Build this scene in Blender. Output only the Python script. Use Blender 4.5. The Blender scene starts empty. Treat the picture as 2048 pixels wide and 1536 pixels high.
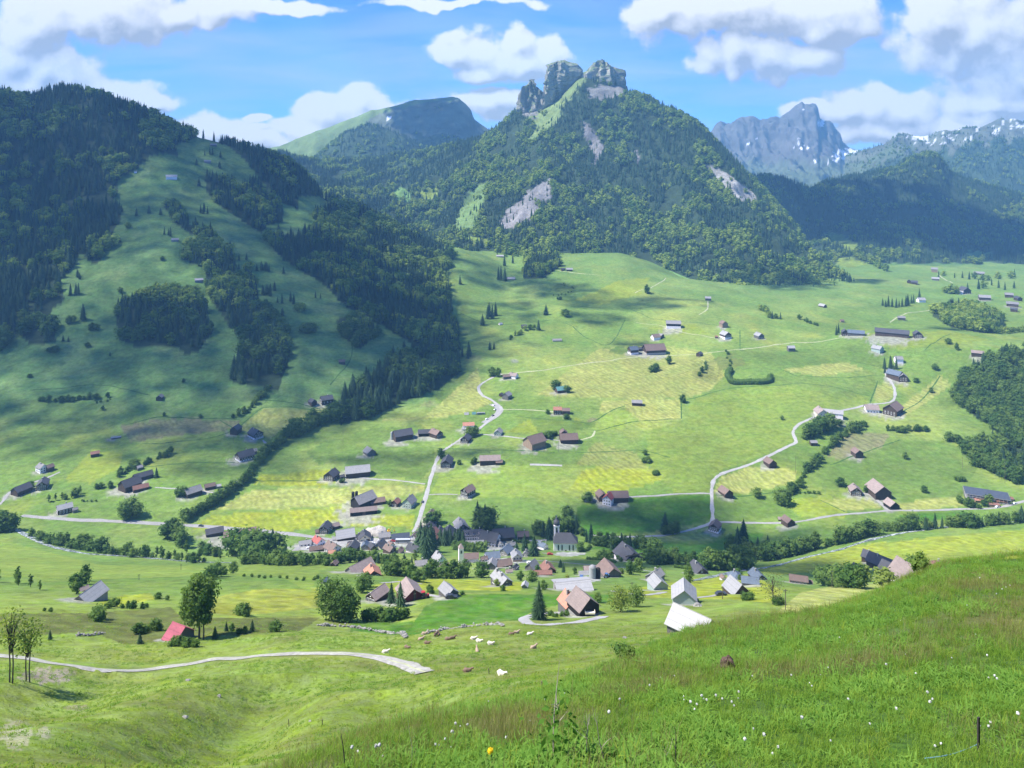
import bpy, math, random
import numpy as np
from mathutils import Vector
random.seed(7); rng = np.random.default_rng(11)
PI = math.pi
sc = bpy.context.scene
COL = sc.collection
F, CX, HY = 1500.0, 1024.0, 340.0          # focal length, principal point (in 2048 x 1536 units); camera looks level along +Y from the origin
SUN_AZ, SUN_EL = math.radians(-97.0), math.radians(55.0)   # azimuth from +Y towards +X
SUN = np.array([math.sin(SUN_AZ)*math.cos(SUN_EL), math.cos(SUN_AZ)*math.cos(SUN_EL), math.sin(SUN_EL)])

# ---------------------------------------------------------------- small tools
def link(o, parent=None):
    COL.objects.link(o)
    if parent is not None: o.parent = parent
    return o
def tag(o, label=None, cat=None, group=None, kind=None):
    if label: o['label'] = label
    if cat: o['category'] = cat
    if group: o['group'] = group
    if kind: o['kind'] = kind
    return o
def mesh_obj(name, me, parent=None):
    return link(bpy.data.objects.new(name, me), parent)
def empty(name, loc, rz=0.0):
    o = bpy.data.objects.new(name, None); o.location = loc; o.rotation_euler = (0, 0, rz); o.empty_display_size = .2
    return link(o)
def np_mesh(name, V, Q, mats, midx=None, smooth=False):
    """V (n,3); Q list/array of faces (all same length k) or list of arrays"""
    me = bpy.data.meshes.new(name)
    V = np.asarray(V, dtype=np.float32)
    groups = Q if isinstance(Q, list) else [Q]
    groups = [np.asarray(g, dtype=np.int32) for g in groups if len(g)]
    me.vertices.add(len(V)); me.vertices.foreach_set('co', V.ravel())
    lv = np.concatenate([g.ravel() for g in groups])
    tot = np.concatenate([np.full(len(g), g.shape[1], np.int32) for g in groups])
    st = np.concatenate([[0], np.cumsum(tot)[:-1]]).astype(np.int32)
    me.loops.add(len(lv)); me.loops.foreach_set('vertex_index', lv)
    me.polygons.add(len(tot)); me.polygons.foreach_set('loop_start', st)
    try: me.polygons.foreach_set('loop_total', tot)
    except Exception: pass
    if midx is not None: me.polygons.foreach_set('material_index', np.asarray(midx, np.int32))
    me.polygons.foreach_set('use_smooth', np.full(len(tot), bool(smooth)))
    for m in (mats if isinstance(mats, (list, tuple)) else [mats]): me.materials.append(m)
    me.update(calc_edges=True)
    return me
class MB:
    """collects shapes with material indices, builds one mesh"""
    def __init__(s): s.v = []; s.f = {}; s.m = {}; s.n = 0
    def add(s, V, Fc, mi=0):
        V = np.asarray(V, float); Fc = np.asarray(Fc, int)
        s.v.append(V); k = Fc.shape[1]
        s.f.setdefault(k, []).append(Fc + s.n); s.m.setdefault(k, []).append(np.full(len(Fc), mi)); s.n += len(V)
    def box(s, c, d, mi=0, rz=0.0, ry=0.0, rx=0.0):
        x, y, z = np.array(d)/2
        V = np.array([[-x,-y,-z],[x,-y,-z],[x,y,-z],[-x,y,-z],[-x,-y,z],[x,-y,z],[x,y,z],[-x,y,z]])
        if rx: a, b = math.cos(rx), math.sin(rx); V = V @ np.array([[1,0,0],[0,a,-b],[0,b,a]]).T
        if ry: a, b = math.cos(ry), math.sin(ry); V = V @ np.array([[a,0,b],[0,1,0],[-b,0,a]]).T
        if rz: a, b = math.cos(rz), math.sin(rz); V = V @ np.array([[a,-b,0],[b,a,0],[0,0,1]]).T
        s.add(V + np.array(c), [[0,3,2,1],[4,5,6,7],[0,1,5,4],[1,2,6,5],[2,3,7,6],[3,0,4,7]], mi)
    def tube(s, pts, rad, n=6, mi=0, cap=True):
        pts = np.asarray(pts, float); rad = np.broadcast_to(np.asarray(rad, float), (len(pts),))
        R = []
        for i, p in enumerate(pts):
            t = pts[min(i+1, len(pts)-1)] - pts[max(i-1, 0)]; t = t/(np.linalg.norm(t)+1e-9)
            a = np.array([1., 0, 0]) if abs(t[0]) < .9 else np.array([0, 1., 0])
            u = np.cross(t, a); u /= np.linalg.norm(u); w = np.cross(t, u)
            th = np.arange(n)*2*PI/n
            R.append(p + rad[i]*(np.cos(th)[:, None]*u + np.sin(th)[:, None]*w))
        V = np.concatenate(R); fs = []
        for i in range(len(pts)-1):
            for j in range(n):
                k = (j+1) % n
                fs.append([i*n+j, i*n+k, (i+1)*n+k, (i+1)*n+j])
        b = s.n
        s.add(V, fs, mi)
        if cap:
            s.f.setdefault(n, []).append(np.array([np.arange(n)+b+(len(pts)-1)*n])); s.m.setdefault(n, []).append(np.array([mi]))
    def lathe(s, prof, n=16, mi=0, c=(0,0,0)):
        th = np.arange(n)*2*PI/n
        V = np.concatenate([np.stack([r*np.cos(th), r*np.sin(th), np.full(n, z)], 1) for r, z in prof]) + np.array(c)
        fs = [[i*n+j, i*n+(j+1) % n, (i+1)*n+(j+1) % n, (i+1)*n+j] for i in range(len(prof)-1) for j in range(n)]
        s.add(V, fs, mi)
    def blob(s, c, r, mi=0, sub=1, amp=.15, seed=0):
        V, T = ICO[sub]
        d = 1 + amp*(vnoise3(V*2.3 + seed*7.1)*2-1)
        s.add(V*d[:, None]*np.array(r) + np.array(c), T, mi)
    def mesh(s, name, mats, smooth=False):
        return np_mesh(name, np.concatenate(s.v), [np.concatenate(s.f[k]) for k in s.f], mats, np.concatenate([np.concatenate(s.m[k]) for k in s.f]), smooth)
    def build(s, name, mats, parent=None, smooth=False):
        return mesh_obj(name, s.mesh(name, mats, smooth), parent)
def _ico(sub):
    import bmesh
    bm = bmesh.new(); bmesh.ops.create_icosphere(bm, subdivisions=sub, radius=1)
    V = np.array([v.co[:] for v in bm.verts]); T = np.array([[v.index for v in f.verts] for f in bm.faces]); bm.free()
    return V, T
ICO = {k: _ico(k) for k in (1, 2, 3, 4)}
def _h(i, j, k=0):
    n = (i.astype(np.int64)*374761393 + j.astype(np.int64)*668265263 + np.asarray(k, np.int64)*2147483647*31) & 0x7fffffff
    n = (n ^ (n >> 13)) * 1274126177 & 0x7fffffff
    n = (n ^ (n >> 16)) & 0xffff
    return n / 65535.0
def vnoise(x, y, seed=0):
    x = np.asarray(x, float); y = np.asarray(y, float)
    i = np.floor(x); j = np.floor(y); fx = x-i; fy = y-j
    fx = fx*fx*fx*(fx*(fx*6-15)+10); fy = fy*fy*fy*(fy*(fy*6-15)+10)
    i = i.astype(np.int64)+seed*1013; j = j.astype(np.int64)+seed*577
    return (_h(i, j)*(1-fx)+_h(i+1, j)*fx)*(1-fy) + (_h(i, j+1)*(1-fx)+_h(i+1, j+1)*fx)*fy
def vnoise3(P):
    return (vnoise(P[:, 0]+P[:, 2]*.37, P[:, 1]-P[:, 2]*.61) + vnoise(P[:, 1]+17, P[:, 2]*1.1+P[:, 0]*.4+5))/2
def fbm(x, y, seed=0, oct=4, gain=.5):
    s = 0; a = 1; t = 0
    for o in range(oct):
        s = s + a*(vnoise(x*2**o, y*2**o, seed+o)*2-1); t += a; a *= gain
    return s/t
def ridged(x, y, seed=0, oct=4):
    s = 0; a = 1; t = 0
    for o in range(oct):
        s = s + a*(1-np.abs(vnoise(x*2**o, y*2**o, seed+o)*2-1)*2); t += a; a *= .5
    return s/t
def sstep(a, b, x):
    t = np.clip((np.asarray(x, float)-a)/(b-a), 0, 1); return t*t*(3-2*t)
def pchip(x, y, xi):
    x = np.asarray(x, float); y = np.asarray(y, float); h = np.diff(x); d = np.diff(y)/h
    m = np.zeros(len(x)); m[0] = d[0]; m[-1] = d[-1]
    for k in range(1, len(x)-1):
        if d[k-1]*d[k] > 0:
            w1 = 2*h[k]+h[k-1]; w2 = h[k]+2*h[k-1]; m[k] = (w1+w2)/(w1/d[k-1]+w2/d[k])
    i = np.clip(np.searchsorted(x, xi)-1, 0, len(x)-2); t = (xi-x[i])/h[i]; hi = h[i]
    r = y[i]*(1+2*t)*(1-t)**2 + hi*m[i]*t*(1-t)**2 + y[i+1]*t*t*(3-2*t) + hi*m[i+1]*t*t*(t-1)
    r = np.where(xi < x[0], y[0]+(xi-x[0])*m[0], r)
    return np.where(xi > x[-1], y[-1]+(xi-x[-1])*m[-1], r)
def in_poly(px, py, poly):
    P = np.asarray(poly, float); c = np.zeros(np.shape(px), bool); j = len(P)-1
    for i in range(len(P)):
        xi, yi = P[i]; xj, yj = P[j]
        if yi != yj:
            c ^= ((yi > py) != (yj > py)) & (px < (xj-xi)*(py-yi)/(yj-yi)+xi)
        j = i
    return c

# ---------------------------------------------------------------- materials
MATS = {}
def nmat(name):
    m = bpy.data.materials.new(name); m.use_nodes = True
    nt = m.node_tree; b = nt.nodes['Principled BSDF']; b.inputs['Specular IOR Level'].default_value = .25
    MATS[name] = m
    return m, nt, b
def N(nt, t, **k):
    n = nt.nodes.new(t)
    for a, v in k.items():
        if a in n.inputs: n.inputs[a].default_value = v
        else: setattr(n, a, v)
    return n
def mixc(nt, blend, fac, A, B):
    n = nt.nodes.new('ShaderNodeMix'); n.data_type = 'RGBA'; n.blend_type = blend
    for s, v in ((n.inputs[0], fac), (n.inputs[6], A), (n.inputs[7], B)):
        if isinstance(v, bpy.types.NodeSocket): nt.links.new(v, s)
        elif isinstance(v, (tuple, list)): s.default_value = (*v[:3], 1)
        else: s.default_value = v
    return n.outputs[2]
def maprange(nt, val, a, b, c, d):
    n = N(nt, 'ShaderNodeMapRange'); nt.links.new(val, n.inputs[0])
    for i, v in zip((1, 2, 3, 4), (a, b, c, d)): n.inputs[i].default_value = v
    return n.outputs[0]
def math_n(nt, op, a, b=None):
    n = N(nt, 'ShaderNodeMath', operation=op)
    for s, v in zip(n.inputs, (a, b)):
        if v is None: continue
        if isinstance(v, bpy.types.NodeSocket): nt.links.new(v, s)
        else: s.default_value = v
    return n.outputs[0]
def noise_n(nt, co, scale, detail=4, rough=.55, sc3=None):
    if sc3:
        mp = N(nt, 'ShaderNodeMapping'); mp.inputs['Scale'].default_value = sc3; nt.links.new(co, mp.inputs[0]); co = mp.outputs[0]
    n = N(nt, 'ShaderNodeTexNoise'); n.inputs['Scale'].default_value = scale; n.inputs['Detail'].default_value = detail; n.inputs['Roughness'].default_value = rough
    nt.links.new(co, n.inputs['Vector']); return n.outputs[0]
def bump(nt, b, h, strength, dist):
    n = N(nt, 'ShaderNodeBump'); n.inputs['Strength'].default_value = strength; n.inputs['Distance'].default_value = dist
    nt.links.new(h, n.inputs['Height']); nt.links.new(n.outputs[0], b.inputs['Normal'])
def plain(name, col, rough=.7, var=.25, scale=1.5, metal=0.0, bmp=0.0, sc3=None, spec=.25):
    m, nt, b = nmat(name); tc = N(nt, 'ShaderNodeTexCoord')
    n = noise_n(nt, tc.outputs['Object'], scale, 5, .6, sc3)
    n2 = noise_n(nt, tc.outputs['Object'], scale*.17, 3)
    oi = N(nt, 'ShaderNodeObjectInfo')
    f = math_n(nt, 'MULTIPLY', maprange(nt, n, .3, .7, 1-var, 1+var), maprange(nt, n2, .3, .7, 1-var*.6, 1+var*.6))
    f = math_n(nt, 'MULTIPLY', f, maprange(nt, oi.outputs['Random'], 0, 1, .88, 1.12))
    c = mixc(nt, 'MULTIPLY', 1.0, col, (1, 1, 1))
    vm = N(nt, 'ShaderNodeVectorMath', operation='SCALE'); nt.links.new(c, vm.inputs[0]); nt.links.new(f, vm.inputs['Scale'])
    nt.links.new(vm.outputs[0], b.inputs['Base Color'])
    b.inputs['Roughness'].default_value = rough; b.inputs['Metallic'].default_value = metal; b.inputs['Specular IOR Level'].default_value = spec
    if bmp: bump(nt, b, n, bmp, .05)
    return m
# ---------------------------------------------------------------- terrain: near hillside, valley floor, far terrace and the left mountain as one heightfield
COLS = {
 -700:[(0,-1.3),(3,1700),(8,1900),(20,1800),(45,1640),(100,1400),(185,1260),(300,1165),(400,1135),(520,1105),(570,1075),(643,1030),(700,985),(800,900),(860,862),(1000,800),(3000,560)],
 0:[(0,-1.3),(3,1560),(6,1720),(20,1680),(45,1562),(70,1480),(100,1400),(120,1355),(150,1312),(185,1258),(215,1222),(260,1195),(300,1170),(400,1140),(520,1108),(570,1090),(600,1074),(643,1040),(700,985),(800,900),(860,862),(1000,790),(3000,560)],
 300:[(0,-1.3),(3,1550),(6,1630),(20,1620),(50,1545),(75,1465),(105,1402),(130,1362),(150,1338),(170,1302),(195,1270),(215,1247),(240,1222),(270,1200),(300,1180),(360,1157),(440,1136),(520,1118),(560,1106),(585,1100),(610,1078),(650,1040),(700,985),(800,903),(860,860),(1000,795),(3000,560)],
 450:[(0,-1.3),(3,1545),(6,1590),(20,1590),(53,1545),(75,1475),(100,1412),(130,1358),(152,1322),(170,1296),(190,1268),(212,1245),(240,1222),(270,1200),(300,1178),(360,1155),(440,1135),(520,1120),(575,1108),(605,1088),(640,1055),(700,990),(800,905),(880,852),(1000,800),(3000,560)],
 600:[(0,-1.3),(3,1540),(7,1548),(20,1570),(50,1535),(75,1465),(100,1408),(130,1348),(155,1307),(188,1261),(205,1262),(225,1240),(250,1215),(280,1192),(320,1166),(400,1142),(480,1122),(560,1104),(600,1088),(640,1054),(700,992),(760,937),(820,890),(880,850),(1000,790),(3000,560)],
 750:[(0,-1.3),(3,1538),(10,1480),(22,1520),(50,1500),(75,1445),(100,1400),(130,1350),(158,1306),(178,1279),(186,1270),(205,1272),(228,1245),(250,1222),(278,1190),(320,1168),(400,1142),(480,1120),(560,1103),(600,1088),(640,1054),(700,992),(760,937),(820,890),(900,838),(950,815),(1100,770),(3000,560)],
 900:[(0,-1.3),(3,1537),(12,1432),(24,1462),(45,1440),(70,1405),(100,1368),(130,1330),(160,1292),(182,1262),(188,1258),(205,1258),(230,1235),(252,1212),(272,1186),(300,1182),(360,1162),(430,1146),(500,1122),(560,1104),(600,1090),(640,1052),(700,990),(760,936),(820,890),(880,850),(950,808),(1020,772),(1080,745),(1200,690),(1350,622),(1500,562),(1650,520),(1750,497),(1850,500),(3000,480)],
 1024:[(0,-1.3),(3,1537),(14,1410),(25,1432),(45,1415),(70,1392),(110,1345),(150,1297),(178,1262),(190,1252),(200,1250),(228,1240),(246,1226),(272,1190),(300,1180),(360,1162),(430,1146),(500,1122),(560,1104),(600,1092),(640,1050),(700,990),(800,900),(900,830),(1000,770),(1100,720),(1200,680),(1400,614),(1600,564),(1800,521),(1900,507),(3000,480)],
 1220:[(0,-1.3),(3,1537),(15.5,1336),(28,1365),(60,1370),(90,1345),(125,1305),(170,1275),(210,1252),(240,1225),(275,1194),(300,1184),(360,1165),(440,1142),(510,1122),(560,1106),(600,1092),(640,1064),(700,1000),(800,905),(900,835),(1000,775),(1100,725),(1250,665),(1400,614),(1600,560),(1800,519),(1900,507),(1960,506),(3000,480)],
 1400:[(0,-1.3),(3,1537),(17,1264),(30,1285),(60,1310),(100,1300),(150,1272),(200,1246),(240,1222),(270,1200),(300,1188),(330,1172),(400,1160),(480,1138),(540,1118),(600,1094),(640,1058),(700,990),(800,906),(900,836),(1000,776),(1150,700),(1300,640),(1450,602),(1600,575),(1700,562),(1800,560),(3000,500)],
 1520:[(0,-1.3),(3,1537),(18,1241),(30,1260),(60,1300),(100,1300),(160,1262),(220,1222),(260,1200),(300,1184),(325,1166),(360,1172),(420,1162),(500,1142),(560,1126),(600,1108),(640,1070),(720,988),(800,906),(900,834),(1000,772),(1150,696),(1300,642),(1450,608),(1600,584),(1700,570),(3000,500)],
 1640:[(0,-1.3),(3,1537),(18.5,1224),(30,1240),(60,1290),(110,1300),(180,1255),(240,1215),(290,1182),(320,1178),(380,1180),(450,1166),(520,1140),(570,1110),(610,1088),(650,1042),(700,1000),(760,946),(830,882),(900,828),(1000,764),(1150,690),(1300,644),(1450,612),(1600,588),(1700,572),(2000,548),(3000,500)],
 1750:[(0,-1.3),(3,1537),(19,1187),(30,1205),(60,1270),(120,1290),(200,1235),(260,1200),(300,1172),(340,1175),(400,1170),(470,1150),(530,1124),(570,1098),(600,1076),(640,1052),(700,1002),(760,945),(850,870),(950,806),(1050,738),(1150,676),(1200,662),(1300,656),(1450,616),(1600,590),(1800,562),(2000,545),(2200,531),(3000,500)],
 1900:[(0,-1.3),(3,1537),(19.5,1126),(30,1145),(60,1230),(130,1270),(260,1190),(340,1160),(400,1155),(470,1130),(540,1105),(590,1070),(620,1052),(650,1046),(680,1018),(720,975),(770,935),(850,868),(950,800),(1030,735),(1100,690),(1180,664),(1300,655),(1450,622),(1600,596),(1800,570),(2000,552),(2200,536),(3000,500)],
 2048:[(0,-1.3),(3,1537),(20,1110),(30,1130),(60,1210),(140,1260),(280,1180),(380,1150),(470,1130),(545,1112),(590,1066),(620,1046),(650,1036),(680,1008),(720,968),(760,940),(830,880),(900,838),(1000,745),(1060,700),(1150,680),(1300,652),(1450,622),(1600,596),(1800,572),(2000,556),(2200,540),(3000,500)],
 2800:[(0,-1.3),(3,1537),(20,850),(30,880),(60,1000),(140,1100),(280,1100),(545,1060),(650,1010),(760,880),(900,790),(1060,700),(1300,650),(1600,600),(2200,545),(3000,500)],
}
Lc = [  # the left mountain: curves (px, py, Y) from its foot to behind its ridge
 [(-700,900,820),(0,858,855),(300,852,870),(600,847,880),(740,826,920),(850,772,1000),(900,738,1080),(2800,738,1080)],
 [(-700,705,1050),(0,690,1040),(300,690,1045),(600,692,1060),(740,692,1100),(850,662,1200),(900,652,1250),(2800,652,1250)],
 [(-700,520,1260),(0,510,1260),(300,522,1270),(600,562,1300),(740,582,1330),(850,586,1400),(900,582,1450),(2800,582,1450)],
 [(-700,360,1560),(0,352,1560),(300,382,1540),(450,402,1600),(600,442,1630),(740,492,1640),(850,532,1640),(900,537,1640),(2800,537,1640)],
 [(-700,200,1950),(-200,192,1930),(0,188,1920),(60,200,1920),(120,182,1920),(200,194,1920),(300,230,1925),(350,254,1930),(400,277,1935),(460,291,1945),(520,305,1955),(560,320,1960),(600,344,1950),(650,398,1900),(700,415,1850),(760,440,1820),(850,491,1780),(900,504,1750),(2800,504,1750)],
]
Lc.append([(a, b+95, c+260) for a, b, c in Lc[-1]])
def loft(curves, pxs, Yg):
    Y = np.stack([np.interp(pxs, [p[0] for p in c], [p[2] for p in c]) for c in curves])
    P = np.stack([np.interp(pxs, [p[0] for p in c], [p[1] for p in c]) for c in curves])
    Z = (HY-P)/F*Y
    out = np.empty((len(Yg), len(pxs)))
    for i in range(len(pxs)): out[:, i] = pchip(Y[:, i], Z[:, i], Yg if Yg.ndim == 1 else Yg[:, i])
    return out
def far_out(k, kn):
    out = []
    for a, q in kn:
        if a == 3: a, q = 5.5, (q if k >= 750 else {600: 1556, 450: 1625, 300: 1690}.get(k, 1850))
        elif 0 < a <= 20.5: a = a*1.75; q = q if k >= 600 else q+(60 if a < 12 else 40)
        elif 20.5 < a < 49: a = 36+(a-22)*.55
        out.append((a, q))
    return out
COLS = {k: far_out(k, v) for k, v in COLS.items()}
gx = np.concatenate([np.arange(-690, -40, 16), np.arange(-40, 2090, 2.8), np.arange(2090, 2790, 16)])
gy = [0.35]
while gy[-1] < 2900: gy.append(gy[-1] + max(.14, gy[-1]/125))
gy = np.array(gy)
kpx = np.array(sorted(COLS))
SK = []
for k in kpx:
    kn = COLS[int(k)]
    Yk = np.array([a for a, b in kn], float); Zk = np.array([b if a == 0 else (HY-b)/F*a for a, b in kn])
    SK.append(pchip(Yk, Zk, gy)/gy)
SK = np.array(SK)
H = np.empty((len(gy), len(gx)))
for r in range(len(gy)): H[r] = pchip(kpx, SK[:, r], gx)*gy[r]
XX = (gx[None, :]-CX)/F*gy[:, None]; YY = np.repeat(gy[:, None], len(gx), 1)
Lh = loft(Lc, gx, gy) - sstep(905, 965, gx)[None, :]*160
w = sstep(760, 830, YY)
Lh = np.where(YY > 700, Lh, -1e4)
d_ = Lh-H; k_ = 9.0
hh = np.clip(.5+.5*d_/k_, 0, 1)
LW = hh*w                                        # 1 where the left mountain is the surface
H = H*(1-hh)+Lh*hh + k_*hh*(1-hh)
# relief: hummocks and terraces
vl = sstep(650, 900, YY)
rel = fbm(XX/110, YY/120, 3, 4)*5.0*vl
rel += vl*(1-sstep(1650, 1850, YY))*(ridged(XX/120+YY/260+.35*fbm(XX/90, YY/90, 6, 2), YY/75-XX/190, 23, 3)-.2)*2.3*(.35+.65*sstep(850, 1150, YY))
rel += fbm(XX/34, YY/38, 9, 3)*1.25*sstep(500, 800, YY)
rel += LW*(ridged(XX/260+.3*fbm(XX/300, YY/300, 5), YY/900, 21, 3)*10-4)*sstep(1000, 1300, YY)*(1-sstep(1750, 1900, YY))
nearm = sstep(52, 75, YY)*(1-sstep(330, 480, YY))
rel += nearm*(fbm(XX/26, YY/22, 14, 4)*1.1 + fbm(XX/7, YY/6, 15, 3)*.16)
rel += (1-sstep(38, 52, YY))*sstep(3, 7, YY)*(fbm(XX/2.2, YY/2.2, 18, 3)*.07 + fbm(XX/7, YY/7, 19, 2)*.10*sstep(6, 12, YY))
# a gully in the lit slope below the track
def gully(x0, y0, x1, y1, wd, dp):
    dx, dy = x1-x0, y1-y0; t = np.clip(((XX-x0)*dx+(YY-y0)*dy)/(dx*dx+dy*dy), 0, 1)
    d = np.hypot(XX-(x0+t*dx), YY-(y0+t*dy)); return -dp*np.exp(-(d/wd)**2)*np.sin(np.clip(t*1.1+.05, 0, 1)*PI)**.5
rel += gully(-32, 66, -43, 142, 9, 6.5) + gully(-12, 58, -17, 118, 10, 3.2) + gully(-62, 84, -78, 150, 10, 4)
H += rel
PYg = HY-F*H/YY
def hz(X, Y):
    """terrain height by bilinear lookup"""
    X = np.asarray(X, float); Y = np.asarray(Y, float)
    px = CX+F*X/Y
    i = np.clip(np.searchsorted(gy, Y)-1, 0, len(gy)-2); j = np.clip(np.searchsorted(gx, px)-1, 0, len(gx)-2)
    a = (Y-gy[i])/(gy[i+1]-gy[i]); b = (px-gx[j])/(gx[j+1]-gx[j])
    s = lambda ii, jj: H[ii, jj]
    return (s(i, j)*(1-b)+s(i, j+1)*b)*(1-a) + (s(i+1, j)*(1-b)+s(i+1, j+1)*b)*a
def at(px, py, Y=None):
    """the ground point seen at pixel (px, py); or the ground under column px at depth Y"""
    if Y is None:
        j = int(np.clip(np.searchsorted(gx, px)-1, 0, len(gx)-2)); b = (px-gx[j])/(gx[j+1]-gx[j])
        P = PYg[:, j]*(1-b)+PYg[:, j+1]*b
        ok = np.nonzero((P[1:] <= py) & (gy[1:] > 4))[0]
        i = ok[0]+1 if len(ok) else len(gy)-1
        t = (P[i-1]-py)/(P[i-1]-P[i]+1e-9); t = min(max(t, 0), 1)
        Y = gy[i-1]+t*(gy[i]-gy[i-1])
    X = (px-CX)/F*Y
    return np.array([X, Y, float(hz(X, Y))])
def grid_faces(nr, nc):
    a = (np.arange(nr-1)[:, None]*nc+np.arange(nc-1)[None, :]).ravel()
    return np.stack([a, a+1, a+nc+1, a+nc], 1)
def set_col(me, name, C):
    at_ = me.attributes.new(name, 'FLOAT_COLOR', 'POINT')
    mown = (np.abs(C[:, 0]/(C[:, 1]+1e-6)-.92) < .09).astype(float)*(C[:, 1] > .15)
    at_.data.foreach_set('color', np.concatenate([C, mown[:, None]], 1).astype(np.float32).ravel())
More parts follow.
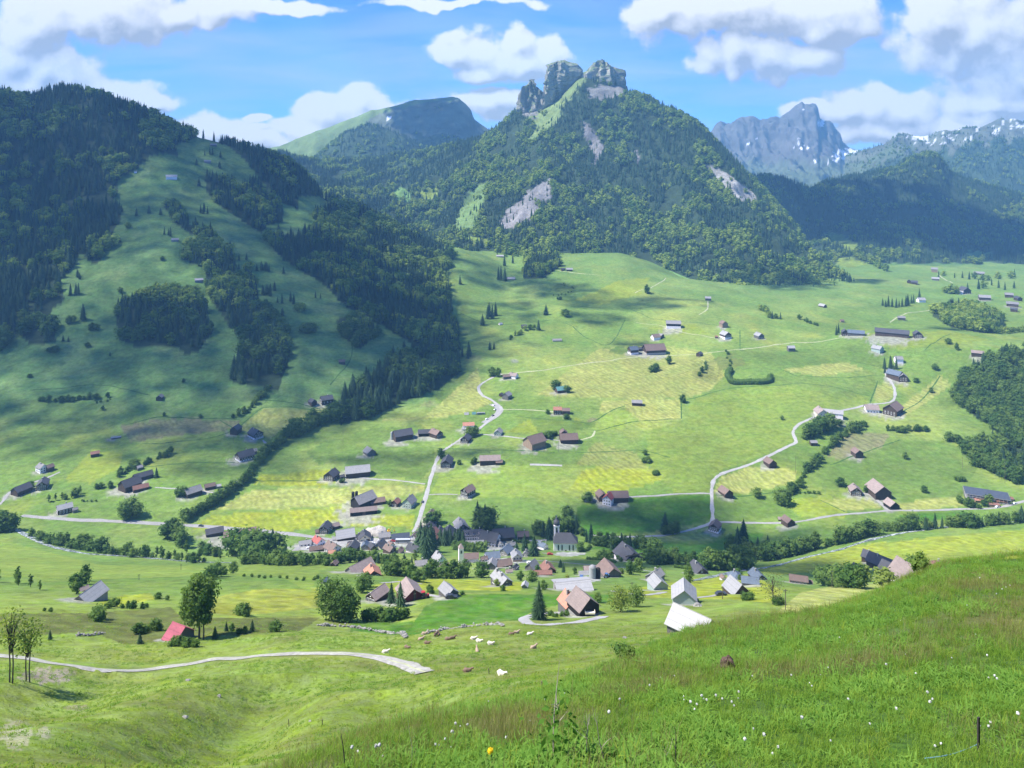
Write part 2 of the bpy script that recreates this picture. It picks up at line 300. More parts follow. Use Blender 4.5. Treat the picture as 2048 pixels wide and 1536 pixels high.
# meadow colours (base colours of the plants that grow there)
LUSH, BRIGHT, PALE, YEL, DARK, ALP, TAN, OLIVE = map(np.array, ([.122,.195,.034],[.182,.250,.038],[.265,.282,.070],[.252,.278,.020],[.054,.138,.011],[.100,.182,.046],[.20,.19,.09],[.125,.14,.034]))
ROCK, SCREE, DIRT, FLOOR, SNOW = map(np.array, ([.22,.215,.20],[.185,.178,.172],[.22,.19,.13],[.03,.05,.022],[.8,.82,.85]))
yl = lambda k: YEL*k+LUSH*(1-k)
FIELDS = [
 (yl(.9),[(385,1056),(425,1030),(560,1022),(700,1014),(700,1036),(640,1052),(560,1066)]),(yl(.85),[(505,966),(520,950),(600,944),(650,938),(690,960),(640,974)]),
 (PALE,[(430,1020),(505,980),(690,975),(850,970),(846,986),(700,1008),(560,1018)]),(yl(.8),[(690,1036),(830,1030),(826,1056),(760,1050),(650,1056)]),
 (BRIGHT,[(862,990),(1125,996),(1120,950),(1150,935),(1000,930),(880,945)]),(yl(.85),[(1140,978),(1165,940),(1240,925),(1300,935),(1335,955),(1280,975),(1200,990)]),
 (OLIVE*1.5,[(1150,930),(1190,885),(1270,905),(1300,940),(1200,935)]),(PALE,[(1198,825),(1205,800),(1362,797),(1363,838),(1290,842),(1262,835),(1248,812),(1215,826)]),
 (PALE*.93,[(1075,790),(1130,745),(1200,695),(1320,690),(1420,705),(1450,750),(1420,780),(1380,795),(1200,798)]),(BRIGHT*1.05,[(1175,848),(1215,826),(1250,818),(1280,840),(1240,860),(1190,862)]),
 (PALE*.95,[(760,840),(850,832),(900,790),(955,735),(962,765),(952,780),(985,805),(930,828),(850,838)]),(DARK,[(1155,1012),(1245,996),(1420,990),(1422,1040),(1335,1060),(1230,1070),(1150,1050)]),
 (PALE*1.05,[(1425,985),(1440,955),(1500,932),(1592,940),(1592,966),(1500,985)]),(yl(.6),[(1560,1000),(1640,992),(1700,1008),(1690,1035),(1600,1032)]),
 (PALE,[(1640,1000),(1740,995),(1762,1015),(1690,1022)]),(PALE*1.05,[(1780,1012),(1860,998),(1925,994),(1932,1014),(1800,1022)]),(PALE*.9,[(1565,740),(1690,722),(1752,750),(1650,756)]),
 (PALE*1.02,[(1790,835),(1800,815),(1880,752),(1905,768),(1860,800),(1810,832)]),(PALE,[(1745,800),(1757,762),(1782,765),(1788,790),(1770,806)]),(TAN*.9,[(1690,862),(1780,870),(1745,918),(1690,925),(1655,912)]),
 (YEL*.62+BRIGHT*.35,[(1480,1140),(1600,1118),(1700,1092),(1850,1076),(2060,1058),(2060,1116),(1850,1126),(1700,1134),(1560,1150)]),
 (TAN*.75,[(240,852),(330,836),(482,840),(470,858),(380,868),(262,885)]),(PALE*.85,[(470,862),(530,815),(660,820),(610,848),(540,878)]),(yl(.5),[(128,962),(160,925),(185,898),(245,908),(238,938),(180,966)]),
 (yl(.85),[(1225,1182),(1330,1168),(1400,1155),(1500,1148),(1565,1180),(1560,1208),(1450,1198),(1300,1196)]),(PALE*1.05,[(1545,1232),(1600,1186),(1640,1176),(1720,1168),(1800,1166),(1740,1205),(1640,1226)]),
 (yl(.9),[(740,1172),(800,1160),(900,1158),(1055,1164),(1040,1182),(900,1180),(760,1186)]),(DARK*1.1,[(815,1272),(830,1240),(850,1212),(900,1192),(980,1188),(1230,1190),(1225,1204),(1130,1206),(1060,1225),(1040,1240),(960,1246),(880,1258)]),
 (DARK*.95,[(700,1262),(700,1244),(830,1243),(815,1272),(760,1268)]),
 (yl(.9),[(195,1206),(240,1192),(300,1186),(312,1198),(235,1214)]),(OLIVE*.8,[(-60,1228),(180,1226),(340,1214),(372,1240),(200,1262),(-60,1280)]),(YEL*.55+PALE*.3,[(395,1200),(520,1178),(640,1176),(640,1216),(470,1232),(380,1222)]),
 (OLIVE*.75,[(180,1262),(370,1236),(640,1236),(600,1262),(440,1272),(250,1290)]),
 (yl(.55),[(1150,600),(1240,560),(1300,556),(1280,590),(1200,610)]),(yl(.45),[(1290,655),(1390,650),(1425,670),(1340,668)]),(BRIGHT*.9,[(620,1185),(640,1140),(700,1118),(560,1120),(480,1132),(200,1130),(0,1080),(-50,1150),(160,1160),(420,1150),(560,1152)]),
 (BRIGHT*.86,[(1300,935),(1290,862),(1375,842),(1380,800),(1480,775),(1570,770),(1740,792),(1735,806),(1640,820),(1596,850),(1584,866),(1588,884),(1520,915),(1440,940),(1425,985),(1350,985)]),
 (LUSH*.9,[(1000,900),(1060,893),(1190,880),(1150,930),(1010,926)]),(LUSH*.85+PALE*.1,[(1460,780),(1760,735),(1780,760),(1700,800),(1560,765)]),(LUSH*.88,[(1660,930),(1800,880),(1900,880),(1960,930),(1940,960),(1720,968),(1640,985)]),(YEL*.5+LUSH*.4,[(1010,864),(1060,838),(1160,838),(1170,858),(1060,868)]),(LUSH*.8,[(1060,834),(1120,832),(1200,850),(1130,868),(1180,884),(1080,872)]),
 (LUSH*.82,[(700,905),(870,895),(868,935),(840,960),(740,950),(690,930)]),(LUSH*.9,[(610,905),(700,860),(840,850),(880,880),(760,905),(640,930)]),(LUSH*.85,[(1440,1000),(1560,1000),(1600,1035),(1440,1038)]),(PALE*.8+LUSH*.2,[(1380,1050),(1430,1080),(1240,1084),(1300,1064)]),
 (LUSH*.8,[(1500,710),(1700,690),(1780,700),(1770,735),(1700,722),(1560,738)]),(YEL*.4+LUSH*.5,[(1700,668),(1900,660),(1980,680),(1800,700)]),
 (DARK*1.2,[(1145,1050),(1270,1052),(1300,1060),(1180,1075)]),(DARK*1.25,[(1420,1088),(1480,1062),(1530,1068),(1500,1110),(1380,1116),(1180,1096),(1230,1084)]),
 (DARK*1.1,[(1795,1045),(1790,1034),(1860,1024),(1935,1026),(1930,1036),(1850,1044)]),
]
FORESTS = {   # outlines of woods, as seen at their feet
 'la':[(-700,120),(0,150),(130,140),(250,175),(340,215),(405,258),(392,276),(372,282),(350,291),(357,312),(330,306),(300,313),(275,336),(250,352),(236,354),(237,378),(226,400),(242,420),(240,442),(226,462),(216,492),(200,522),(186,532),(176,506),(150,512),(150,532),(121,560),(130,602),(100,622),(112,682),(60,692),(40,662),(0,705),(-700,760)],
 'lb':[(392,258),(460,272),(540,286),(605,322),(660,380),(700,402),(668,410),(636,392),(598,392),(596,420),(564,404),(530,370),(509,343),(492,322),(455,291),(420,281),(395,272)],
 'lc':[(410,357),(441,357),(485,371),(513,364),(547,388),(566,428),(560,444),(534,450),(523,467),(492,446),(444,416),(413,385)],
 'ld':[(635,422),(690,412),(760,430),(850,482),(905,505),(888,560),(902,622),(917,690),(922,742),(880,776),(800,806),(745,834),(680,850),(676,800),(702,788),(764,754),(768,736),(826,690),(794,668),(742,638),(690,612),(640,562),(610,547),(560,512),(534,482),(560,467),(600,472),(640,452),(626,432)],
 'ld2':[(672,640),(700,630),(760,664),(718,700),(682,668)],
 'le':[(232,618),(290,590),(328,580),(352,570),(379,575),(400,598),(410,620),(427,662),(396,703),(372,710),(352,693),(273,695),(236,676)],
 'lf':[(328,412),(362,415),(379,450),(420,466),(441,496),(458,510),(475,545),(506,565),(513,606),(540,624),(567,666),(577,722),(557,779),(519,775),(458,762),(475,722),(489,693),(472,668),(424,602),(410,564),(413,538),(362,518),(375,500),(400,480),(345,442)],
 'mg':[(1048,558),(1050,512),(1085,500),(1112,500),(1122,532),(1085,558)],
 'mh':[(2080,690),(2020,705),(1975,718),(1940,745),(1908,768),(1903,800),(1932,820),(1962,842),(1990,850),(1996,880),(1960,890),(1925,905),(1960,930),(2000,955),(2080,960)],
 'mi':[(1862,630),(1900,618),(1930,612),(1990,630),(2012,648),(2000,664),(1960,666),(1900,654)],
 'mj':[(1545,1118),(1470,1118),(1480,1100),(1540,1095)],
}
def paint(px, py, base):
    C = base.copy()
    jx = px+1.3*fbm(px/14, py/9, 51, 2); jy = py+.9*fbm(px/13, py/8, 52, 2)
    for c, poly in FIELDS:
        P = np.asarray(poly); m = (jx >= P[:, 0].min()) & (jx <= P[:, 0].max()) & (jy >= P[:, 1].min()) & (jy <= P[:, 1].max())
        idx = np.nonzero(m)[0]
        if len(idx):
            s = idx[in_poly(jx[idx], jy[idx], poly)]; a = np.clip(.86+.35*fbm(px[s]/22, py[s]/7, 53, 3), .5, 1)[:, None]
            C[s] = C[s]*(1-a)+c*a
    return C
px_ = np.repeat(gx[None, :], len(gy), 0).ravel(); py_ = PYg.ravel(); X_, Y_, Z_ = XX.ravel(), YY.ravel(), H.ravel()
n1 = fbm(X_/150, Y_/150, 31, 4)[:, None]; n2 = fbm(X_/40, Y_/55, 32, 3)[:, None]
base = LUSH*(1+.12*n1) + (PALE-LUSH)*np.clip(.06+.5*n1+.3*n2, 0, .6) + (YEL-LUSH)*np.clip(n2*.5-.12, 0, .25)
lw = sstep(.3, .9, LW.ravel())[:, None]*sstep(820, 960, Y_)[:, None]
base = base*(1-lw)+(ALP*(1+.22*n1+.15*n2)+(TAN-ALP)*np.clip(n2*.35-.03, 0, .25))*lw
far = sstep(1250, 1700, Y_)[:, None]*(1-lw); base = base*(1-far*.35)+(ALP*1.1)*far*.35
ns = ((1-sstep(230, 330, Y_)))[:, None]; base = base*(1-ns)+ns*(BRIGHT*.95*(1+.2*n2)+(OLIVE*1.25-BRIGHT)*np.clip(fbm(X_/13, Y_/11, 33, 4)[:, None]*.9+.1, 0, .75))
fg = (1-sstep(37, 47, Y_))[:, None]; f3 = fbm(X_/2.6, Y_/3.2, 34, 4)[:, None]
base = base*(1-fg)+fg*(np.array([.055,.115,.016])*(1+.25*f3)+(np.array([.115,.10,.035])-np.array([.055,.115,.016]))*np.clip(f3*1.3+.05, 0, .8))
C_ = paint(px_, py_, base)
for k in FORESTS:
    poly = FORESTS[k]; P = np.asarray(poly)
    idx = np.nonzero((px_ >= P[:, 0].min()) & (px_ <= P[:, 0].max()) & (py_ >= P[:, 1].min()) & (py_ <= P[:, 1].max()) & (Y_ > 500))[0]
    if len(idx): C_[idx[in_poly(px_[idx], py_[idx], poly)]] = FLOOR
# bare and darker green patches: track-side rubble, rock outcrops, a scar on the left mountain
def patch(px, py, rx, ry, col, amt=1.0, sd=61):
    d = np.hypot((px_-px)/rx, (py_-py)/ry)+.55*fbm(px_/9, py_/5, sd, 3)
    m = ((1-sstep(.75, 1.05, d))*amt)[:, None]; C_[:] = C_*(1-m)+np.array(col)*m
for a in ((52,424,16,7,ROCK*1.3),(95,1352,55,16,DIRT*1.2),(30,1470,34,30,np.array([.27,.265,.14])),(88,1466,17,13,np.array([.27,.265,.14])),(155,1415,26,6,TAN),(1250,700,40,8,LUSH*.75),(1130,575,22,8,LUSH*.6,.7),(1185,840,13,3,TAN*.8),(1412,745,30,20,OLIVE,.6),(1455,725,40,14,OLIVE,.7),(860,808,18,6,TAN,.5),(950,718,20,7,TAN,.4),(1030,722,10,4,ROCK,.6),(1130,578,28,10,LUSH*.55,.6),(1900,805,30,12,LUSH*.6,.7)): patch(*a)

def terrain_mat(name, rough=.95, near=True):
    m, nt, b = nmat(name)
    at_ = N(nt, 'ShaderNodeAttribute'); at_.attribute_name = 'Col'
    geo = N(nt, 'ShaderNodeNewGeometry'); P = geo.outputs['Position']
    a = noise_n(nt, P, .012, 5, .6); c = noise_n(nt, P, .16, 5, .65); d = noise_n(nt, P, 2.2, 4, .7)
    f = math_n(nt, 'MULTIPLY', maprange(nt, a, .3, .7, .84, 1.16), maprange(nt, c, .3, .7, .70, 1.30))
    f = math_n(nt, 'MULTIPLY', f, maprange(nt, d, .25, .75, .7, 1.3))
    vm = N(nt, 'ShaderNodeVectorMath', operation='SCALE'); nt.links.new(at_.outputs['Color'], vm.inputs[0]); nt.links.new(f, vm.inputs['Scale'])
    sp_ = N(nt, 'ShaderNodeSeparateXYZ'); nt.links.new(P, sp_.inputs[0])
    ln = math_n(nt, 'ADD', math_n(nt, 'ADD', math_n(nt, 'MULTIPLY', sp_.outputs['X'], .75), math_n(nt, 'MULTIPLY', sp_.outputs['Y'], .42)), math_n(nt, 'MULTIPLY', a, 60.0))
    st = math_n(nt, 'MULTIPLY', math_n(nt, 'SINE', ln), math_n(nt, 'MULTIPLY', at_.outputs['Alpha'], .13))
    vm2 = N(nt, 'ShaderNodeVectorMath', operation='SCALE'); nt.links.new(vm.outputs[0], vm2.inputs[0]); nt.links.new(math_n(nt, 'ADD', st, 1.0), vm2.inputs['Scale']); vm = vm2
    # hue drift between fresh green and straw
    hsv = N(nt, 'ShaderNodeHueSaturation'); nt.links.new(vm.outputs[0], hsv.inputs['Color'])
    nt.links.new(maprange(nt, noise_n(nt, P, .05, 4), .3, .7, .488, .512), hsv.inputs['Hue'])
    nt.links.new(maprange(nt, noise_n(nt, P, .4, 3), .3, .7, .85, 1.1), hsv.inputs['Saturation'])
    nt.links.new(hsv.outputs[0], b.inputs['Base Color']); b.inputs['Roughness'].default_value = rough; b.inputs['Specular IOR Level'].default_value = .1
    h = math_n(nt, 'ADD', math_n(nt, 'MULTIPLY', c, 1.6), math_n(nt, 'MULTIPLY', d, .28))
    bump(nt, b, h, .55, 1.0)
    return m
M_GROUND = terrain_mat('meadow')
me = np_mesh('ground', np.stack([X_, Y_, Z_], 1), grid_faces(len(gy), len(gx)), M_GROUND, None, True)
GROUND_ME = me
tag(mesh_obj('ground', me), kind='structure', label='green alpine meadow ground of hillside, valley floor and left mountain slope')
# the hillside round the viewpoint: behind it and to both sides, tucked just under the ground sheet
bx = np.linspace(-110, 110, 111); by = np.concatenate([np.linspace(-70, 0, 36), np.linspace(1, 60, 60)])
BX, BY = np.meshgrid(bx, by); yc = np.maximum(BY, .6); e0 = (gx[0]+2-CX)/F*yc; e1 = (gx[-1]-2-CX)/F*yc; xc = np.clip(BX, e0, e1)
fade = sstep(.6, 12, BY)
hb = hz(xc, yc)*1.0-.12-.35*fade*(BX == xc)+.27*(BX-xc)*(1-.55*(BX < xc))+(-.42)*np.minimum(BY-.6, 0)+.25*fbm(BX/6, BY/6, 44, 3)*sstep(1, 6, np.abs(BX-xc)+np.maximum(-BY, 0))
hb = np.where((BY <= .6), np.minimum(hb, -1.5-.42*(BY-.6)+.27*BX), hb)
me = np_mesh('hillside', np.stack([BX.ravel(), BY.ravel(), hb.ravel()], 1), grid_faces(len(by), 111), M_GROUND, None, True)
set_col(me, 'Col', np.repeat(np.array([[.085,.15,.022]]), BX.size, 0))
tag(mesh_obj('hillside', me), kind='structure', label='grassy hillside continuing round the viewpoint')

# ---------------------------------------------------------------- mountains, each a heightfield of its own
MOUNT = []
def zl(py, Y): return (HY-py)/F*Y
def mountain(name, label, curves, x0, x1, step, nt_, colf, rough_amp, rsc, back=(95, .12), mat=None, seed=0, dropf=None):
    pxs = np.arange(x0, x1+.1, step)
    curves = curves + [[(a, b+back[0], c*(1+back[1])) for a, b, c in curves[-1]]]
    Yb = np.interp(pxs, *np.array([(p[0], p[2]) for p in curves[0]]).T); Yr = np.interp(pxs, *np.array([(p[0], p[2]) for p in curves[-2]]).T)
    T = np.concatenate([np.linspace(-.06, 1, nt_), 1+np.linspace(.02, .3, 12)])
    Yg = Yb[None, :]+(Yr-Yb)[None, :]*T[:, None]
    Z = loft(curves, pxs, Yg)
    X = (pxs[None, :]-CX)/F*Yg
    env = np.clip(4*T*(1-T), 0, 1)[:, None]*.85+.15*(T[:, None] > .8)
    wob = fbm(X/(rsc*1.5), Yg/(rsc*1.5), seed+3, 3)
    Z = Z + env*rough_amp*(ridged(X/rsc+wob*.6, Yg/(rsc*2.6)+wob, seed+7, 4)-.15) + env*rough_amp*.35*fbm(X/(rsc*.22), Yg/(rsc*.22), seed+9, 3)
    if dropf is not None: Z = Z - dropf(pxs)[None, :]
    PP = HY-F*Z/Yg
    px = np.repeat(pxs[None, :], len(T), 0)
    C = colf(px.ravel(), PP.ravel(), np.repeat(T[:, None], len(pxs), 1).ravel(), X.ravel(), Yg.ravel(), Z.ravel())
    me = np_mesh(name, np.stack([X.ravel(), Yg.ravel(), Z.ravel()], 1), grid_faces(len(T), len(pxs)), mat or M_GROUND, None, True)
    set_col(me, 'Col', C)
    MOUNT.append(dict(px=pxs, T=T, X=X, Y=Yg, Z=Z, P=PP, C=C.reshape(len(T), len(pxs), 3)))
    return tag(mesh_obj(name, me), label=label, kind='structure')
def polys_paint(C, px, py, items):
    jx = px+7*fbm(px/11, py/8, 71, 4); jy = py+7*fbm(px/11, py/8, 72, 4)
    for c, poly in items:
        s = in_poly(jx, jy, poly); C[s] = c*(1+.4*fbm(px[s]/4, py[s]/5, 73, 3)[:, None])
    return C
G_OPEN = [(ALP*.62+TAN*.34,[(1172,148),(1150,150),(1090,200),(1060,228),(1075,232),(1170,170),(1176,158)]),(ALP*.66+TAN*.34,[(1163,158),(1150,190),(1135,203),(1111,248),(1077,275),(1055,288),(1070,253),(1050,237),(1084,222),(1115,205)]),
 (ALP*.85+TAN*.18,[(977,360),(972,388),(961,412),(954,438),(948,462),(927,469),(908,459),(919,428),(926,404),(947,380)]),(BRIGHT*.8,[(925,466),(985,480),(990,490),(940,486)]),
 (SCREE,[(1099,357),(1100,393),(1078,421),(1054,446),(1004,460),(997,442),(1022,414),(1048,392),(1066,372)]),
 (SCREE*.85,[(1159,241),(1185,258),(1206,290),(1201,322),(1189,326),(1179,295)]),(SCREE*.8,[(1262,296),(1272,300),(1281,324),(1272,328)]),
 (ALP*1.15,[(778,382),(800,376),(820,386),(818,401),(796,404)]),(BRIGHT*.8,[(834,380),(872,374),(874,394),(850,402)]),
 (ROCK*1.05,[(1408,326),(1450,343),(1500,378),(1524,412),(1490,402),(1440,368)]),
 (ROCK*.8,[(1172,176),(1200,170),(1258,170),(1262,180),(1240,190),(1205,200),(1180,196)]),(ROCK*.7,[(1036,215),(1060,208),(1088,216),(1070,236),(1040,232)])]
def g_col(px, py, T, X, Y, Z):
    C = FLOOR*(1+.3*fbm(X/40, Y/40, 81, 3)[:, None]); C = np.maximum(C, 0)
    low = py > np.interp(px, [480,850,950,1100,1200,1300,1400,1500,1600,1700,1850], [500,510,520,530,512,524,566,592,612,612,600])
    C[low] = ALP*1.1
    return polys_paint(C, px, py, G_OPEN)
Gc = [
 [(480,385,2250),(600,420,2250),(700,445,2200),(850,505,2000),(950,516,1900),(1000,516,1880),(1100,528,1830),(1200,510,1950),(1300,522,1950),(1400,564,1750),(1500,588,1680),(1600,606,1640),(1700,606,1640),(1760,606,1640),(1850,640,1700)],
 [(480,362,2600),(700,405,2550),(850,440,2350),(950,440,2200),(1000,430,2180),(1100,430,2120),(1200,420,2200),(1300,435,2180),(1400,480,2000),(1500,520,1880),(1600,560,1780),(1700,588,1700),(1850,645,1720)],
 [(480,332,2950),(700,362,2900),(850,370,2700),(950,350,2550),(1000,332,2520),(1100,312,2480),(1200,290,2520),(1300,312,2480),(1400,366,2300),(1500,437,2150),(1600,526,1960),(1700,575,1770),(1850,650,1740)],
 [(480,306,3300),(560,308,3300),(640,322,3300),(720,320,3300),(800,314,3200),(880,298,3100),(960,282,3000),(1000,256,2950),(1030,228,2900),(1060,222,2880),(1086,216,2870),(1110,200,2865),(1130,184,2860),(1150,167,2855),(1165,157,2850),(1182,158,2850),(1205,162,2850),(1245,176,2830),(1260,190,2820),(1300,202,2780),(1350,225,2720),(1400,255,2650),(1450,303,2560),(1500,356,2450),(1540,397,2330),(1580,445,2210),(1620,497,2080),(1660,537,1950),(1700,566,1840),(1740,592,1760),(1850,655,1760)]]
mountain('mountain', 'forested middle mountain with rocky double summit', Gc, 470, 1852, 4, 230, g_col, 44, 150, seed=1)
def k_col(px, py, T, X, Y, Z):
    C = (ROCK*.36+ALP*.25)*(1+.5*fbm(X/60, Z/30, 82, 3)[:, None])
    grass = px+2.2*(np.interp(px, *np.array([(480,312),(560,292),(700,238),(830,202),(915,197),(1000,270)]).T)-py)*-1 < 860-120*0
    ridge = np.interp(px, [400,480,560,620,700,760,830,880,915,940,952,975,1000,1050], [330,312,292,268,238,218,202,195,197,217,242,257,275,330])
    dpt = py-ridge
    g = (dpt < np.interp(px, [560,700,760,880,915], [70,34,8,7,3])+6*fbm(px/15, py/15, 83, 2)) & (px < 935)
    C[g] = (ALP*.72+TAN*.26)*(1+.2*fbm(X[g]/60, Y[g]/60, 84, 3)[:, None])
    C[(dpt > 75+20*fbm(px/20, py/20, 85, 2))] = FLOOR*1.3
    s = in_poly(px, py, [(772,235),(784,230),(782,238),(774,240)]); C[s] = SNOW
    return C
Kr = [(400,330),(480,312),(560,292),(620,268),(700,238),(740,222),(756,219),(765,216),(830,202),(880,195),(905,194),(918,198),(930,207),(942,220),(948,238),(960,247),(975,257),(1000,275),(1050,330)]
mountain('mountain', 'far grassy mountain with a steep rock face on its right end', [[(a, 378, 3600) for a, b in Kr], [(a, b+(378-b)*.45, 4150) for a, b in Kr], [(a, b, 4500) for a, b in Kr]], 400, 1050, 3, 120, k_col, 42, 240, seed=5)
S2 = [(590,350),(640,306),(690,268),(735,250),(780,260),(830,286),(880,306),(940,350)]
mountain('mountain', 'dark wooded spur in front of the far grassy mountain', [[(a, 385, 3400) for a, b in S2], [(a, b, 3900) for a, b in S2]], 590, 940, 4, 80, lambda px, py, T, X, Y, Z: np.maximum(FLOOR*1.1*(1+.3*fbm(X/50, Y/50, 86, 2)[:, None]), 0), 22, 160, seed=8)
def r1_col(px, py, T, X, Y, Z):
    C = (ROCK*.44)*(1+.5*fbm(X/90+Z/60, Z/45, 87, 4)[:, None])
    g = sstep(305, 345, py+14*fbm(px/12, py/12, 88, 3))[:, None]; C = C*(1-g*.55)+(ALP*.6+ROCK*.12)*g*.55
    g2 = in_poly(px, py, [(1690,330),(1720,305),(1760,300),(1760,345),(1700,350)]); C[g2] = ALP*.45+ROCK*.3
    sn = fbm(px/7, py/4, 89, 4)
    for cx, cy, rx, ry, th in ((1642,246,8,8,-.1),(1688,308,26,12,.05),(1725,303,28,5,-.2),(1600,288,24,12,.30),(1517,272,7,9,.25),(1505,290,18,8,.35),(1606,217,4,3,0),(1650,325,30,8,.35)):
        C[(((px-cx)/rx)**2+((py-cy)/ry)**2 < 1) & (sn > th)] = SNOW*.9
    return C
R1 = [(1380,300),(1410,282),(1420,268),(1432,250),(1440,244),(1452,248),(1462,246),(1474,236),(1486,233),(1496,236),(1508,234),(1520,241),(1532,242),(1545,237),(1560,235),(1568,229),(1578,224),(1588,214),(1597,209),(1604,204),(1610,210),(1622,209),(1631,208),(1636,216),(1640,236),(1648,242),(1660,244),(1666,250),(1672,262),(1680,270),(1686,288),(1700,298),(1730,303),(1770,300),(1830,320)]
mountain('mountain', 'jagged grey rock peak with snow patches at the head of the side valley', [[(a, 400, 5000) for a, b in R1], [(a, b*.42+380*.58, 6200) for a, b in R1], [(a, b, 7000) for a, b in R1]], 1380, 1830, 2, 150, r1_col, 115, 190, seed=12)
def r2_col(px, py, T, X, Y, Z):
    ridge = np.interp(px, *np.array(R2).T); dpt = py-ridge
    C = (ROCK*.36+ALP*.2)*(1+.5*fbm(X/70, Z/40, 90, 3)[:, None])
    sn = fbm(px/5, py/7, 91, 4); C[(dpt < 22*sstep(1780, 1900, px)+5) & (sn+.35*fbm(px/2.2, py/9, 95, 2) > .38) & (px > 1770)] = SNOW*.65
    C[(dpt < 4) & (px > 1822) & (px < 1858)] = SNOW*.7
    g = (dpt > 12) & (px < 1830) & (sn < .2); C[g] = ALP*.36+ROCK*.22
    f = dpt > 40+14*fbm(px/14, py/14, 92, 2); C[f] = FLOOR*1.25
    return C
R2 = [(1690,318),(1720,307),(1745,300),(1760,292),(1780,280),(1795,272),(1806,270),(1820,273),(1845,276),(1862,276),(1876,268),(1890,262),(1900,264),(1915,258),(1930,256),(1945,252),(1960,254),(1972,250),(1985,245),(2000,240),(2012,244),(2028,240),(2048,246),(2100,236),(2200,250),(2500,270)]
mountain('mountain', 'long snow streaked ridge with wooded flank on the right', [[(a, 430, 3900) for a, b in R2], [(a, b*.5+400*.5, 4500) for a, b in R2], [(a, b, 5200) for a, b in R2]], 1690, 2500, 4, 120, r2_col, 70, 260, seed=15)
R3 = [(1400,420),(1440,380),(1480,356),(1536,352),(1580,362),(1621,378),(1655,362),(1690,356),(1724,350),(1785,338),(1820,318),(1843,308),(1860,306),(1878,312),(1902,346),(1930,356),(1963,369),(2048,392),(2300,430),(2800,470)]
R3b = [(1400,600,1950),(1560,575,1980),(1650,548,2080),(1750,540,2150),(1900,538,2250),(2048,542,2250),(2300,548,2250),(2800,560,2250)]
R3y = lambda a: np.interp(a, [1400,1600,1850,2800], [3000,3300,3600,3400])
def r3_col(px, py, T, X, Y, Z):
    C = np.maximum(FLOOR*1.05*(1+.3*fbm(X/50, Y/50, 93, 2)[:, None]), 0)
    C[py > 527+5*fbm(px/15, py/15, 94, 2)] = ALP*.95
    return polys_paint(C, px, py, [(BRIGHT*.8,[(1640,462),(1690,470),(1718,492),(1700,504),(1660,488)]),(ALP,[(1930,500),(1985,505),(1990,518),(1935,518)]),(BRIGHT*.8,[(1660,520),(1700,515),(1760,540),(1700,545)])])
mountain('mountain', 'broad dark forest shoulder closing the side valley on the right', [R3b, [(a, b*.5+.5*np.interp(a, [p[0] for p in R3b], [p[1] for p in R3b])+6, float(R3y(a))*.55+.45*float(np.interp(a, [p[0] for p in R3b], [p[2] for p in R3b]))) for a, b in R3], [(a, b, float(R3y(a))) for a, b in R3]], 1400, 2800, 6, 150, r3_col, 30, 220, seed=18)
# ---------------------------------------------------------------- rocky summit towers, roads, stream
M_ROCK, nt, b = nmat('limestone'); geo = N(nt, 'ShaderNodeNewGeometry'); P = geo.outputs['Position']
a = noise_n(nt, P, .03, 6, .65, (1, 1, .25)); c = noise_n(nt, P, .09, 5, .65)
cc = mixc(nt, 'MIX', maprange(nt, a, .35, .65, 0, 1), (.13, .132, .115), (.40, .375, .315))
sx = N(nt, 'ShaderNodeSeparateXYZ'); nt.links.new(geo.outputs['Normal'], sx.inputs[0])
gf = math_n(nt, 'MULTIPLY', maprange(nt, sx.outputs['Z'], .12, .55, 0, 1), maprange(nt, c, .36, .58, .1, .95))
cc = mixc(nt, 'MIX', gf, cc, (.07, .13, .03)); nt.links.new(cc, b.inputs['Base Color']); b.inputs['Roughness'].default_value = 1
bump(nt, b, a, .6, 6.0)
def rock_tower(name, label, Y, prof, depth, seed, foot):
    """a crag: prof gives (py, px left, px right) from the top down"""
    V = []; n = 40; prof = sorted(prof)
    pys = np.arange(prof[0][0], foot+.01, 2.0); pl = np.interp(pys, [p[0] for p in prof], [p[1] for p in prof]); pr = np.interp(pys, [p[0] for p in prof], [p[2] for p in prof])
    k = Y/F; g = np.linspace(0, 2*PI, n, endpoint=False)
    for py, l, r in zip(pys, pl, pr):
        cx = (l+r)/2; hw = (r-l)/2; dd = depth*min(1, .35+.65*(hw/((pr-pl).max()/2)))
        q = np.sign(np.cos(g))*np.abs(np.cos(g))**.8; s = np.sign(np.sin(g))*np.abs(np.sin(g))**.8
        x = cx+hw*q; V.append(np.stack([(x-CX)*k, Y+dd*s, np.full(n, (HY-py)*k)], 1))
    V = np.concatenate(V)
    c = np.array([V[:, 0].mean(), Y, 0]); d = V-c; d[:, 2] = 0; d /= np.linalg.norm(d, axis=1)[:, None]+1e-6
    th = np.arctan2(d[:, 1], d[:, 0]); R = k*(V[:, 0].max()-V[:, 0].min())/k
    amp = 19*(ridged(th*3.1+seed, V[:, 2]/170, seed, 4)-.3)+13*fbm(th*6, V[:, 2]/24, seed+4, 4)
    V = V+d*amp[:, None]; V[:, 2] += 9*fbm(th*3.5, V[:, 2]/18, seed+8, 3)
    nr = len(pys); fs = [[i*n+j, (i+1)*n+j, (i+1)*n+(j+1) % n, i*n+(j+1) % n] for i in range(nr-1) for j in range(n)]
    me = np_mesh(name, V, [np.array(fs), np.array([list(range(n))])], M_ROCK, None, False)
    tag(mesh_obj(name, me), label=label, kind='structure')
rock_tower('rock_summit', 'broad left crag of the double summit with a grassy top', 2850, [(122,1116,1128),(126,1104,1142),(131,1096,1156),(142,1092,1164),(156,1089,1160),(166,1088,1148),(182,1086,1130),(200,1084,1112),(222,1082,1094)], 46, 3, 222)
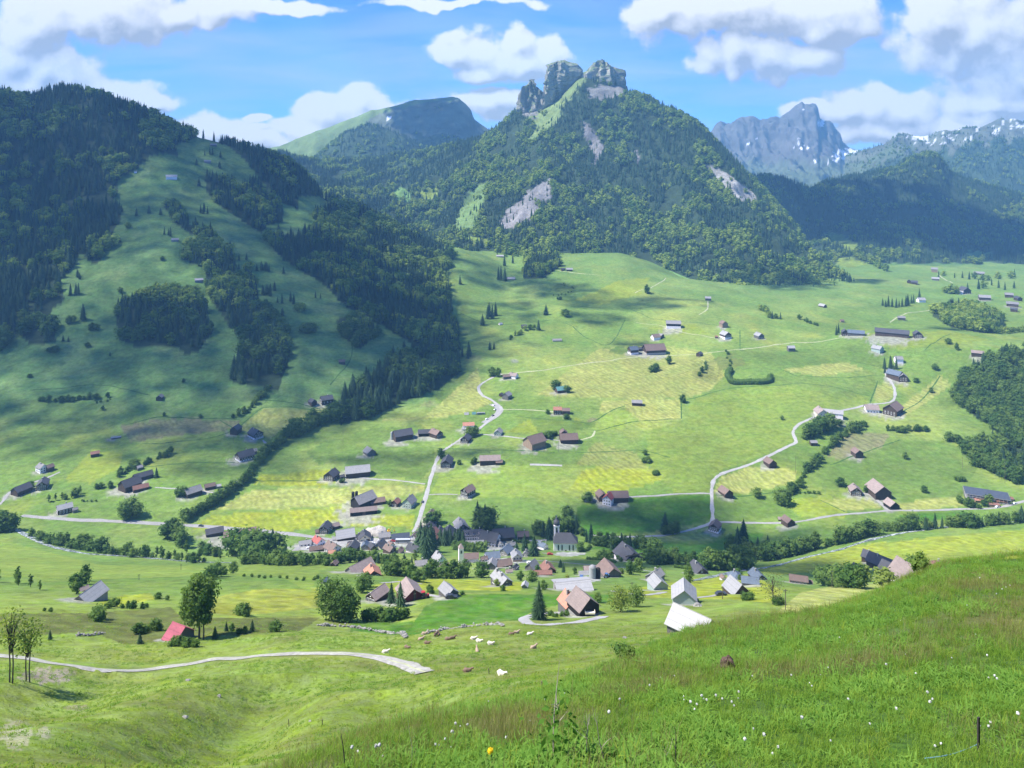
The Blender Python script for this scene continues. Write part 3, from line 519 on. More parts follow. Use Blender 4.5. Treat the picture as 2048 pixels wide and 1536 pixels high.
rock_tower('rock_summit', 'right crag of the double summit, pale and craggy', 2835, [(122,1198,1206),(126,1190,1213),(132,1184,1220),(139,1180,1238),(146,1172,1243),(156,1166,1248),(170,1164,1253),(186,1170,1256),(200,1180,1258)], 50, 9, 200)
rock_tower('rock_summit', 'small pointed crag on the left shoulder of the middle mountain', 2870, [(160,1062,1065),(168,1058,1069),(175,1046,1071),(186,1040,1080),(200,1038,1086),(220,1036,1088),(236,1034,1086)], 36, 14, 238)
CRAG = []
rock_tower('rock_summit', 'low rock step between the left shoulder crag and the summit', 2868, [(182,1076,1080),(192,1068,1088),(206,1064,1090),(230,1060,1092)], 30, 23, 232)

M_ROAD = plain('road_pale', (.30, .29, .27), .9, .16, .6)
M_GRAVEL = plain('track_gravel', (.31, .295, .25), .95, .30, 1.2)
M_PATH = plain('path_worn', (.36, .37, .22), .95, .2, .5)
M_WATER, nt, b = nmat('stream_water'); geo = N(nt, 'ShaderNodeNewGeometry')
a = noise_n(nt, geo.outputs['Position'], .35, 5, .7); nt.links.new(mixc(nt, 'MIX', maprange(nt, a, .46, .60, 0, 1), (.10, .13, .12), (.55, .58, .58)), b.inputs['Base Color']); b.inputs['Roughness'].default_value = .25
def smooth_line(P, step):
    P = np.asarray(P, float)
    d = np.concatenate([[0], np.cumsum(np.linalg.norm(np.diff(P, axis=0), axis=1))])
    n = max(3, int(d[-1]/step)); t = np.linspace(0, d[-1], n)
    Q = np.stack([pchip(d, P[:, k], t) for k in range(P.shape[1])], 1)
    return Q
def ribbon(name, label, pix, width, mat, off=.16, lat=4, kind='structure', wv=0.0, mid=None):
    W3 = np.array([at(*p) for p in pix])[:, :2]
    Q = smooth_line(W3, max(.8, width*.45)); T = np.gradient(Q, axis=0); T /= np.linalg.norm(T, axis=1)[:, None]+1e-9
    Nn = np.stack([-T[:, 1], T[:, 0]], 1); rows = []
    o = np.linspace(-.5, .5, lat+1)
    wid = width*(1+wv*fbm(np.arange(len(Q))/6, np.zeros(len(Q)), 7, 2))
    for a in o:
        xy = Q+Nn*(a*wid)[:, None]+ (Nn*(fbm(np.arange(len(Q))/2.5, np.full(len(Q), a*9), 8, 2)*.10*width)[:, None] if abs(a) > .45 else 0)
        rows.append(np.stack([xy[:, 0], xy[:, 1], hz(xy[:, 0], xy[:, 1])+off*(1 if abs(a) < .45 else .55)], 1))
    V = np.stack(rows, 0).reshape(-1, 3)
    f = grid_faces(len(o), len(Q))
    mi = None
    if mid is not None:
        lane = np.repeat(np.arange(lat), len(Q)-1); col_ = np.tile(np.arange(len(Q)-1), lat)
        mi = ((np.abs(lane-(lat-1)/2) < .8) & (fbm(col_/5, lane*3.0, 17, 2) > -.25)).astype(int)
    me = np_mesh(name, V, f, [mat, mid] if mid is not None else mat, mi, True)
    return tag(mesh_obj(name, me), label=label, kind=kind)
ROADS = [
 ('road','pale main road along the valley floor',[(44,1031),(100,1036),(200,1041),(350,1049),(420,1054),(500,1060),(580,1068),(640,1076),(700,1083),(770,1083),(840,1080)],6.0),
 ('road','straight pale lane climbing from the village over the meadows',[(826,1064),(834,1050),(842,1026),(850,1000),(860,962),(870,930),(880,908),(905,889),(932,872),(960,856),(985,836),(1002,818),(986,802),(964,790),(957,775),(972,762),(1004,748)],3.8),
 ('path','thin path crossing the upper terrace',[(1004,748),(1060,743),(1150,730),(1250,716),(1330,711),(1400,708),(1500,697),(1600,685),(1680,676),(1740,674)],2.2),
 ('road','lane spur to the barn beside the yellow field',[(700,954),(770,959),(850,968)],2.2),('road','lane spur to the lone timber farmhouse',[(852,990),(915,989)],2.0),
 ('road','lane to the two brown barns in the middle meadow',[(948,868),(1000,872),(1060,877),(1130,882)],2.4),('path','faint track to the barn on the mound',[(1003,820),(1060,820),(1110,824)],2.0),
 ('path','curved track behind the two brown barns',[(1160,880),(1185,872),(1190,862)],2.2),
 ('road','lane from the white fronted farmhouse to the crossroads',[(1225,1003),(1260,994),(1330,990),(1423,988)],2.8),
 ('road','lane climbing past the crossroads to the upper farms on the right',[(1180,1070),(1240,1074),(1310,1072),(1380,1060),(1424,1043),(1424,1012),(1424,975),(1428,960),(1450,945),(1520,920),(1575,893),(1592,884),(1586,866),(1596,850),(1625,836),(1680,822),(1740,809),(1778,805),(1790,788),(1786,770),(1774,752),(1770,736)],3.4),
 ('road','lane along the foot of the right hand slope',[(1424,1044),(1520,1046),(1600,1043),(1700,1028),(1800,1021),(1900,1019),(1980,1017),(2060,1000)],3.4),
 ('road','drive to the large gabled barn on the right',[(1715,985),(1740,990),(1760,1005),(1775,1020)],3.2),
 ('road','farm lane at the left edge of the valley',[(-40,1040),(4,1004),(20,985),(60,968),(95,955),(120,944)],2.8),('road','curving lane up to the left hand farms',[(432,1004),(434,988),(470,967),(498,945),(520,918),(534,893),(526,880)],2.6),
 ('road','lane to the dark barn near the creek hedge',[(310,975),(380,979),(434,986)],2.0),('path','track to the long barn on the terrace',[(1272,645),(1310,649),(1350,660),(1400,670),(1450,680)],1.8),
 ('path','track below the upper hut',[(1416,602),(1413,620),(1398,630)],2.4),('path','track at the wood edge above the terrace',[(1332,556),(1312,570),(1270,586)],2.2),('path','track to the alp huts under the wood',[(1114,541),(1150,546),(1200,551)],2.0),
 ('path','track over the side valley',[(1780,645),(1800,632),(1850,622),(1900,616)],2.6),('path','straight track in the far side valley',[(1875,548),(1905,566)],3.0),
 ('road','bright lane behind the middle barns',[(760,1166),(800,1164),(845,1168)],2.4),('road','lane past the lower barns',[(1225,1182),(1290,1190),(1330,1184)],3.0),('road','lane to the barn with the pale roof',[(1392,1196),(1425,1192),(1460,1182),(1475,1177)],3.4),
 ('road','lane from the long hall to the silo farm',[(1330,1148),(1262,1137),(1160,1128),(1060,1120)],2.4),('road','yard lane beside the silo farm',[(1100,1160),(1150,1156),(1200,1152),(1225,1150)],4.0),
 ('road','village street behind the mint green house',[(640,1082),(600,1092),(590,1102)],5),('road','church lane',[(1040,1082),(1090,1080),(1105,1072)],3),('road','church forecourt',[(1085,1106),(1120,1109),(1170,1109)],4.0),
 ('road','pale farm drive curving round the dark spruce',[(1120,1226),(1090,1227),(1062,1231),(1048,1239),(1056,1247),(1090,1250),(1130,1247),(1170,1241),(1206,1233)],3.8),
 ('track','pale gravel track winding over the lit slope',[(-40,1306),(0,1312),(60,1318),(130,1330),(190,1338),(250,1342),(310,1338),(380,1328),(450,1317),(540,1310),(640,1307),(700,1308),(745,1314),(790,1325),(825,1337),(850,1346)],3.5),
 ('road','yard of the sunny red barn',[(826,1192),(850,1190),(880,1194)],2.6),
]
for nm, lb, px, wd in ROADS:
    ribbon(nm, lb, px, wd, M_PATH if nm == 'path' else (M_GRAVEL if nm == 'track' else M_ROAD), **(dict(lat=7, mid=M_PATH) if nm == 'track' else dict(wv=.35)))
ribbon('parking_area', 'pale widened parking place at the bend of the lane', [(985,808),(1000,820),(985,836),(968,846)], 9, M_ROAD, .14)
ribbon('village_square', 'pale paved village street among the houses', [(600,1100),(680,1084),(760,1081),(836,1083)], 13, M_ROAD, .12)
ribbon('stream', 'stony mountain stream with white water on the left', [(30,1058),(48,1068),(80,1083),(125,1098),(190,1109),(260,1113),(330,1119),(400,1124),(470,1126)], 5.5, M_WATER, .3, 6, wv=.5)
ribbon('stream', 'stretch of stony stream glinting between the bushes on the right', [(1380,1162),(1450,1148),(1520,1137),(1600,1118),(1660,1104),(1720,1086),(1800,1067),(1900,1053),(2060,1040)], 4.5, M_WATER, .3, 6, wv=.5)
M_EDGE = plain('rank_grass', (.045, .10, .02), .95, .35, .8)
for i_, ln_ in enumerate([[(250,850),(330,834),(480,839)],[(470,862),(500,835),(530,815),(610,818),(660,822)],[(440,840),(465,860),(350,884),(262,888)],[(280,935),(400,925),(470,925)],[(505,962),(690,958)],[(860,895),(1000,900),(1110,905)],[(1040,833),(1180,848)],[(1180,846),(1215,826),(1250,812)],[(1362,797),(1363,838)],[(1190,862),(1280,842),(1362,838)],[(1150,905),(1270,900),(1340,915)],[(1370,800),(1480,775),(1580,768),(1740,792)],[(1430,990),(1560,985),(1640,988)],[(1640,1000),(1690,1024)],[(1755,762),(1740,806)],[(1700,722),(1770,735)],[(1560,738),(1600,752),(1690,756),(1752,750)],[(1240,612),(1330,640),(1430,650)],[(1130,645),(1210,690),(1250,640)],[(1480,660),(1480,700)],[(1790,835),(1880,752)],[(1660,930),(1800,880)],[(1850,700),(1900,668)],[(520,800),(640,818)],[(60,780),(190,770),(300,790)],[(690,640),(700,720),(660,770)],[(900,610),(1000,650),(1100,640)]]):
    ribbon('field_edge', 'line of darker rank grass along a field border', ln_, 1.6, M_EDGE, .12, 2, wv=.6)
ribbon('worn_grass', 'strip of pale bare ground in the meadow', [(1060,929),(1090,930),(1124,931)], 4, M_ROAD, .1)
# ---------------------------------------------------------------- trees
def leaf_mat(name, c1, c2, tr=.35, hv=.5):
    m, nt, b = nmat(name); oi = N(nt, 'ShaderNodeObjectInfo'); geo = N(nt, 'ShaderNodeNewGeometry')
    n = noise_n(nt, geo.outputs['Position'], .55, 3, .6)
    f = math_n(nt, 'ADD', math_n(nt, 'MULTIPLY', oi.outputs['Random'], .95), math_n(nt, 'MULTIPLY', math_n(nt, 'SUBTRACT', n, .5), hv))
    c = mixc(nt, 'MIX', f, c1, c2)
    nt.links.new(c, b.inputs['Base Color']); b.inputs['Roughness'].default_value = .8; b.inputs['Specular IOR Level'].default_value = .12
    t = N(nt, 'ShaderNodeBsdfTranslucent'); g = mixc(nt, 'MULTIPLY', 1.0, c, (1.3, 1.45, .6)); nt.links.new(g, t.inputs[0])
    ms = N(nt, 'ShaderNodeMixShader'); ms.inputs[0].default_value = tr
    nt.links.new(b.outputs[0], ms.inputs[1]); nt.links.new(t.outputs[0], ms.inputs[2]); nt.links.new(ms.outputs[0], nt.nodes['Material Output'].inputs[0])
    return m
M_LEAF = leaf_mat('leaf_fresh', (.052, .112, .022), (.135, .205, .042))
M_LEAFF = leaf_mat('leaf_mountain', (.085, .165, .028), (.29, .36, .07))
M_LEAFY = leaf_mat('leaf_spring', (.19, .25, .045), (.27, .31, .07))
M_LEAFG = leaf_mat('leaf_grey', (.12, .15, .06), (.16, .18, .08))
M_BUSH = leaf_mat('bush_leaf', (.055, .115, .022), (.11, .18, .035))
M_NEEDLE = leaf_mat('needle', (.024, .056, .025), (.056, .102, .041), .14)
M_BARK = plain('bark', (.085, .07, .055), .9, .3, 3)
M_DEAD = plain('bare_wood', (.25, .24, .22), .9, .2, 3)
def quads(P, Nrm, size, g, asp=1.0):
    """leaf clumps: one small irregular face at each P"""
    n = len(P); Nrm = Nrm/(np.linalg.norm(Nrm, axis=1)[:, None]+1e-9)
    r = g.normal(size=(n, 3)); u = np.cross(Nrm, r); u /= np.linalg.norm(u, axis=1)[:, None]+1e-9; w = np.cross(Nrm, u)
    s = (size*(.6+.8*g.random(n)))[:, None]; a = asp*(.7+.6*g.random((n, 1)))
    V = np.stack([P-u*s*a, P-w*s*.8+u*s*.15, P+u*s*a, P+w*s*(.5+.5*g.random((n, 1)))-u*s*.2], 1).reshape(-1, 3)
    return V, np.arange(4*n).reshape(n, 4)
def broad_parts(seed, nleaf, size, wide=.36, trunk=.22, lobes=9, top=1.0, core=True, tall=False, gaps=.0, ntr=1, tr=1.0):
    """unit-height broadleaf tree: (trunk MB, crown MB)"""
    g = np.random.default_rng(seed); tb = MB(); cb = MB()
    L = []
    for i in range(lobes):
        z = trunk+(top-trunk)*((i+.5)/lobes)*.86+.03
        t = (z-trunk)/(top-trunk); rad = wide*(math.sin(PI*min(max(t*.82+.14, 0), 1))**.75)
        th = i*2.4+g.random()*1.2; rr = rad*(.55 if i < lobes-1 else .1)*(.6+.6*g.random())
        L.append((np.array([rr*math.cos(th), rr*math.sin(th), z]), rad*(.52+.30*g.random())))
    L.append((np.array([0, 0, trunk+(top-trunk)*.45]), wide*.72))
    for k in range(ntr):
        ox = 0 if ntr == 1 else (k-.5*(ntr-1))*.06
        tb.tube([(ox, 0, -.03), (ox*1.1+.006, .004, trunk*.5), (ox*1.3-.004, 0, trunk), (ox*1.6+.01, .01, (trunk+top)*.52), (ox*2, 0, top*.86)], np.array([.026, .021, .018, .011, .003])*tr/(1+.25*(ntr-1)), 6, 0)
    for c, r in L[:-1]:
        st = np.array([0, 0, max(trunk*.8, c[2]*.62)]); tb.tube([st, st*.5+c*.5+np.array([0, 0, .02]), c], [.011, .007, .003], 4, 0)
    if core:
        for c, r in L: cb.blob(c, (r*.66, r*.66, r*.60), 1, 1, .45, seed+int(c[2]*100))
    tot = sum(r*r for c, r in L)
    for c, r in L:
        n = int(nleaf*r*r/tot); d = g.normal(size=(n, 3)); d /= np.linalg.norm(d, axis=1)[:, None]
        if gaps: d = d[(fbm(d[:, 0]*2.2+c[0]*9, d[:, 1]*2.2+d[:, 2]*1.9, seed, 2) > -gaps)]
        n = len(d); rr = r*(.62+.58*g.random(n)**.8)
        P = c+d*rr[:, None]*np.array([1, 1, .92]); V, Q = quads(P, d+.55*g.normal(size=(n, 3))+np.array([0, 0, .25]), size, g); cb.add(V, Q, 1)
    return tb, cb
def spruce_parts(seed, layers, pts, wide=.17, low=.06, ragged=.35, dens=1):
    g = np.random.default_rng(seed); tb = MB(); cb = MB()
    tb.tube([(0, 0, -.03), (0, 0, .5), (0, 0, .97)], [.016, .010, .002], 5, 0)
    for i in range(layers):
        t = i/(layers-1); z = low+(1-low-.02)*t**.92; r = wide*(1-t)**.82*(.86+.28*g.random())+.008
        th0 = g.random()*6.28; n = max(5, int(pts*(1-.55*t)))
        V = [(0, 0, z+.055+.02*(1-t))]; F_ = []
        for j in range(n):
            a = th0+j*2*PI/n; rr = r*(1-ragged*g.random()); dz = -.035*(1-t)-.02-.025*g.random(); wv = PI/n*.72
            b_ = len(V)
            V += [(rr*.55*math.cos(a-wv), rr*.55*math.sin(a-wv), z+dz*.35), (rr*math.cos(a), rr*math.sin(a), z+dz), (rr*.55*math.cos(a+wv), rr*.55*math.sin(a+wv), z+dz*.35)]
            F_.append([0, b_, b_+1, b_+2])
        cb.add(V, F_, 1)
    # dark core
    V = []; n = 6
    for z, r in ((low+.02, wide*.45), (.5, wide*.27), (.93, .006)):
        V += [(r*math.cos(k*1.047), r*math.sin(k*1.047), z) for k in range(n)]
    cb.add(V, [[i*n+j, i*n+(j+1) % n, (i+1)*n+(j+1) % n, (i+1)*n+j] for i in range(2) for j in range(n)], 1)
    return tb, cb
def merge(tb, cb, name, mats):
    m = MB(); m.v = tb.v+[v for v in cb.v]; m.n = tb.n+cb.n
    for k in tb.f: m.f.setdefault(k, []).extend(tb.f[k]); m.m.setdefault(k, []).extend(tb.m[k])
    for k in cb.f: m.f.setdefault(k, []).extend([f+tb.n for f in cb.f[k]]); m.m.setdefault(k, []).extend(cb.m[k])
    return m.mesh(name, mats)
BROAD = [merge(*broad_parts(40+i, 520, .040, (.27, .36, .31, .42, .24, .34)[i], (.05, .08, .04, .10, .06, .12)[i], (9, 8, 11, 10, 8, 7)[i]), 'broadleaf_tree', [M_BARK, M_LEAF]) for i in range(6)]
BRFAR = [merge(*broad_parts(60+i, 200, .050, .30+.05*(i % 3), .08, 7), 'broadleaf_tree', [M_BARK, M_LEAFF]) for i in range(3)]
SLIM = [merge(*broad_parts(80+i, 380, .032, .17, .08, 8), 'slender_tree', [M_BARK, M_LEAF]) for i in range(2)]
SPRUCE = [merge(*spruce_parts(100+i, 15, 12, .23+.03*(i % 3)), 'spruce_tree', [M_BARK, M_NEEDLE]) for i in range(4)]
SPFAR = [merge(*spruce_parts(120+i, 8, 7, .21+.025*i), 'spruce_tree', [M_BARK, M_NEEDLE]) for i in range(3)]
SHRUB = [merge(*broad_parts(140+i, 300, .07, .55, .02, 6), 'shrub', [M_BARK, M_BUSH]) for i in range(3)]
def two_part(name, tb, cb, bark, leaf): return tb.mesh(name+'_trunk', [bark]), cb.mesh(name+'_crown', [bark, leaf])

def scatter(name, label, P, S, rot, var, meshes, mats=None):
    """one mass of plants that nobody would count: points that carry copies of a few meshes"""
    P = np.asarray(P, np.float32); n = len(P)
    me = bpy.data.meshes.new(name); me.vertices.add(n); me.vertices.foreach_set('co', P.ravel())
    for nm, ty, arr in (('sc', 'FLOAT_VECTOR', np.asarray(S, np.float32)), ('rt', 'FLOAT_VECTOR', np.asarray(rot, np.float32))):
        a = me.attributes.new(nm, ty, 'POINT'); a.data.foreach_set('vector', arr.ravel())
    a = me.attributes.new('vr', 'INT', 'POINT'); a.data.foreach_set('value', np.asarray(var, np.int32))
    col = bpy.data.collections.new(name+'_kinds')
    for i, m in enumerate(meshes):
        col.objects.link(bpy.data.objects.new('%s_kind_%02d' % (name, i), m))
    ob = mesh_obj(name, me); g = bpy.data.node_groups.new(name+'_spread', 'GeometryNodeTree')
    g.interface.new_socket('Geometry', in_out='INPUT', socket_type='NodeSocketGeometry'); g.interface.new_socket('Geometry', in_out='OUTPUT', socket_type='NodeSocketGeometry')
    gi = g.nodes.new('NodeGroupInput'); go = g.nodes.new('NodeGroupOutput')
    ip = g.nodes.new('GeometryNodeInstanceOnPoints'); ci = g.nodes.new('GeometryNodeCollectionInfo'); ci.inputs[0].default_value = col
    ci.inputs['Separate Children'].default_value = True; ci.inputs['Reset Children'].default_value = True
    def na(nm, ty):
        x = g.nodes.new('GeometryNodeInputNamedAttribute'); x.data_type = ty; x.inputs[0].default_value = nm
        return [o for o in x.outputs if o.enabled and o.name == 'Attribute'][0]
    g.links.new(gi.outputs[0], ip.inputs['Points']); g.links.new(ci.outputs[0], ip.inputs['Instance']); ip.inputs['Pick Instance'].default_value = True
    g.links.new(na('vr', 'INT'), ip.inputs['Instance Index']); g.links.new(na('rt', 'FLOAT_VECTOR'), ip.inputs['Rotation']); g.links.new(na('sc', 'FLOAT_VECTOR'), ip.inputs['Scale'])
    g.links.new(ip.outputs[0], go.inputs[0])
    md = ob.modifiers.new('spread', 'NODES'); md.node_group = g
    return tag(ob, label, kind='stuff')

# --- where trees grow: every tree is (kind, x, y, z, height, label, group)
TREES = []
def grow(kind, X, Y, Z, h, label, group=None, keep=False): TREES.append((kind, float(X), float(Y), float(Z), float(h), label, group, keep))
def occupied_free(): pass
WOOD = {  # wood: (spacing m, share of broadleaf, height range, label part)
 'la':(10,.22,(18,31),'upper left forest'),'lb':(10,.08,(18,29),'wood along the left ridge'),'lc':(9.5,.22,(20,31),'slanting wood high on the left mountain'),
 'ld':(8.8,.38,(18,30),'long wood on the right flank of the left mountain'),'ld2':(7,.5,(13,20),'small wood under the long flank wood'),
 'le':(8,.5,(16,26),'rounded wood in the middle of the left slope'),'lf':(8,.42,(17,27),'ribbon of wood running down the left slope'),
 'mg':(8,.15,(18,28),'dark wood corner at the top of the terrace'),'mh':(6.5,.72,(13,20),'leafy wood on the hillock at the right edge'),'mi':(9,.85,(16,26),'round dark wood in the right side valley'),'mj':(5,.6,(9,14),'clump of trees below the crossroads')}
for k, (spc, bf, hr, nm) in WOOD.items():
    poly = np.array(FORESTS[k], float); lo, hi = poly.min(0), poly.max(0)
    m = (px_ >= max(lo[0], -160)) & (px_ <= min(hi[0], 2140)) & (py_ >= lo[1]) & (py_ <= hi[1]) & (Y_ > 500)
    ys = Y_[m]; 
    if not len(ys): continue
    y0, y1 = ys.min(), ys.max(); a, b_ = max(lo[0], -160), min(hi[0], 2140)
    area = (b_-a)/F*(y1*y1-y0*y0)/2; n = int(area/(spc*spc))
    u_ = rng.random(n); Yt = np.sqrt(y0*y0+u_*(y1*y1-y0*y0)); pt = a+rng.random(n)*(b_-a)
    Xt = (pt-CX)/F*Yt; Zt = hz(Xt, Yt); qt = HY-F*Zt/Yt
    ok = in_poly(pt+6*fbm(pt/8, qt/8, 3, 2), qt+4*fbm(pt/8, qt/8, 4, 2), FORESTS[k]) & (fbm(Xt/45, Yt/60, 47, 3) > -.46); cl = fbm(Xt/70, Yt/70, 41, 3)
    for i in np.nonzero(ok)[0]:
        br = rng.random() < np.clip(bf+cl[i]*1.1, 0, 1)
        h = rng.uniform(*hr)*(.85 if br else 1)*(1 if rng.random() > .12 else .62)
        grow('b' if br else 's', Xt[i], Yt[i], Zt[i], h, ('leafy tree' if br else 'dark spruce')+' in the '+nm, 'trees of the '+nm)
def wood_on(mi, spc, bff, hr, nm, region=None, gmax=.085, share=1.0):
    m = MOUNT[mi]; T, px = m['T'], m['px']; X, Y, Z, P, C = m['X'], m['Y'], m['Z'], m['P'], m['C']
    e1 = np.stack([np.diff(a[:-1], axis=1) for a in (X, Y)], -1); e2 = np.stack([np.diff(a[:, :-1], axis=0) for a in (X, Y)], -1)
    ar = np.abs(e1[..., 0]*e2[..., 1]-e1[..., 1]*e2[..., 0])
    good = (C[:-1, :-1, 1] < gmax) & (T[:-1, None] < 1.12) & (T[:-1, None] > -.02) & (px[None, :-1] > -150) & (px[None, :-1] < 2160)
    if region is not None: good &= region(np.repeat(px[None, :-1], len(T)-1, 0), P[:-1, :-1])
    cnt = rng.poisson(ar*good/(spc*spc)*share); r_, c_ = np.nonzero(cnt); cnt = cnt*(fbm(X[:-1, :-1]/70, Y[:-1, :-1]/110, 46+mi, 3) > -.47); r_, c_ = np.nonzero(cnt); k = cnt[r_, c_]; r_ = np.repeat(r_, k); c_ = np.repeat(c_, k)
    a = rng.random(len(r_)); b = rng.random(len(r_))
    bl = lambda A: (A[r_, c_]*(1-b)+A[r_, c_+1]*b)*(1-a)+(A[r_+1, c_]*(1-b)+A[r_+1, c_+1]*b)*a
    x, y, z = bl(X), bl(Y), bl(Z); q = HY-F*z/y; p = CX+F*x/y
    br = rng.random(len(x)) < np.clip(bff(p, q)+1.5*fbm(x/90, y/90, 43+mi, 3), 0, 1)
    hh = rng.uniform(hr[0], hr[1], len(x))
    for i in range(len(x)): grow('b' if br[i] else 's', x[i], y[i], z[i]-.5, hh[i]*(.82 if br[i] else 1)*(1 if rng.random() > .15 else .6), ('leafy tree' if br[i] else 'dark spruce')+' in the '+nm, 'trees of the '+nm)
def g_bf(p, q):
    f = np.full(len(p), .24); f = np.where((p > 975) & (p < 1160) & (q > 262) & (q < 390), .80, f); f = np.where((q > 455) & (p > 1150), .50, f)
    f = np.where((p > 1250) & (p < 1420) & (q > 200) & (q < 330), .30, f); f = np.where(p < 900, .10, f); f = np.where((p < 900) & (q > 385), .4, f)
    return np.where((q < 250) & (p < 1180), .08, f)
wood_on(0, 10.8, g_bf, (16, 29), 'forest on the middle mountain', lambda p, q: ~((p > 1085) & (p < 1165) & (q < 175)) & (q > 150))
wood_on(1, 22, lambda p, q: np.full(len(p), .1), (14, 24), 'foot of the far grassy mountain')
wood_on(2, 15, lambda p, q: np.full(len(p), .03), (16, 26), 'far wooded spur')
wood_on(4, 20, lambda p, q: np.full(len(p), .15), (16, 28), 'flank of the snow streaked ridge', lambda p, q: q < 440)
wood_on(4, 24, lambda p, q: np.full(len(p), .1), (13, 24), 'flank of the snow streaked ridge', lambda p, q: (q < 345) & (q > 268), gmax=.17, share=.7)
wood_on(5, 13.5, lambda p, q: np.full(len(p), .10), (15, 26), 'forest shoulder on the right', lambda p, q: p > 1500)
wood_on(0, 16, lambda p, q: np.full(len(p), .35), (9, 17), 'forest on the middle mountain', lambda p, q: (q > 205) & (q < 500), gmax=.30, share=.22)
wood_on(0, 34, lambda p, q: np.full(len(p), .25), (12, 20), 'forest on the middle mountain', lambda p, q: (q > 190) & (q < 520), .4)
for pr, (lo, hi), n in ((([1096,1104,1116,1128,1142,1156,1163],[132,127,123,123,127,132,144]), (1100,1164), 26), (([1168,1176,1184,1192,1204,1214,1226,1238,1250],[146,137,129,125,125,129,137,148,176]), (1206,1252), 14), (([1040,1052,1062,1072,1086],[190,172,166,178,200]), (1066,1088), 9)):
    for p in rng.uniform(lo, hi, n):
        Yt = 2850+rng.uniform(-26, 20); q = float(np.interp(p, *pr))+rng.uniform(3, 16); grow('s', (p-CX)/F*Yt, Yt, (HY-q)/F*Yt, rng.uniform(9, 17), 'dark spruce clinging to the summit crags', 'spruces on the summit crags')
N_FAR = len(TREES)

def row(pts, n, h, kinds, label, group, jit=3.0, keep=True):
    """trees along a line seen at pts; h = range of seen heights (2048 px units)"""
    pts = np.array(pts, float); d = np.concatenate([[0], np.cumsum(np.hypot(*np.diff(pts, axis=0).T))])
    for i in range(n):
        t = (i+.5+rng.uniform(-.35, .35))/n*d[-1]; p = np.interp(t, d, pts[:, 0])+rng.normal()*jit*.6; q = np.interp(t, d, pts[:, 1])+rng.normal()*jit*.35
        P = at(p, q); k = kinds[int(rng.integers(len(kinds)))]; hh = rng.uniform(*h)*(.55 if k == 'u' else 1)
        nm = {'b':'leafy tree','s':'spruce','u':'bush','l':'slender tree','y':'yellowish tree'}[k]
        grow(k, *P, hh*P[1]/F, nm+' '+label, group, keep)
row([(368,1042),(400,1026),(430,1008),(470,982),(500,955),(515,930),(540,905),(570,884)], 44, (17,27), 'bbbbu', 'in the row along the creek between the left meadows', 'trees of the creek row')
row([(570,884),(610,862),(650,848),(700,830),(745,832)], 26, (22,40), 'bbb', 'at the upper end of the creek row under the flank wood', 'trees at the top of the creek row', 5)
row([(540,772),(520,800),(490,826),(465,836)], 12, (12,18), 'bbu', 'in the thin line below the ribbon of wood', 'thin line of trees below the ribbon wood')
row([(75,800),(105,806),(140,802),(195,798)], 15, (11,20), 'bu', 'in the hedge on the left slope', 'hedge trees on the left slope')
row([(190,808),(228,797)], 4, (6,9), 'u', 'in the low hedge on the left slope', 'low hedge bushes on the left slope')
row([(235,955),(262,938),(285,930),(345,908)], 16, (12,20), 'bbu', 'in the hedge behind the group of four barns', 'hedge trees behind the group of four barns')
row([(98,1004),(120,1000),(150,996),(165,985)], 7, (12,20), 'bl', 'in the loose row above the white roofed house', 'loose row of trees above the white roofed house')
row([(160,1002),(195,1004)], 5, (5,9), 'u', 'in the scrub right of the loose row of trees', 'scrub right of the loose row')
row([(-20,1060),(10,1062),(35,1062)], 8, (30,46), 'bbl', 'in the tall clump where the stream enters', 'tall clump of trees by the stream')
row([(60,1074),(95,1086),(130,1094),(170,1101),(205,1106)], 20, (18,36), 'bblu', 'on the near left bank of the stream', 'bank trees on the left')
row([(210,1108),(260,1112),(310,1116),(360,1122),(410,1126)], 24, (16,30), 'bblu', 'on the stony stream bank further along', 'bank trees further along the stream')
row([(330,1078),(352,1074),(375,1108)], 8, (28,46), 'bbl', 'in the clump beside the stream bend', 'clump of trees beside the stream bend')
row([(470,1112),(500,1112),(530,1112),(560,1108)], 14, (42,58), 'bbbs', 'in the big dark clump left of the village', 'big clump of trees left of the village')
row([(480,1128),(540,1130),(600,1130),(660,1128),(700,1124)], 24, (22,34), 'bbbu', 'in the dense row below the left end of the village', 'dense tree row below the left end of the village')
row([(690,1118),(730,1124),(770,1128),(800,1130),(830,1124)], 18, (16,28), 'bbls', 'below the middle of the village', 'trees below the middle of the village')
row([(838,1102),(856,1106),(868,1106),(850,1120)], 9, (48,66), 'ss', 'in the tall dark group behind the mint green house', 'tall dark spruces in the village')
row([(880,1088),(905,1090),(930,1092)], 9, (30,40), 's', 'in the clipped dark block above the chapel', 'dark spruce block above the chapel')
row([(775,1152),(800,1150),(815,1154),(835,1162),(860,1154),(878,1156),(898,1158),(940,1154)], 14, (24,40), 'bby', 'in the sunny grove before the village', 'sunny grove before the village')
row([(905,1100),(945,1104),(965,1106)], 8, (16,24), 'b', 'behind the chapel', 'trees behind the chapel')
row([(950,1056),(962,1058),(972,1060),(982,1062)], 6, (44,60), 'ssb', 'in the tall group above the dark roofed inn', 'tall trees above the dark roofed inn')
row([(1072,1072),(1088,1074),(1100,1076),(1140,1060),(1155,1066)], 9, (30,46), 'ssb', 'in the dark group behind the church', 'dark trees behind the church')
row([(1105,1060),(1140,1052),(1168,1072)], 10, (14,24), 'b', 'on the shaded bank above the church', 'trees on the shaded bank above the church')
row([(1170,1084),(1195,1090),(1225,1096),(1262,1094),(1290,1100),(1330,1112)], 20, (20,34), 'bbsu', 'in the row right of the church', 'tree row right of the church')
row([(1195,1114),(1225,1116),(1245,1124)], 8, (12,30), 'bu', 'beside the chalet with the balcony', 'trees beside the balcony chalet')
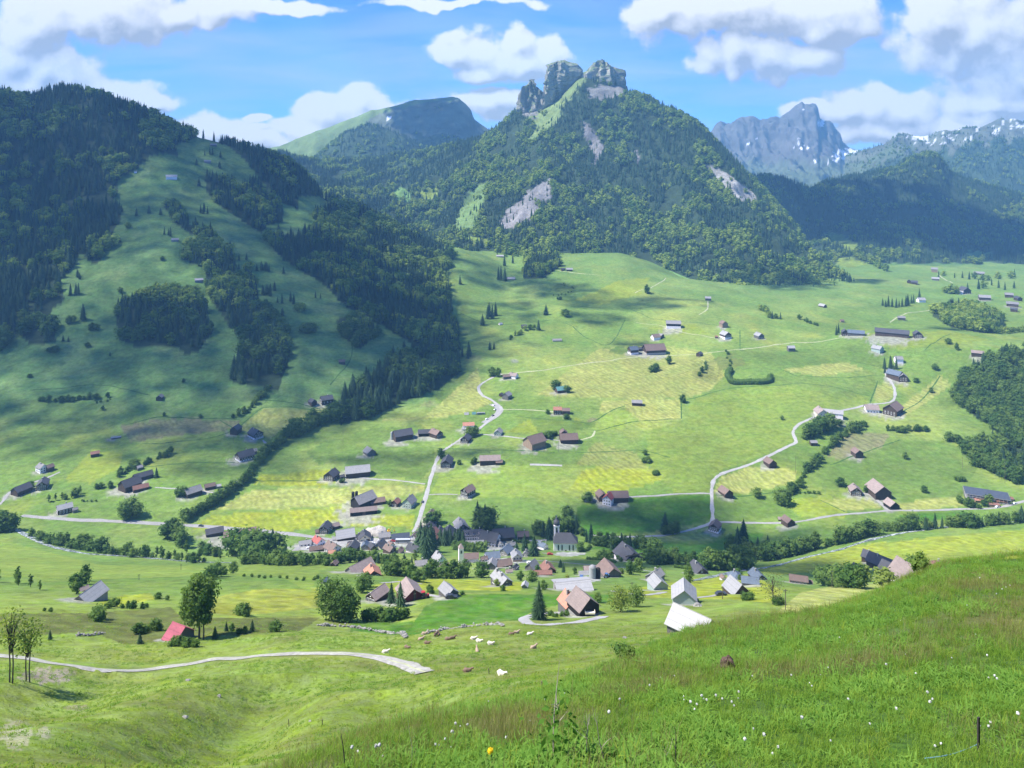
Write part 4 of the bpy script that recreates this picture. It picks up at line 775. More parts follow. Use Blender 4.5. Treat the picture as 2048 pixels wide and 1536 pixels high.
row([(1285,1120),(1310,1128),(1345,1128),(1385,1130),(1400,1128)], 12, (22,34), 'b', 'in the dark row below the crossroads', 'dark tree row below the crossroads')
row([(1404,1138),(1425,1140),(1450,1140),(1480,1138),(1500,1134)], 12, (34,54), 'bbbs', 'in the dense row left of the stony stream', 'dense trees left of the stony stream')
row([(1520,1126),(1550,1118),(1580,1112),(1610,1104),(1640,1096)], 16, (26,42), 'bbbl', 'in the dense row along the stony stream', 'dense trees along the stony stream')
row([(1650,1094),(1685,1086),(1720,1076),(1755,1068)], 14, (26,42), 'bblu', 'in the row by the sunlit bend of the stream', 'trees by the sunlit bend of the stream')
row([(1775,1064),(1805,1062),(1840,1060),(1880,1056),(1920,1054),(1960,1052),(2000,1048),(2045,1044)], 24, (20,36), 'bbbsu', 'in the far right row along the stream', 'far right tree row along the stream')
row([(1560,1000),(1600,972),(1612,945),(1630,930),(1650,905),(1680,880),(1700,866),(1730,852)], 26, (12,24), 'bbu', 'in the curved hedge up the right slope', 'curved hedge on the right slope')
row([(1650,900),(1680,880),(1705,866)], 12, (8,14), 'u', 'on the scrubby bank beside the curved hedge', 'scrub beside the curved hedge')
row([(1608,880),(1630,868),(1655,856),(1665,862)], 12, (22,34), 'b', 'in the grove below the white gabled farm', 'grove below the white gabled farm')
row([(1775,862),(1800,864),(1830,862),(1860,862)], 12, (10,15), 'b', 'in the straight hedge on the right slope', 'straight hedge on the right slope')
row([(1640,845),(1690,852)], 4, (12,18), 'bu', 'below the long roofed farm', 'trees below the long roofed farm')
row([(1570,980),(1590,986),(1640,988)], 9, (7,14), 'u', 'in the low hedge above the yellow field', 'low hedge above the yellow field')
row([(1895,880),(1940,892),(1965,905)], 12, (12,22), 'b', 'in the hedge at the foot of the leafy hillock', 'hedge at the foot of the leafy hillock')
row([(1945,928),(1990,945),(2020,958),(2040,970)], 16, (24,40), 'bb', 'below the leafy hillock', 'trees below the leafy hillock')
row([(1910,996),(1930,1012),(1960,1018),(1985,1004)], 8, (12,24), 'bu', 'around the caravan ground', 'trees around the caravan ground')
row([(1575,736),(1600,744)], 0, (10,12), 'u', '', '')
row([(1015,682),(1035,670),(1058,660),(1072,654)], 10, (8,13), 'bu', 'in the thin line below the terrace bank', 'thin line below the terrace bank')
row([(1120,566),(1150,580),(1130,590),(1100,590)], 10, (4,7), 'u', 'on the rough bank of the terrace', 'bushes on the rough terrace bank')
row([(1640,480),(1680,500),(1720,520),(1780,545)], 26, (12,20), 'bbs', 'along the foot of the side valley', 'trees along the foot of the side valley')
row([(1760,610),(1790,615),(1815,612),(1840,600)], 12, (14,26), 'ss', 'in the spruce group in the side valley mouth', 'spruce group in the side valley mouth')
row([(1870,552),(1960,560),(2040,556)], 12, (10,18), 'bs', 'dotted across the far side valley', 'trees dotted across the far side valley')
row([(1880,582),(1900,590),(1990,570),(2010,580),(2040,572)], 10, (14,24), 'bs', 'around the far side valley farms', 'trees around the far side valley farms')
row([(1520,620),(1545,636),(1560,638)], 8, (10,18), 'bs', 'in the thicket under the spruce edge', 'thicket under the spruce edge')
row([(1600,640),(1640,652)], 8, (8,12), 'bu', 'in the pale thicket of the upper right terrace', 'pale thicket of the upper right terrace')
row([(1985,668),(2048,664)], 8, (10,16), 'b', 'along the far right field edge', 'trees along the far right field edge')
row([(1395,755),(1412,738),(1415,730)], 6, (10,16), 'bu', 'on the rough knoll left of the square hedge', 'bushes on the rough knoll')
row([(1455,742),(1462,728),(1452,700)], 7, (7,12), 'u', 'leading up from the square hedge', 'bushes above the square hedge')
row([(1150,1235),(0,0)], 0, (5,6), 'u', '', '')
row([(395,1105),(430,1112),(445,1122)], 6, (20,30), 'bl', 'near the stream below the long white shed', 'trees below the long white shed')
row([(400,1172),(420,1160),(440,1150),(470,1148)], 5, (18,34), 'b', 'behind the tall alder', 'trees behind the tall alder')
row([(480,1150),(510,1156),(560,1156),(600,1162),(660,1158)], 12, (10,16), 'u', 'scattered over the knoll right of the alder', 'bushes on the knoll right of the alder')
row([(210,1218),(235,1214),(255,1218),(300,1215)], 7, (16,24), 'bu', 'in the line below the sloping barn', 'line of bushes below the sloping barn')
row([(80,1222),(105,1226)], 2, (12,18), 'u', 'on the dark slope at the left', 'bushes on the dark left slope')
row([(270,1268),(300,1262),(325,1264)], 9, (20,30), 'bu', 'in the hollow left of the red roofed barn', 'thicket in the hollow left of the red roof')
row([(345,1290),(375,1293),(400,1294)], 7, (26,38), 'u', 'in front of the red roofed barn', 'bushes in front of the red roofed barn')
row([(450,1260),(475,1268),(505,1264)], 5, (18,34), 'usb', 'along the wall end right of the red roof', 'bushes along the wall end')
row([(735,1240),(760,1244),(790,1240),(815,1236)], 9, (36,54), 'u', 'in the dense thicket before the sunny red barn', 'thicket before the sunny red barn')
row([(720,1190),(735,1170)], 3, (26,36), 'b', 'left of the sunny red barn', 'trees left of the sunny red barn')
row([(1095,1232),(1115,1234),(1135,1232)], 5, (14,22), 'u', 'in the garden beside the spruce', 'garden bushes beside the dark spruce')
row([(1370,1155),(1382,1172),(1378,1165)], 3, (30,44), 'l', 'on the yellow slope behind the plank barn', 'slender trees behind the plank barn')
row([(1645,1170),(1670,1174),(1700,1176),(1725,1178)], 10, (34,52), 'b', 'in the dark group behind the yellow field', 'dark trees behind the yellow field')
row([(1828,1150),(1840,1148)], 3, (34,48), 'b', 'behind the pink roofed barn', 'trees behind the pink roofed barn')
row([(1495,1150),(1440,1160)], 2, (14,20), 'b', 'between the blue roofed houses', 'trees between the blue roofed houses')
# scattered on the left slope and terrace
for p, q, n, k, h, w in [(417,310,5,'s',16,'near the ridge hut'),(443,335,3,'s',16,'below the ridge hut'),(393,330,1,'s',15,'on the upper pasture, standing alone'),(441,315,1,'s',14,'just under the left ridge'),(398,372,1,'s',19,'right of the long white hut, standing alone'),
    (238,425,3,'s',18,'at the inner edge of the upper left forest'),(273,432,1,'s',18,'in the middle of the upper pasture'),(298,427,1,'s',19,'next to the lone middle pasture spruce'),(321,430,1,'s',16,'beside the ribbon of wood'),(355,420,2,'s',18,'at the top of the ribbon of wood'),(405,427,4,'s',20,'in the group right of the ribbon top'),
    (340,470,4,'s',18,'by the grey hut'),(258,455,2,'b',13,'on the rough pasture'),(240,485,1,'s',12,'under the pasture step'),(325,520,3,'b',10,'on the middle pasture'),(478,521,1,'s',15,'high on the right pasture'),(493,520,1,'s',15,'beside the high right pasture spruce'),
    (518,540,2,'s',16,'on the right pasture'),(536,540,6,'s',20,'in the row of pointed spruces'),(567,547,1,'s',16,'at the end of the pointed row'),(497,540,2,'b',20,'at the edge of the ribbon'),(525,590,6,'s',22,'in the dark cluster of the right pasture'),(545,580,4,'s',20,'above the dark cluster'),(583,605,4,'s',24,'in the pair of spruces far right'),(555,605,1,'s',12,'low on the right pasture'),(567,630,2,'s',20,'under the spruce pair'),(600,622,7,'b',16,'in the loose thicket of the right pasture'),
    (633,597,2,'s',15,'near the long flank wood'),(577,665,1,'s',22,'right of the ribbon foot, standing alone'),(615,665,9,'b',20,'in the rounded thicket near the hut'),(160,555,3,'s',18,'in the left pasture'),(145,590,3,'s',26,'in the tall left pasture group'),(166,640,1,'s',35,'standing tall and alone in the left pasture'),
    (150,645,2,'b',18,'under the tall lone spruce'),(185,660,4,'b',18,'in the pale left thicket'),(240,585,1,'b',12,'on the pasture, small and round'),(95,670,2,'b',30,'at the lower left forest edge'),(135,685,2,'s',14,'on the lower left pasture'),(110,705,8,'b',14,'in the hedge of the lower left pasture'),(220,712,1,'s',10,'small and dark on the lower pasture'),(175,695,1,'b',12,'faint on the lower pasture'),
    (367,765,1,'b',10,'on the lower meadow, small and round'),(215,795,1,'b',12,'at the hedge end'),(205,820,1,'b',10,'near the grey hut'),(328,832,1,'b',9,'on the field corner'),(400,835,2,'u',8,'above the tan field'),(60,755,2,'u',8,'on the hump at the left'),
    (1013,560,3,'s',30,'beside the long grey roof'),(1010,528,2,'s',24,'above the long grey roof'),(896,578,1,'s',26,'at the wood edge, standing alone'),(920,568,1,'s',20,'near the lone edge spruce'),(965,650,1,'s',24,'left of the terrace trio'),(985,635,4,'s',30,'in the terrace trio'),(1077,660,1,'s',22,'right of the small dark hut'),(1092,630,1,'s',22,'on the terrace bank'),(1130,632,2,'b',16,'beside the terrace bank spruce'),
    (935,712,4,'s',28,'in the dark terrace group'),(976,698,2,'s',18,'below the terrace bank'),(1294,587,1,'b',20,'round, above the track'),(1120,600,2,'u',8,'on the bank'),(1338,728,1,'b',18,'casting a long shadow on the mown slope'),(1308,740,3,'u',16,'round clump on the mown slope'),(1366,805,1,'b',18,'round tree at the corner of the mown slope'),
    (996,752,2,'b',22,'tall tree at the road bend'),(1108,782,2,'b',24,'left of the teal roof'),(1135,785,1,'b',16,'right of the teal roof'),(943,876,2,'b',24,'dark tree by the lane house'),(882,915,1,'b',20,'dark tree at the lane'),(952,926,2,'b',16,'beside the long brown barn'),(918,929,2,'y',12,'spring green tree by the dark house'),(1095,876,5,'u',14,'in the hedge above the brown barn'),(1095,828,1,'u',10,'left of the mound barn'),(1134,838,1,'u',12,'below the mound barn'),
    (1292,925,4,'b',14,'in the small upright clump'),(1308,950,4,'u',10,'low clump in the big meadow'),(1290,910,1,'b',12,'above the small upright clump'),(1675,670,2,'s',24,'dark tree left of the long sheds'),(1775,735,5,'s',26,'in the tall group above the grey farm'),(1785,745,2,'s',20,'right of the tall group'),(1896,688,1,'b',14,'on the right hillside'),(1914,700,1,'b',16,'paler, on the right hillside'),(1870,740,1,'b',14,'below the right hillside'),(1862,785,1,'b',12,'on the mown strip'),(1833,765,1,'u',10,'near the grey farm'),
    (1810,918,1,'b',16,'round tree under the straight hedge'),(1564,840,1,'b',10,'lonely in the meadow'),(1514,995,1,'b',22,'dark round tree at the pale field'),(1556,1008,2,'b',38,'tall tree at the yellow field corner'),(1680,972,1,'b',20,'tree left of the twin farmhouses'),(1732,985,1,'b',16,'between house and big barn'),(1848,985,1,'b',16,'in the right meadow'),(1920,962,4,'u',10,'low clump on the right meadow'),
    (360,992,2,'b',24,'left of the dark valley barn'),(313,955,1,'s',22,'dark tree right of the barn group'),(248,1035,3,'b',38,'pair of tall trees above the main road'),(195,978,2,'b',14,'on the left field'),(222,975,2,'b',14,'next to the field pair'),(58,975,2,'b',14,'behind the left farmhouses'),(780,1012,1,'b',14,'by the barn yard'),(760,1006,1,'b',12,'dark tree by the low barn'),(684,965,3,'b',10,'small orchard tree by the grey barn'),(1330,1065,1,'s',44,'tall narrow tree by the lane'),(1345,1066,4,'b',26,'dark clump by the lane'),(1498,1100,2,'s',72,'giant dark spruce above the stream'),(1480,1106,3,'b',40,'beside the giant spruce'),
    (868,1052,2,'b',28,'pale tree above the village lane'),(1135,1036,1,'b',26,'round tree on the crest above the church'),(1176,1003,1,'b',20,'by the white fronted farm'),(1071,1114,2,'s',44,'tall dark spruce in front of the church lane'),(1160,1104,1,'b',22,'round tree at the church end'),(1033,1098,1,'s',16,'small spruce by the white house'),(1182,1078,1,'s',34,'spruce right of the church'),(1223,1114,1,'s',34,'dark tree left of the balcony chalet'),(1127,1145,1,'s',22,'round dark tree by the red roof'),(1121,1135,1,'s',18,'thin cypress by the red roof'),(1150,1149,1,'b',16,'reddish round tree'),(1075,1142,1,'b',14,'left of the red roof'),(1135,1160,1,'y',12,'bright green ball tree'),(1243,1148,1,'b',14,'thin tree by the silo farm'),(1280,1150,2,'b',32,'left of the slate roof house'),(1330,1152,2,'b',22,'right of the slate roof house'),
    (964,1155,1,'b',34,'big round tree before the grey house'),(994,1172,1,'y',16,'before the grey house'),(1055,1162,2,'y',26,'bright spreading tree by the little hut'),(1006,1182,1,'u',12,'round bush in the yellow meadow'),(860,1186,2,'b',18,'right of the red barn'),(896,1186,1,'y',14,'at the weathered shed'),(787,1210,2,'s',50,'broad dark tree between the two red barns'),(925,1190,1,'u',9,'low in the yellow meadow'),(1088,1180,1,'b',22,'behind the dark spruce'),(1196,1205,1,'b',22,'behind the black barn'),
    (1395,1205,2,'u',8,'brown bush by the lane'),(1490,1200,3,'u',18,'round bush below the pale roofed barn'),(1555,1210,4,'u',16,'at the foot of the grey tree'),(1752,1165,2,'y',42,'large spring green tree before the pink roof'),(1480,1160,1,'b',12,'left of the grey tree'),(20,1168,3,'l',38,'thin alder on the lower left meadow'),(48,1172,2,'l',34,'thin alder near the left meadow corner'),(80,1180,1,'l',22,'small thin alder'),(150,1180,3,'b',34,'left of the sloping barn'),(165,1170,2,'b',34,'behind the sloping barn'),(100,1280,1,'s',22,'dark bush like spruce on the left slope'),(280,1288,1,'s',24,'small dark cypress left of the red roof'),(195,1240,4,'u',26,'in the dark hollow'),(430,1278,1,'s',28,'small spruce right of the tall alder'),(475,1232,4,'b',32,'round group in the yellow hollow'),(540,1262,2,'u',22,'round bush at the wall end'),(1245,1318,3,'u',34,'round bush on the sunlit edge'),(315,1198,1,'u',14,'on the yellow knoll, paired'),(334,1200,1,'u',10,'smaller, on the yellow knoll')]:
    for i in range(n):
        jx = 0 if n == 1 else rng.normal()*h*.33*(1.3 if n > 4 else 1); jy = 0 if n == 1 else rng.normal()*h*.09
        P = at(p+jx, q+jy); hh = h*rng.uniform(.82, 1.05)*P[1]/F if n > 1 else h*P[1]/F
        nm = {'b':'leafy tree','s':'dark spruce','u':'bush','l':'slender tree','y':'spring green tree'}[k]
        lb = w if any(t in w.split(',')[0] for t in ('tree', 'bush', 'spruce', 'clump', 'cypress', 'alder', 'pair', 'group')) and not w.startswith(('in the', 'at the', 'beside', 'under', 'near', 'left of', 'right of', 'next', 'below', 'above', 'behind', 'around', 'between')) else nm+' '+w
        grow(k, *P, hh, lb if len(lb.split()) >= 4 else lb+' in the valley', None if n == 1 else 'trees '+w, True)
BASES = dict(b=(BROAD, 'broadleaf_tree', 'tree'), s=(SPRUCE, 'spruce_tree', 'spruce'), u=(SHRUB, 'bush', 'bush'), l=(SLIM, 'slender_tree', 'tree'), y=(None, 'spring_tree', 'tree'))
def relook(src, mat): 
    out = []
    for m in src:
        c = m.copy(); c.materials[1] = mat; out.append(c)
    return out
BASES['y'] = (relook(BROAD, M_LEAFY), 'broadleaf_tree', 'tree')
def place_tree(t):
    k, X, Y, Z, h, lb, gr, keep = t
    ms, nm, cat = BASES[k]; o = bpy.data.objects.new(nm, ms[int(rng.integers(len(ms)))])
    w = h*rng.uniform(.88, 1.15)*(1.25 if k in 'by' else 1.4 if k == 's' else 1)
    o.location = (X, Y, Z-.02*h); o.rotation_euler = (0, 0, rng.uniform(0, 6.28)); o.scale = (w*rng.uniform(.85, 1.15), w*rng.uniform(.85, 1.15), h) if k != 'u' else (h*.95*rng.uniform(.9, 1.3), h*.95*rng.uniform(.9, 1.3), h)
    COL.objects.link(o); tag(o, lb, cat, gr)
cnt = {'b': 0, 's': 0}; rest = {'b': [], 's': []}
rank = sorted(TREES, key=lambda t: -(t[4]/t[2]+(1 if t[7] and not t[6] else 0)+(.002 if t[7] else 0)))
for t in rank:
    k = t[0]; p = CX+F*t[1]/t[2]; fam = 'b' if k in 'bly' else k
    if (cnt.get(fam, 0) < 298 and -20 < p < 2068 and t[2] < 2000) or k == 'l': place_tree(t); cnt[fam] = cnt.get(fam, 0)+1
    else: rest['b' if fam == 'u' else fam].append(t)
for k, nm, lb in (('b', 'broadleaf_forest', 'leafy trees massed in the mountain forests'), ('s', 'spruce_forest', 'dark spruces massed in the mountain forests')):
    A = np.array([t[1:5] for t in rest[k]]); n = len(A); nearm_ = A[:, 1] < 1700
    ms = (relook(BROAD, M_LEAFF)+BRFAR) if k == 'b' else (SPRUCE+SPFAR); nb = len(BROAD) if k == 'b' else len(SPRUCE)
    vr = np.where(nearm_, rng.integers(0, nb, n), nb+rng.integers(0, 3, n))
    if k == 'b': ms = ms+BROAD; vr = np.where(A[:, 1] < 1150, nb+3+rng.integers(0, nb, n), vr)
    wd = A[:, 3]*(rng.uniform(1.1, 1.5, n) if k == 'b' else rng.uniform(.9, 1.2, n))
    scatter(nm, lb, A[:, :3]-np.array([0, 0, .3]), np.stack([wd, wd, A[:, 3]], 1), np.stack([np.zeros(n), np.zeros(n), rng.uniform(0, 6.28, n)], 1), vr, ms)
print('TREES', cnt, len(rest['b']), len(rest['s']))

# --- larger trees of the near slopes, with trunk and crown as parts
def big_tree(name, cat, label, p, q, hpx, tb, cb, leaf, wf=1.0, Y=None, group=None):
    P = at(p, q, Y); h = hpx*P[1]/F
    e = empty(name, P); tag(e, label, cat, group)
    a, b = two_part(name, tb, cb, M_BARK, leaf)
    for nm, m in (('trunk', a), ('crown', b)):
        o = mesh_obj(nm, m, e); o.scale = (h*wf, h*wf, h)
    e.rotation_euler = (0, 0, rng.uniform(0, 6.28)); return e
big_tree('alder_tree', 'tree', 'tall dark alder with bare lower trunk beside the red roofed barn', 398, 1277, 128, *broad_parts(201, 4800, .020, .255, .30, 13, core=True, tr=.7), M_LEAF, 1.05)
big_tree('alder_tree', 'tree', 'second slimmer alder trunk just right of the red roofed barn', 407, 1279, 100, *broad_parts(202, 2600, .022, .19, .36, 9, core=True, tr=.7), M_LEAF, .9)
big_tree('ash_tree', 'tree', 'big spreading leafy tree at the upper end of the stone wall', 664, 1240, 84, *broad_parts(203, 4200, .022, .40, .14, 12, gaps=.25, core=False), M_LEAF, 1.0)
big_tree('ash_tree', 'tree', 'dense dark leafy tree right beside the big spreading tree', 690, 1243, 70, *broad_parts(204, 3800, .026, .40, .05, 11), M_LEAF, 1.0)
big_tree('spruce_tree', 'spruce', 'dark ragged spruce standing inside the curve of the farm drive', 1078, 1240, 80, *spruce_parts(205, 34, 22, .33, .05, .38), M_NEEDLE, .95)
big_tree('apple_tree', 'tree', 'bright green apple tree with its trunk free, left of a pair', 1241, 1224, 46, *broad_parts(206, 2400, .034, .46, .24, 10, gaps=.2, core=False), M_LEAFY, 1.0)
big_tree('apple_tree', 'tree', 'darker flat crowned fruit tree, right of the bright pair', 1272, 1213, 40, *broad_parts(207, 2000, .036, .46, .26, 10, gaps=.15, core=False), M_LEAF, 1.05)
big_tree('willow_tree', 'tree', 'thin grey tree not yet in leaf on the pale slope', 1546, 1208, 66, *broad_parts(208, 1300, .018, .38, .2, 12, gaps=.05, core=False), M_LEAFG, 1.0)
big_tree('birch_tree', 'tree', 'slim tree with yellow spring leaves at the left edge, left of two', 22, 1366, 150, *broad_parts(209, 800, .017, .20, .5, 12, gaps=.12, core=False, ntr=2, tr=.55), M_LEAFY, 1.0)
big_tree('birch_tree', 'tree', 'slim tree with yellow spring leaves and two trunks, right of two', 56, 1364, 128, *broad_parts(210, 900, .018, .23, .48, 12, gaps=.05, core=False, ntr=2, tr=.55), M_LEAFY, 1.0)
# ---------------------------------------------------------------- houses, barns and other buildings
def wall_mat(name, col, planks=0, var=.2, rough=.85):
    m, nt, b = nmat(name); tc = N(nt, 'ShaderNodeTexCoord'); O = tc.outputs['Object']; oi = N(nt, 'ShaderNodeObjectInfo')
    n = noise_n(nt, O, .8, 5, .65, (1, 1, .25) if planks else None)
    f = math_n(nt, 'MULTIPLY', maprange(nt, n, .3, .7, 1-var, 1+var), maprange(nt, oi.outputs['Random'], 0, 1, .82, 1.18))
    if planks:
        sx = N(nt, 'ShaderNodeSeparateXYZ'); nt.links.new(O, sx.inputs[0])
        s = math_n(nt, 'FRACT', math_n(nt, 'MULTIPLY', math_n(nt, 'ADD', sx.outputs['X'], sx.outputs['Y']), planks))
        f = math_n(nt, 'MULTIPLY', f, maprange(nt, math_n(nt, 'ABSOLUTE', math_n(nt, 'SUBTRACT', s, .5)), .40, .48, 1, .62))
    vm = N(nt, 'ShaderNodeVectorMath', operation='SCALE'); vm.inputs[0].default_value = col; nt.links.new(f, vm.inputs['Scale'])
    nt.links.new(vm.outputs[0], b.inputs['Base Color']); b.inputs['Roughness'].default_value = rough; return m
def roof_mat(name, col, rows=2.2, var=.18, rough=.75, spec=.3):
    m, nt, b = nmat(name); tc = N(nt, 'ShaderNodeTexCoord'); O = tc.outputs['Object']; oi = N(nt, 'ShaderNodeObjectInfo')
    n = noise_n(nt, O, .5, 6, .7); n2 = noise_n(nt, O, 3.5, 3)
    f = math_n(nt, 'MULTIPLY', maprange(nt, n, .3, .7, 1-var, 1+var), maprange(nt, oi.outputs['Random'], 0, 1, .85, 1.15))
    f = math_n(nt, 'MULTIPLY', f, maprange(nt, n2, .3, .7, .88, 1.12))
    sx = N(nt, 'ShaderNodeSeparateXYZ'); nt.links.new(O, sx.inputs[0])
    s = math_n(nt, 'FRACT', math_n(nt, 'MULTIPLY', sx.outputs['Z'], rows)); f = math_n(nt, 'MULTIPLY', f, maprange(nt, s, 0, .16, .72, 1))
    vm = N(nt, 'ShaderNodeVectorMath', operation='SCALE'); vm.inputs[0].default_value = col; nt.links.new(f, vm.inputs['Scale'])
    nt.links.new(vm.outputs[0], b.inputs['Base Color']); b.inputs['Roughness'].default_value = rough; b.inputs['Specular IOR Level'].default_value = spec; return m
WALL = dict(wood=wall_mat('timber_brown', (.075,.052,.040), 3.2), black=wall_mat('timber_black', (.022,.019,.018), 3.2), grey=wall_mat('timber_grey', (.13,.125,.115), 3.2), white=wall_mat('plaster_white', (.86,.80,.82), 0, .06),
  cream=wall_mat('plaster_cream', (.68,.62,.48), 0, .08), mint=wall_mat('shingle_mint', (.46,.60,.50), 0, .06), red=wall_mat('boards_red', (.16,.030,.028), 3.2), concrete=wall_mat('concrete', (.30,.29,.27), 0, .12),
  tan=wall_mat('timber_tan', (.30,.22,.15), 3.2), green=wall_mat('shingle_grey_green', (.30,.37,.33), 0, .08), silver=wall_mat('timber_silver', (.25,.24,.22), 3.2))
ROOF = dict(brown=roof_mat('tiles_brown', (.165,.115,.095)), dark=roof_mat('slate_dark', (.060,.060,.068)), grey=roof_mat('shingle_grey', (.21,.20,.195)), light=roof_mat('fibre_cement_pale', (.27,.265,.26), 1.2, .12), white=roof_mat('sheet_white', (.29,.285,.28), .8, .06, .5),
  orange=roof_mat('tiles_orange', (.38,.175,.115)), red=roof_mat('tiles_red', (.31,.085,.07)), pink=roof_mat('tiles_faded', (.25,.195,.172)), teal=roof_mat('sheet_teal', (.10,.23,.22), .8), rust=roof_mat('sheet_rust', (.21,.105,.078)), blue=roof_mat('slate_blue', (.10,.125,.16)), solar=roof_mat('solar_glass', (.07,.08,.095), 1.0, .2, .25, .6), crimson=roof_mat('sheet_crimson', (.29,.07,.095), .8))
M_GLASS, nt, b = nmat('window_glass'); b.inputs['Base Color'].default_value = (.03, .036, .042, 1); b.inputs['Roughness'].default_value = .12; b.inputs['Specular IOR Level'].default_value = .6
M_FRAME = plain('window_frame', (.70, .69, .66), .6, .05)
M_TRIM = plain('trim_brown', (.07, .05, .04), .8, .2)
def _win():
    m = MB(); m.box((0, -.04, 0), (1, .10, 1), 1); m.box((-.22, -.085, 0), (.36, .04, .82), 0); m.box((.22, -.085, 0), (.36, .04, .82), 0); m.box((0, -.10, -.54), (1.12, .16, .08), 1)
    return m.mesh('window', [M_GLASS, M_FRAME])
WIN = _win()
_m = MB(); _m.box((0, -.05, 0), (1, .12, 1), 0); _m.box((0, -.09, 0), (.05, .10, 1), 1); _m.box((0, -.09, .30), (.94, .10, .05), 1); _m.box((0, -.09, -.30), (.94, .10, .05), 1); DOOR = _m.mesh('door', [M_TRIM, WALL['tan']])
YARDS = []
def house(name, cat, label, px, py, Lp, Wp, Hp, rot, wall, roof, pitch=.74, Y=None, base=None, win=None, side=None, chim=0, door=None, group=None, over=None, hip=0, dorm=0, balc=0, cut=0, lift=0):
    """Lp ridge length, Wp width, Hp eave height as sizes seen at the building (2048 px units); rot: 90 turns the gable to the viewer"""
    if 590 < px < 1115 and 1015 < py < 1150 and cat != 'hut': Lp, Wp, Hp = Lp*.9, Wp*.9, Hp*.95
    P = at(px, py, Y); k = P[1]/F; L, Wd, Hh = Lp*k, Wp*k, Hp*k; phi = math.atan2(P[0], P[1])
    th = math.radians(rot)-phi; rise = pitch*Wd/2; ov = over if over is not None else max(.35, .07*Wd); bd = 2.5
    if cat != 'hut' and Y is None: YARDS.append((P[0], P[1], max(L, Wd)))
    e = empty(name, P+np.array([0, 0, lift]), th); tag(e, label, cat, group)
    wm = WALL[wall]; x, y = L/2, Wd/2
    # walls with gables (base plinth is its own part)
    hb = Hh*.36 if base else 0.0
    hx = min(hip*L*.5, y*.95) if hip else 0
    m = MB(); z0 = hb if base else -bd
    V = [(-x,-y,z0),(x,-y,z0),(x,y,z0),(-x,y,z0),(-x,-y,Hh),(x,-y,Hh),(x,y,Hh),(-x,y,Hh)]
    if not hip: V += [(-x,0,Hh+rise-.02),(x,0,Hh+rise-.02)]
    V = np.array(V)
    m.add(V, [[0,1,5,4],[2,3,7,6]]); m.add(V, [[1,2,6,5],[3,0,4,7]])
    if not hip: m.add(V, [[5,6,9],[7,4,8]])
    m.build('wall', [wm], e)
    if base:
        m = MB(); m.box((0, 0, (hb-bd)/2), (L+.12, Wd+.12, hb+bd)); m.build('base', [WALL[base]], e)
    # roof: two slabs (or a hipped cap) with thickness
    t = max(.14, .02*Wd); rx = x+ov; m = MB(); s = rise/y; ye = y+ov; ze = Hh-ov*s; zr = Hh+rise
    hxx = hx*1.0
    for sg in (-1, 1):
        V = np.array([(-rx, sg*ye, ze), (rx, sg*ye, ze), (rx-hxx, 0, zr), (-rx+hxx, 0, zr)]); V2 = V+np.array([0, 0, t])
        A = np.concatenate([V, V2]); fs = [[0,1,2,3],[7,6,5,4],[0,4,5,1],[1,5,6,2],[3,7,4,0]]
        m.add(A, fs)
        if hip:
            pass
    if hip:
        for sg in (-1, 1):
            V = np.array([(sg*rx, -ye, ze+t), (sg*rx, ye, ze+t), (sg*(rx-hxx), 0, zr+t)]); m.add(V, [[0, 1, 2]])
    m.tube([(-rx+hxx, 0, zr+t), (rx-hxx, 0, zr+t)], t*.7, 5)
    ro = m.build('roof', [ROOF[roof]], e)
    if chim:
        m = MB()
        for c in range(chim):
            cx_ = (c-(chim-1)/2)*L*.45+L*.12; m.box((cx_, y*.18, Hh+rise*1.02), (.7, .7, 2.0)); m.box((cx_, y*.18, Hh+rise*1.02+1.05), (.9, .9, .14))
        m.build('chimney', [WALL['concrete']], ro)
    for d in range(dorm):
        dx = (d-(dorm-1)/2)*L*.34; m = MB(); m.box((dx, -y*.55, Hh+rise*.52), (L*.1, y*.55, rise*.5)); m.box((dx, -y*.55, Hh+rise*.79), (L*.13, y*.62, .14), 1); m.box((dx, -y*.83, Hh+rise*.55), (L*.07, .06, rise*.3), 2)
        m.build('dormer', [WALL['white'], ROOF[roof], M_GLASS], ro)
    # openings: (rows, columns) on both gables' front one and the two long sides
    def opening(mesh, nm, c, d, rz):
        o = mesh_obj(nm, mesh, e); o.location = c; o.rotation_euler = (0, 0, rz); o.scale = (d[0], 1, d[1])
    sgn = math.cos(th)   # which gable looks at the viewer (local -x or +x), which side
    def face(gable, px_, zz, d, mesh, nm):
        # visible gable: normal pointing to the camera
        to = np.array([-P[0], -P[1]]); a = np.array([math.cos(th), math.sin(th)]); b_ = np.array([-math.sin(th), math.cos(th)])
        if gable:
            sg = 1 if a @ to > 0 else -1; opening(mesh, nm, (sg*(x+.0), px_*Wd*sg, zz), d, sg*PI/2)
        else:
            sg = 1 if b_ @ to > 0 else -1; opening(mesh, nm, (-px_*L*sg, sg*(y+.0), zz), d, 0 if sg < 0 else PI)
    fh = max(2.2, min(2.9, Hh/max(1, round(Hh/2.6))))
    if win:
        r_, c_ = win
        for i in range(r_):
            zz = min(hb*.35, 0)+1.35+i*fh*.98
            frac = 1.0 if zz < Hh-.3 else max(.15, 1-(zz+.9-Hh)/rise)
            n = c_ if frac == 1 else max(1, int(round(c_*frac-.35)))
            for j in range(n): face(True, ((j+.5)/n-.5)*.86*frac, zz, (min(1.4, .62*Wd*.86*frac/n+.1), 1.5), WIN, 'window')
    if side:
        r_, c_ = side
        for i in range(r_):
            zz = 1.35+i*fh*.98
            if zz > Hh-.35: break
            for j in range(c_): face(False, ((j+.5)/c_-.5)*.88, zz, (min(1.4, .62*L*.88/c_+.1), 1.45), WIN, 'window')
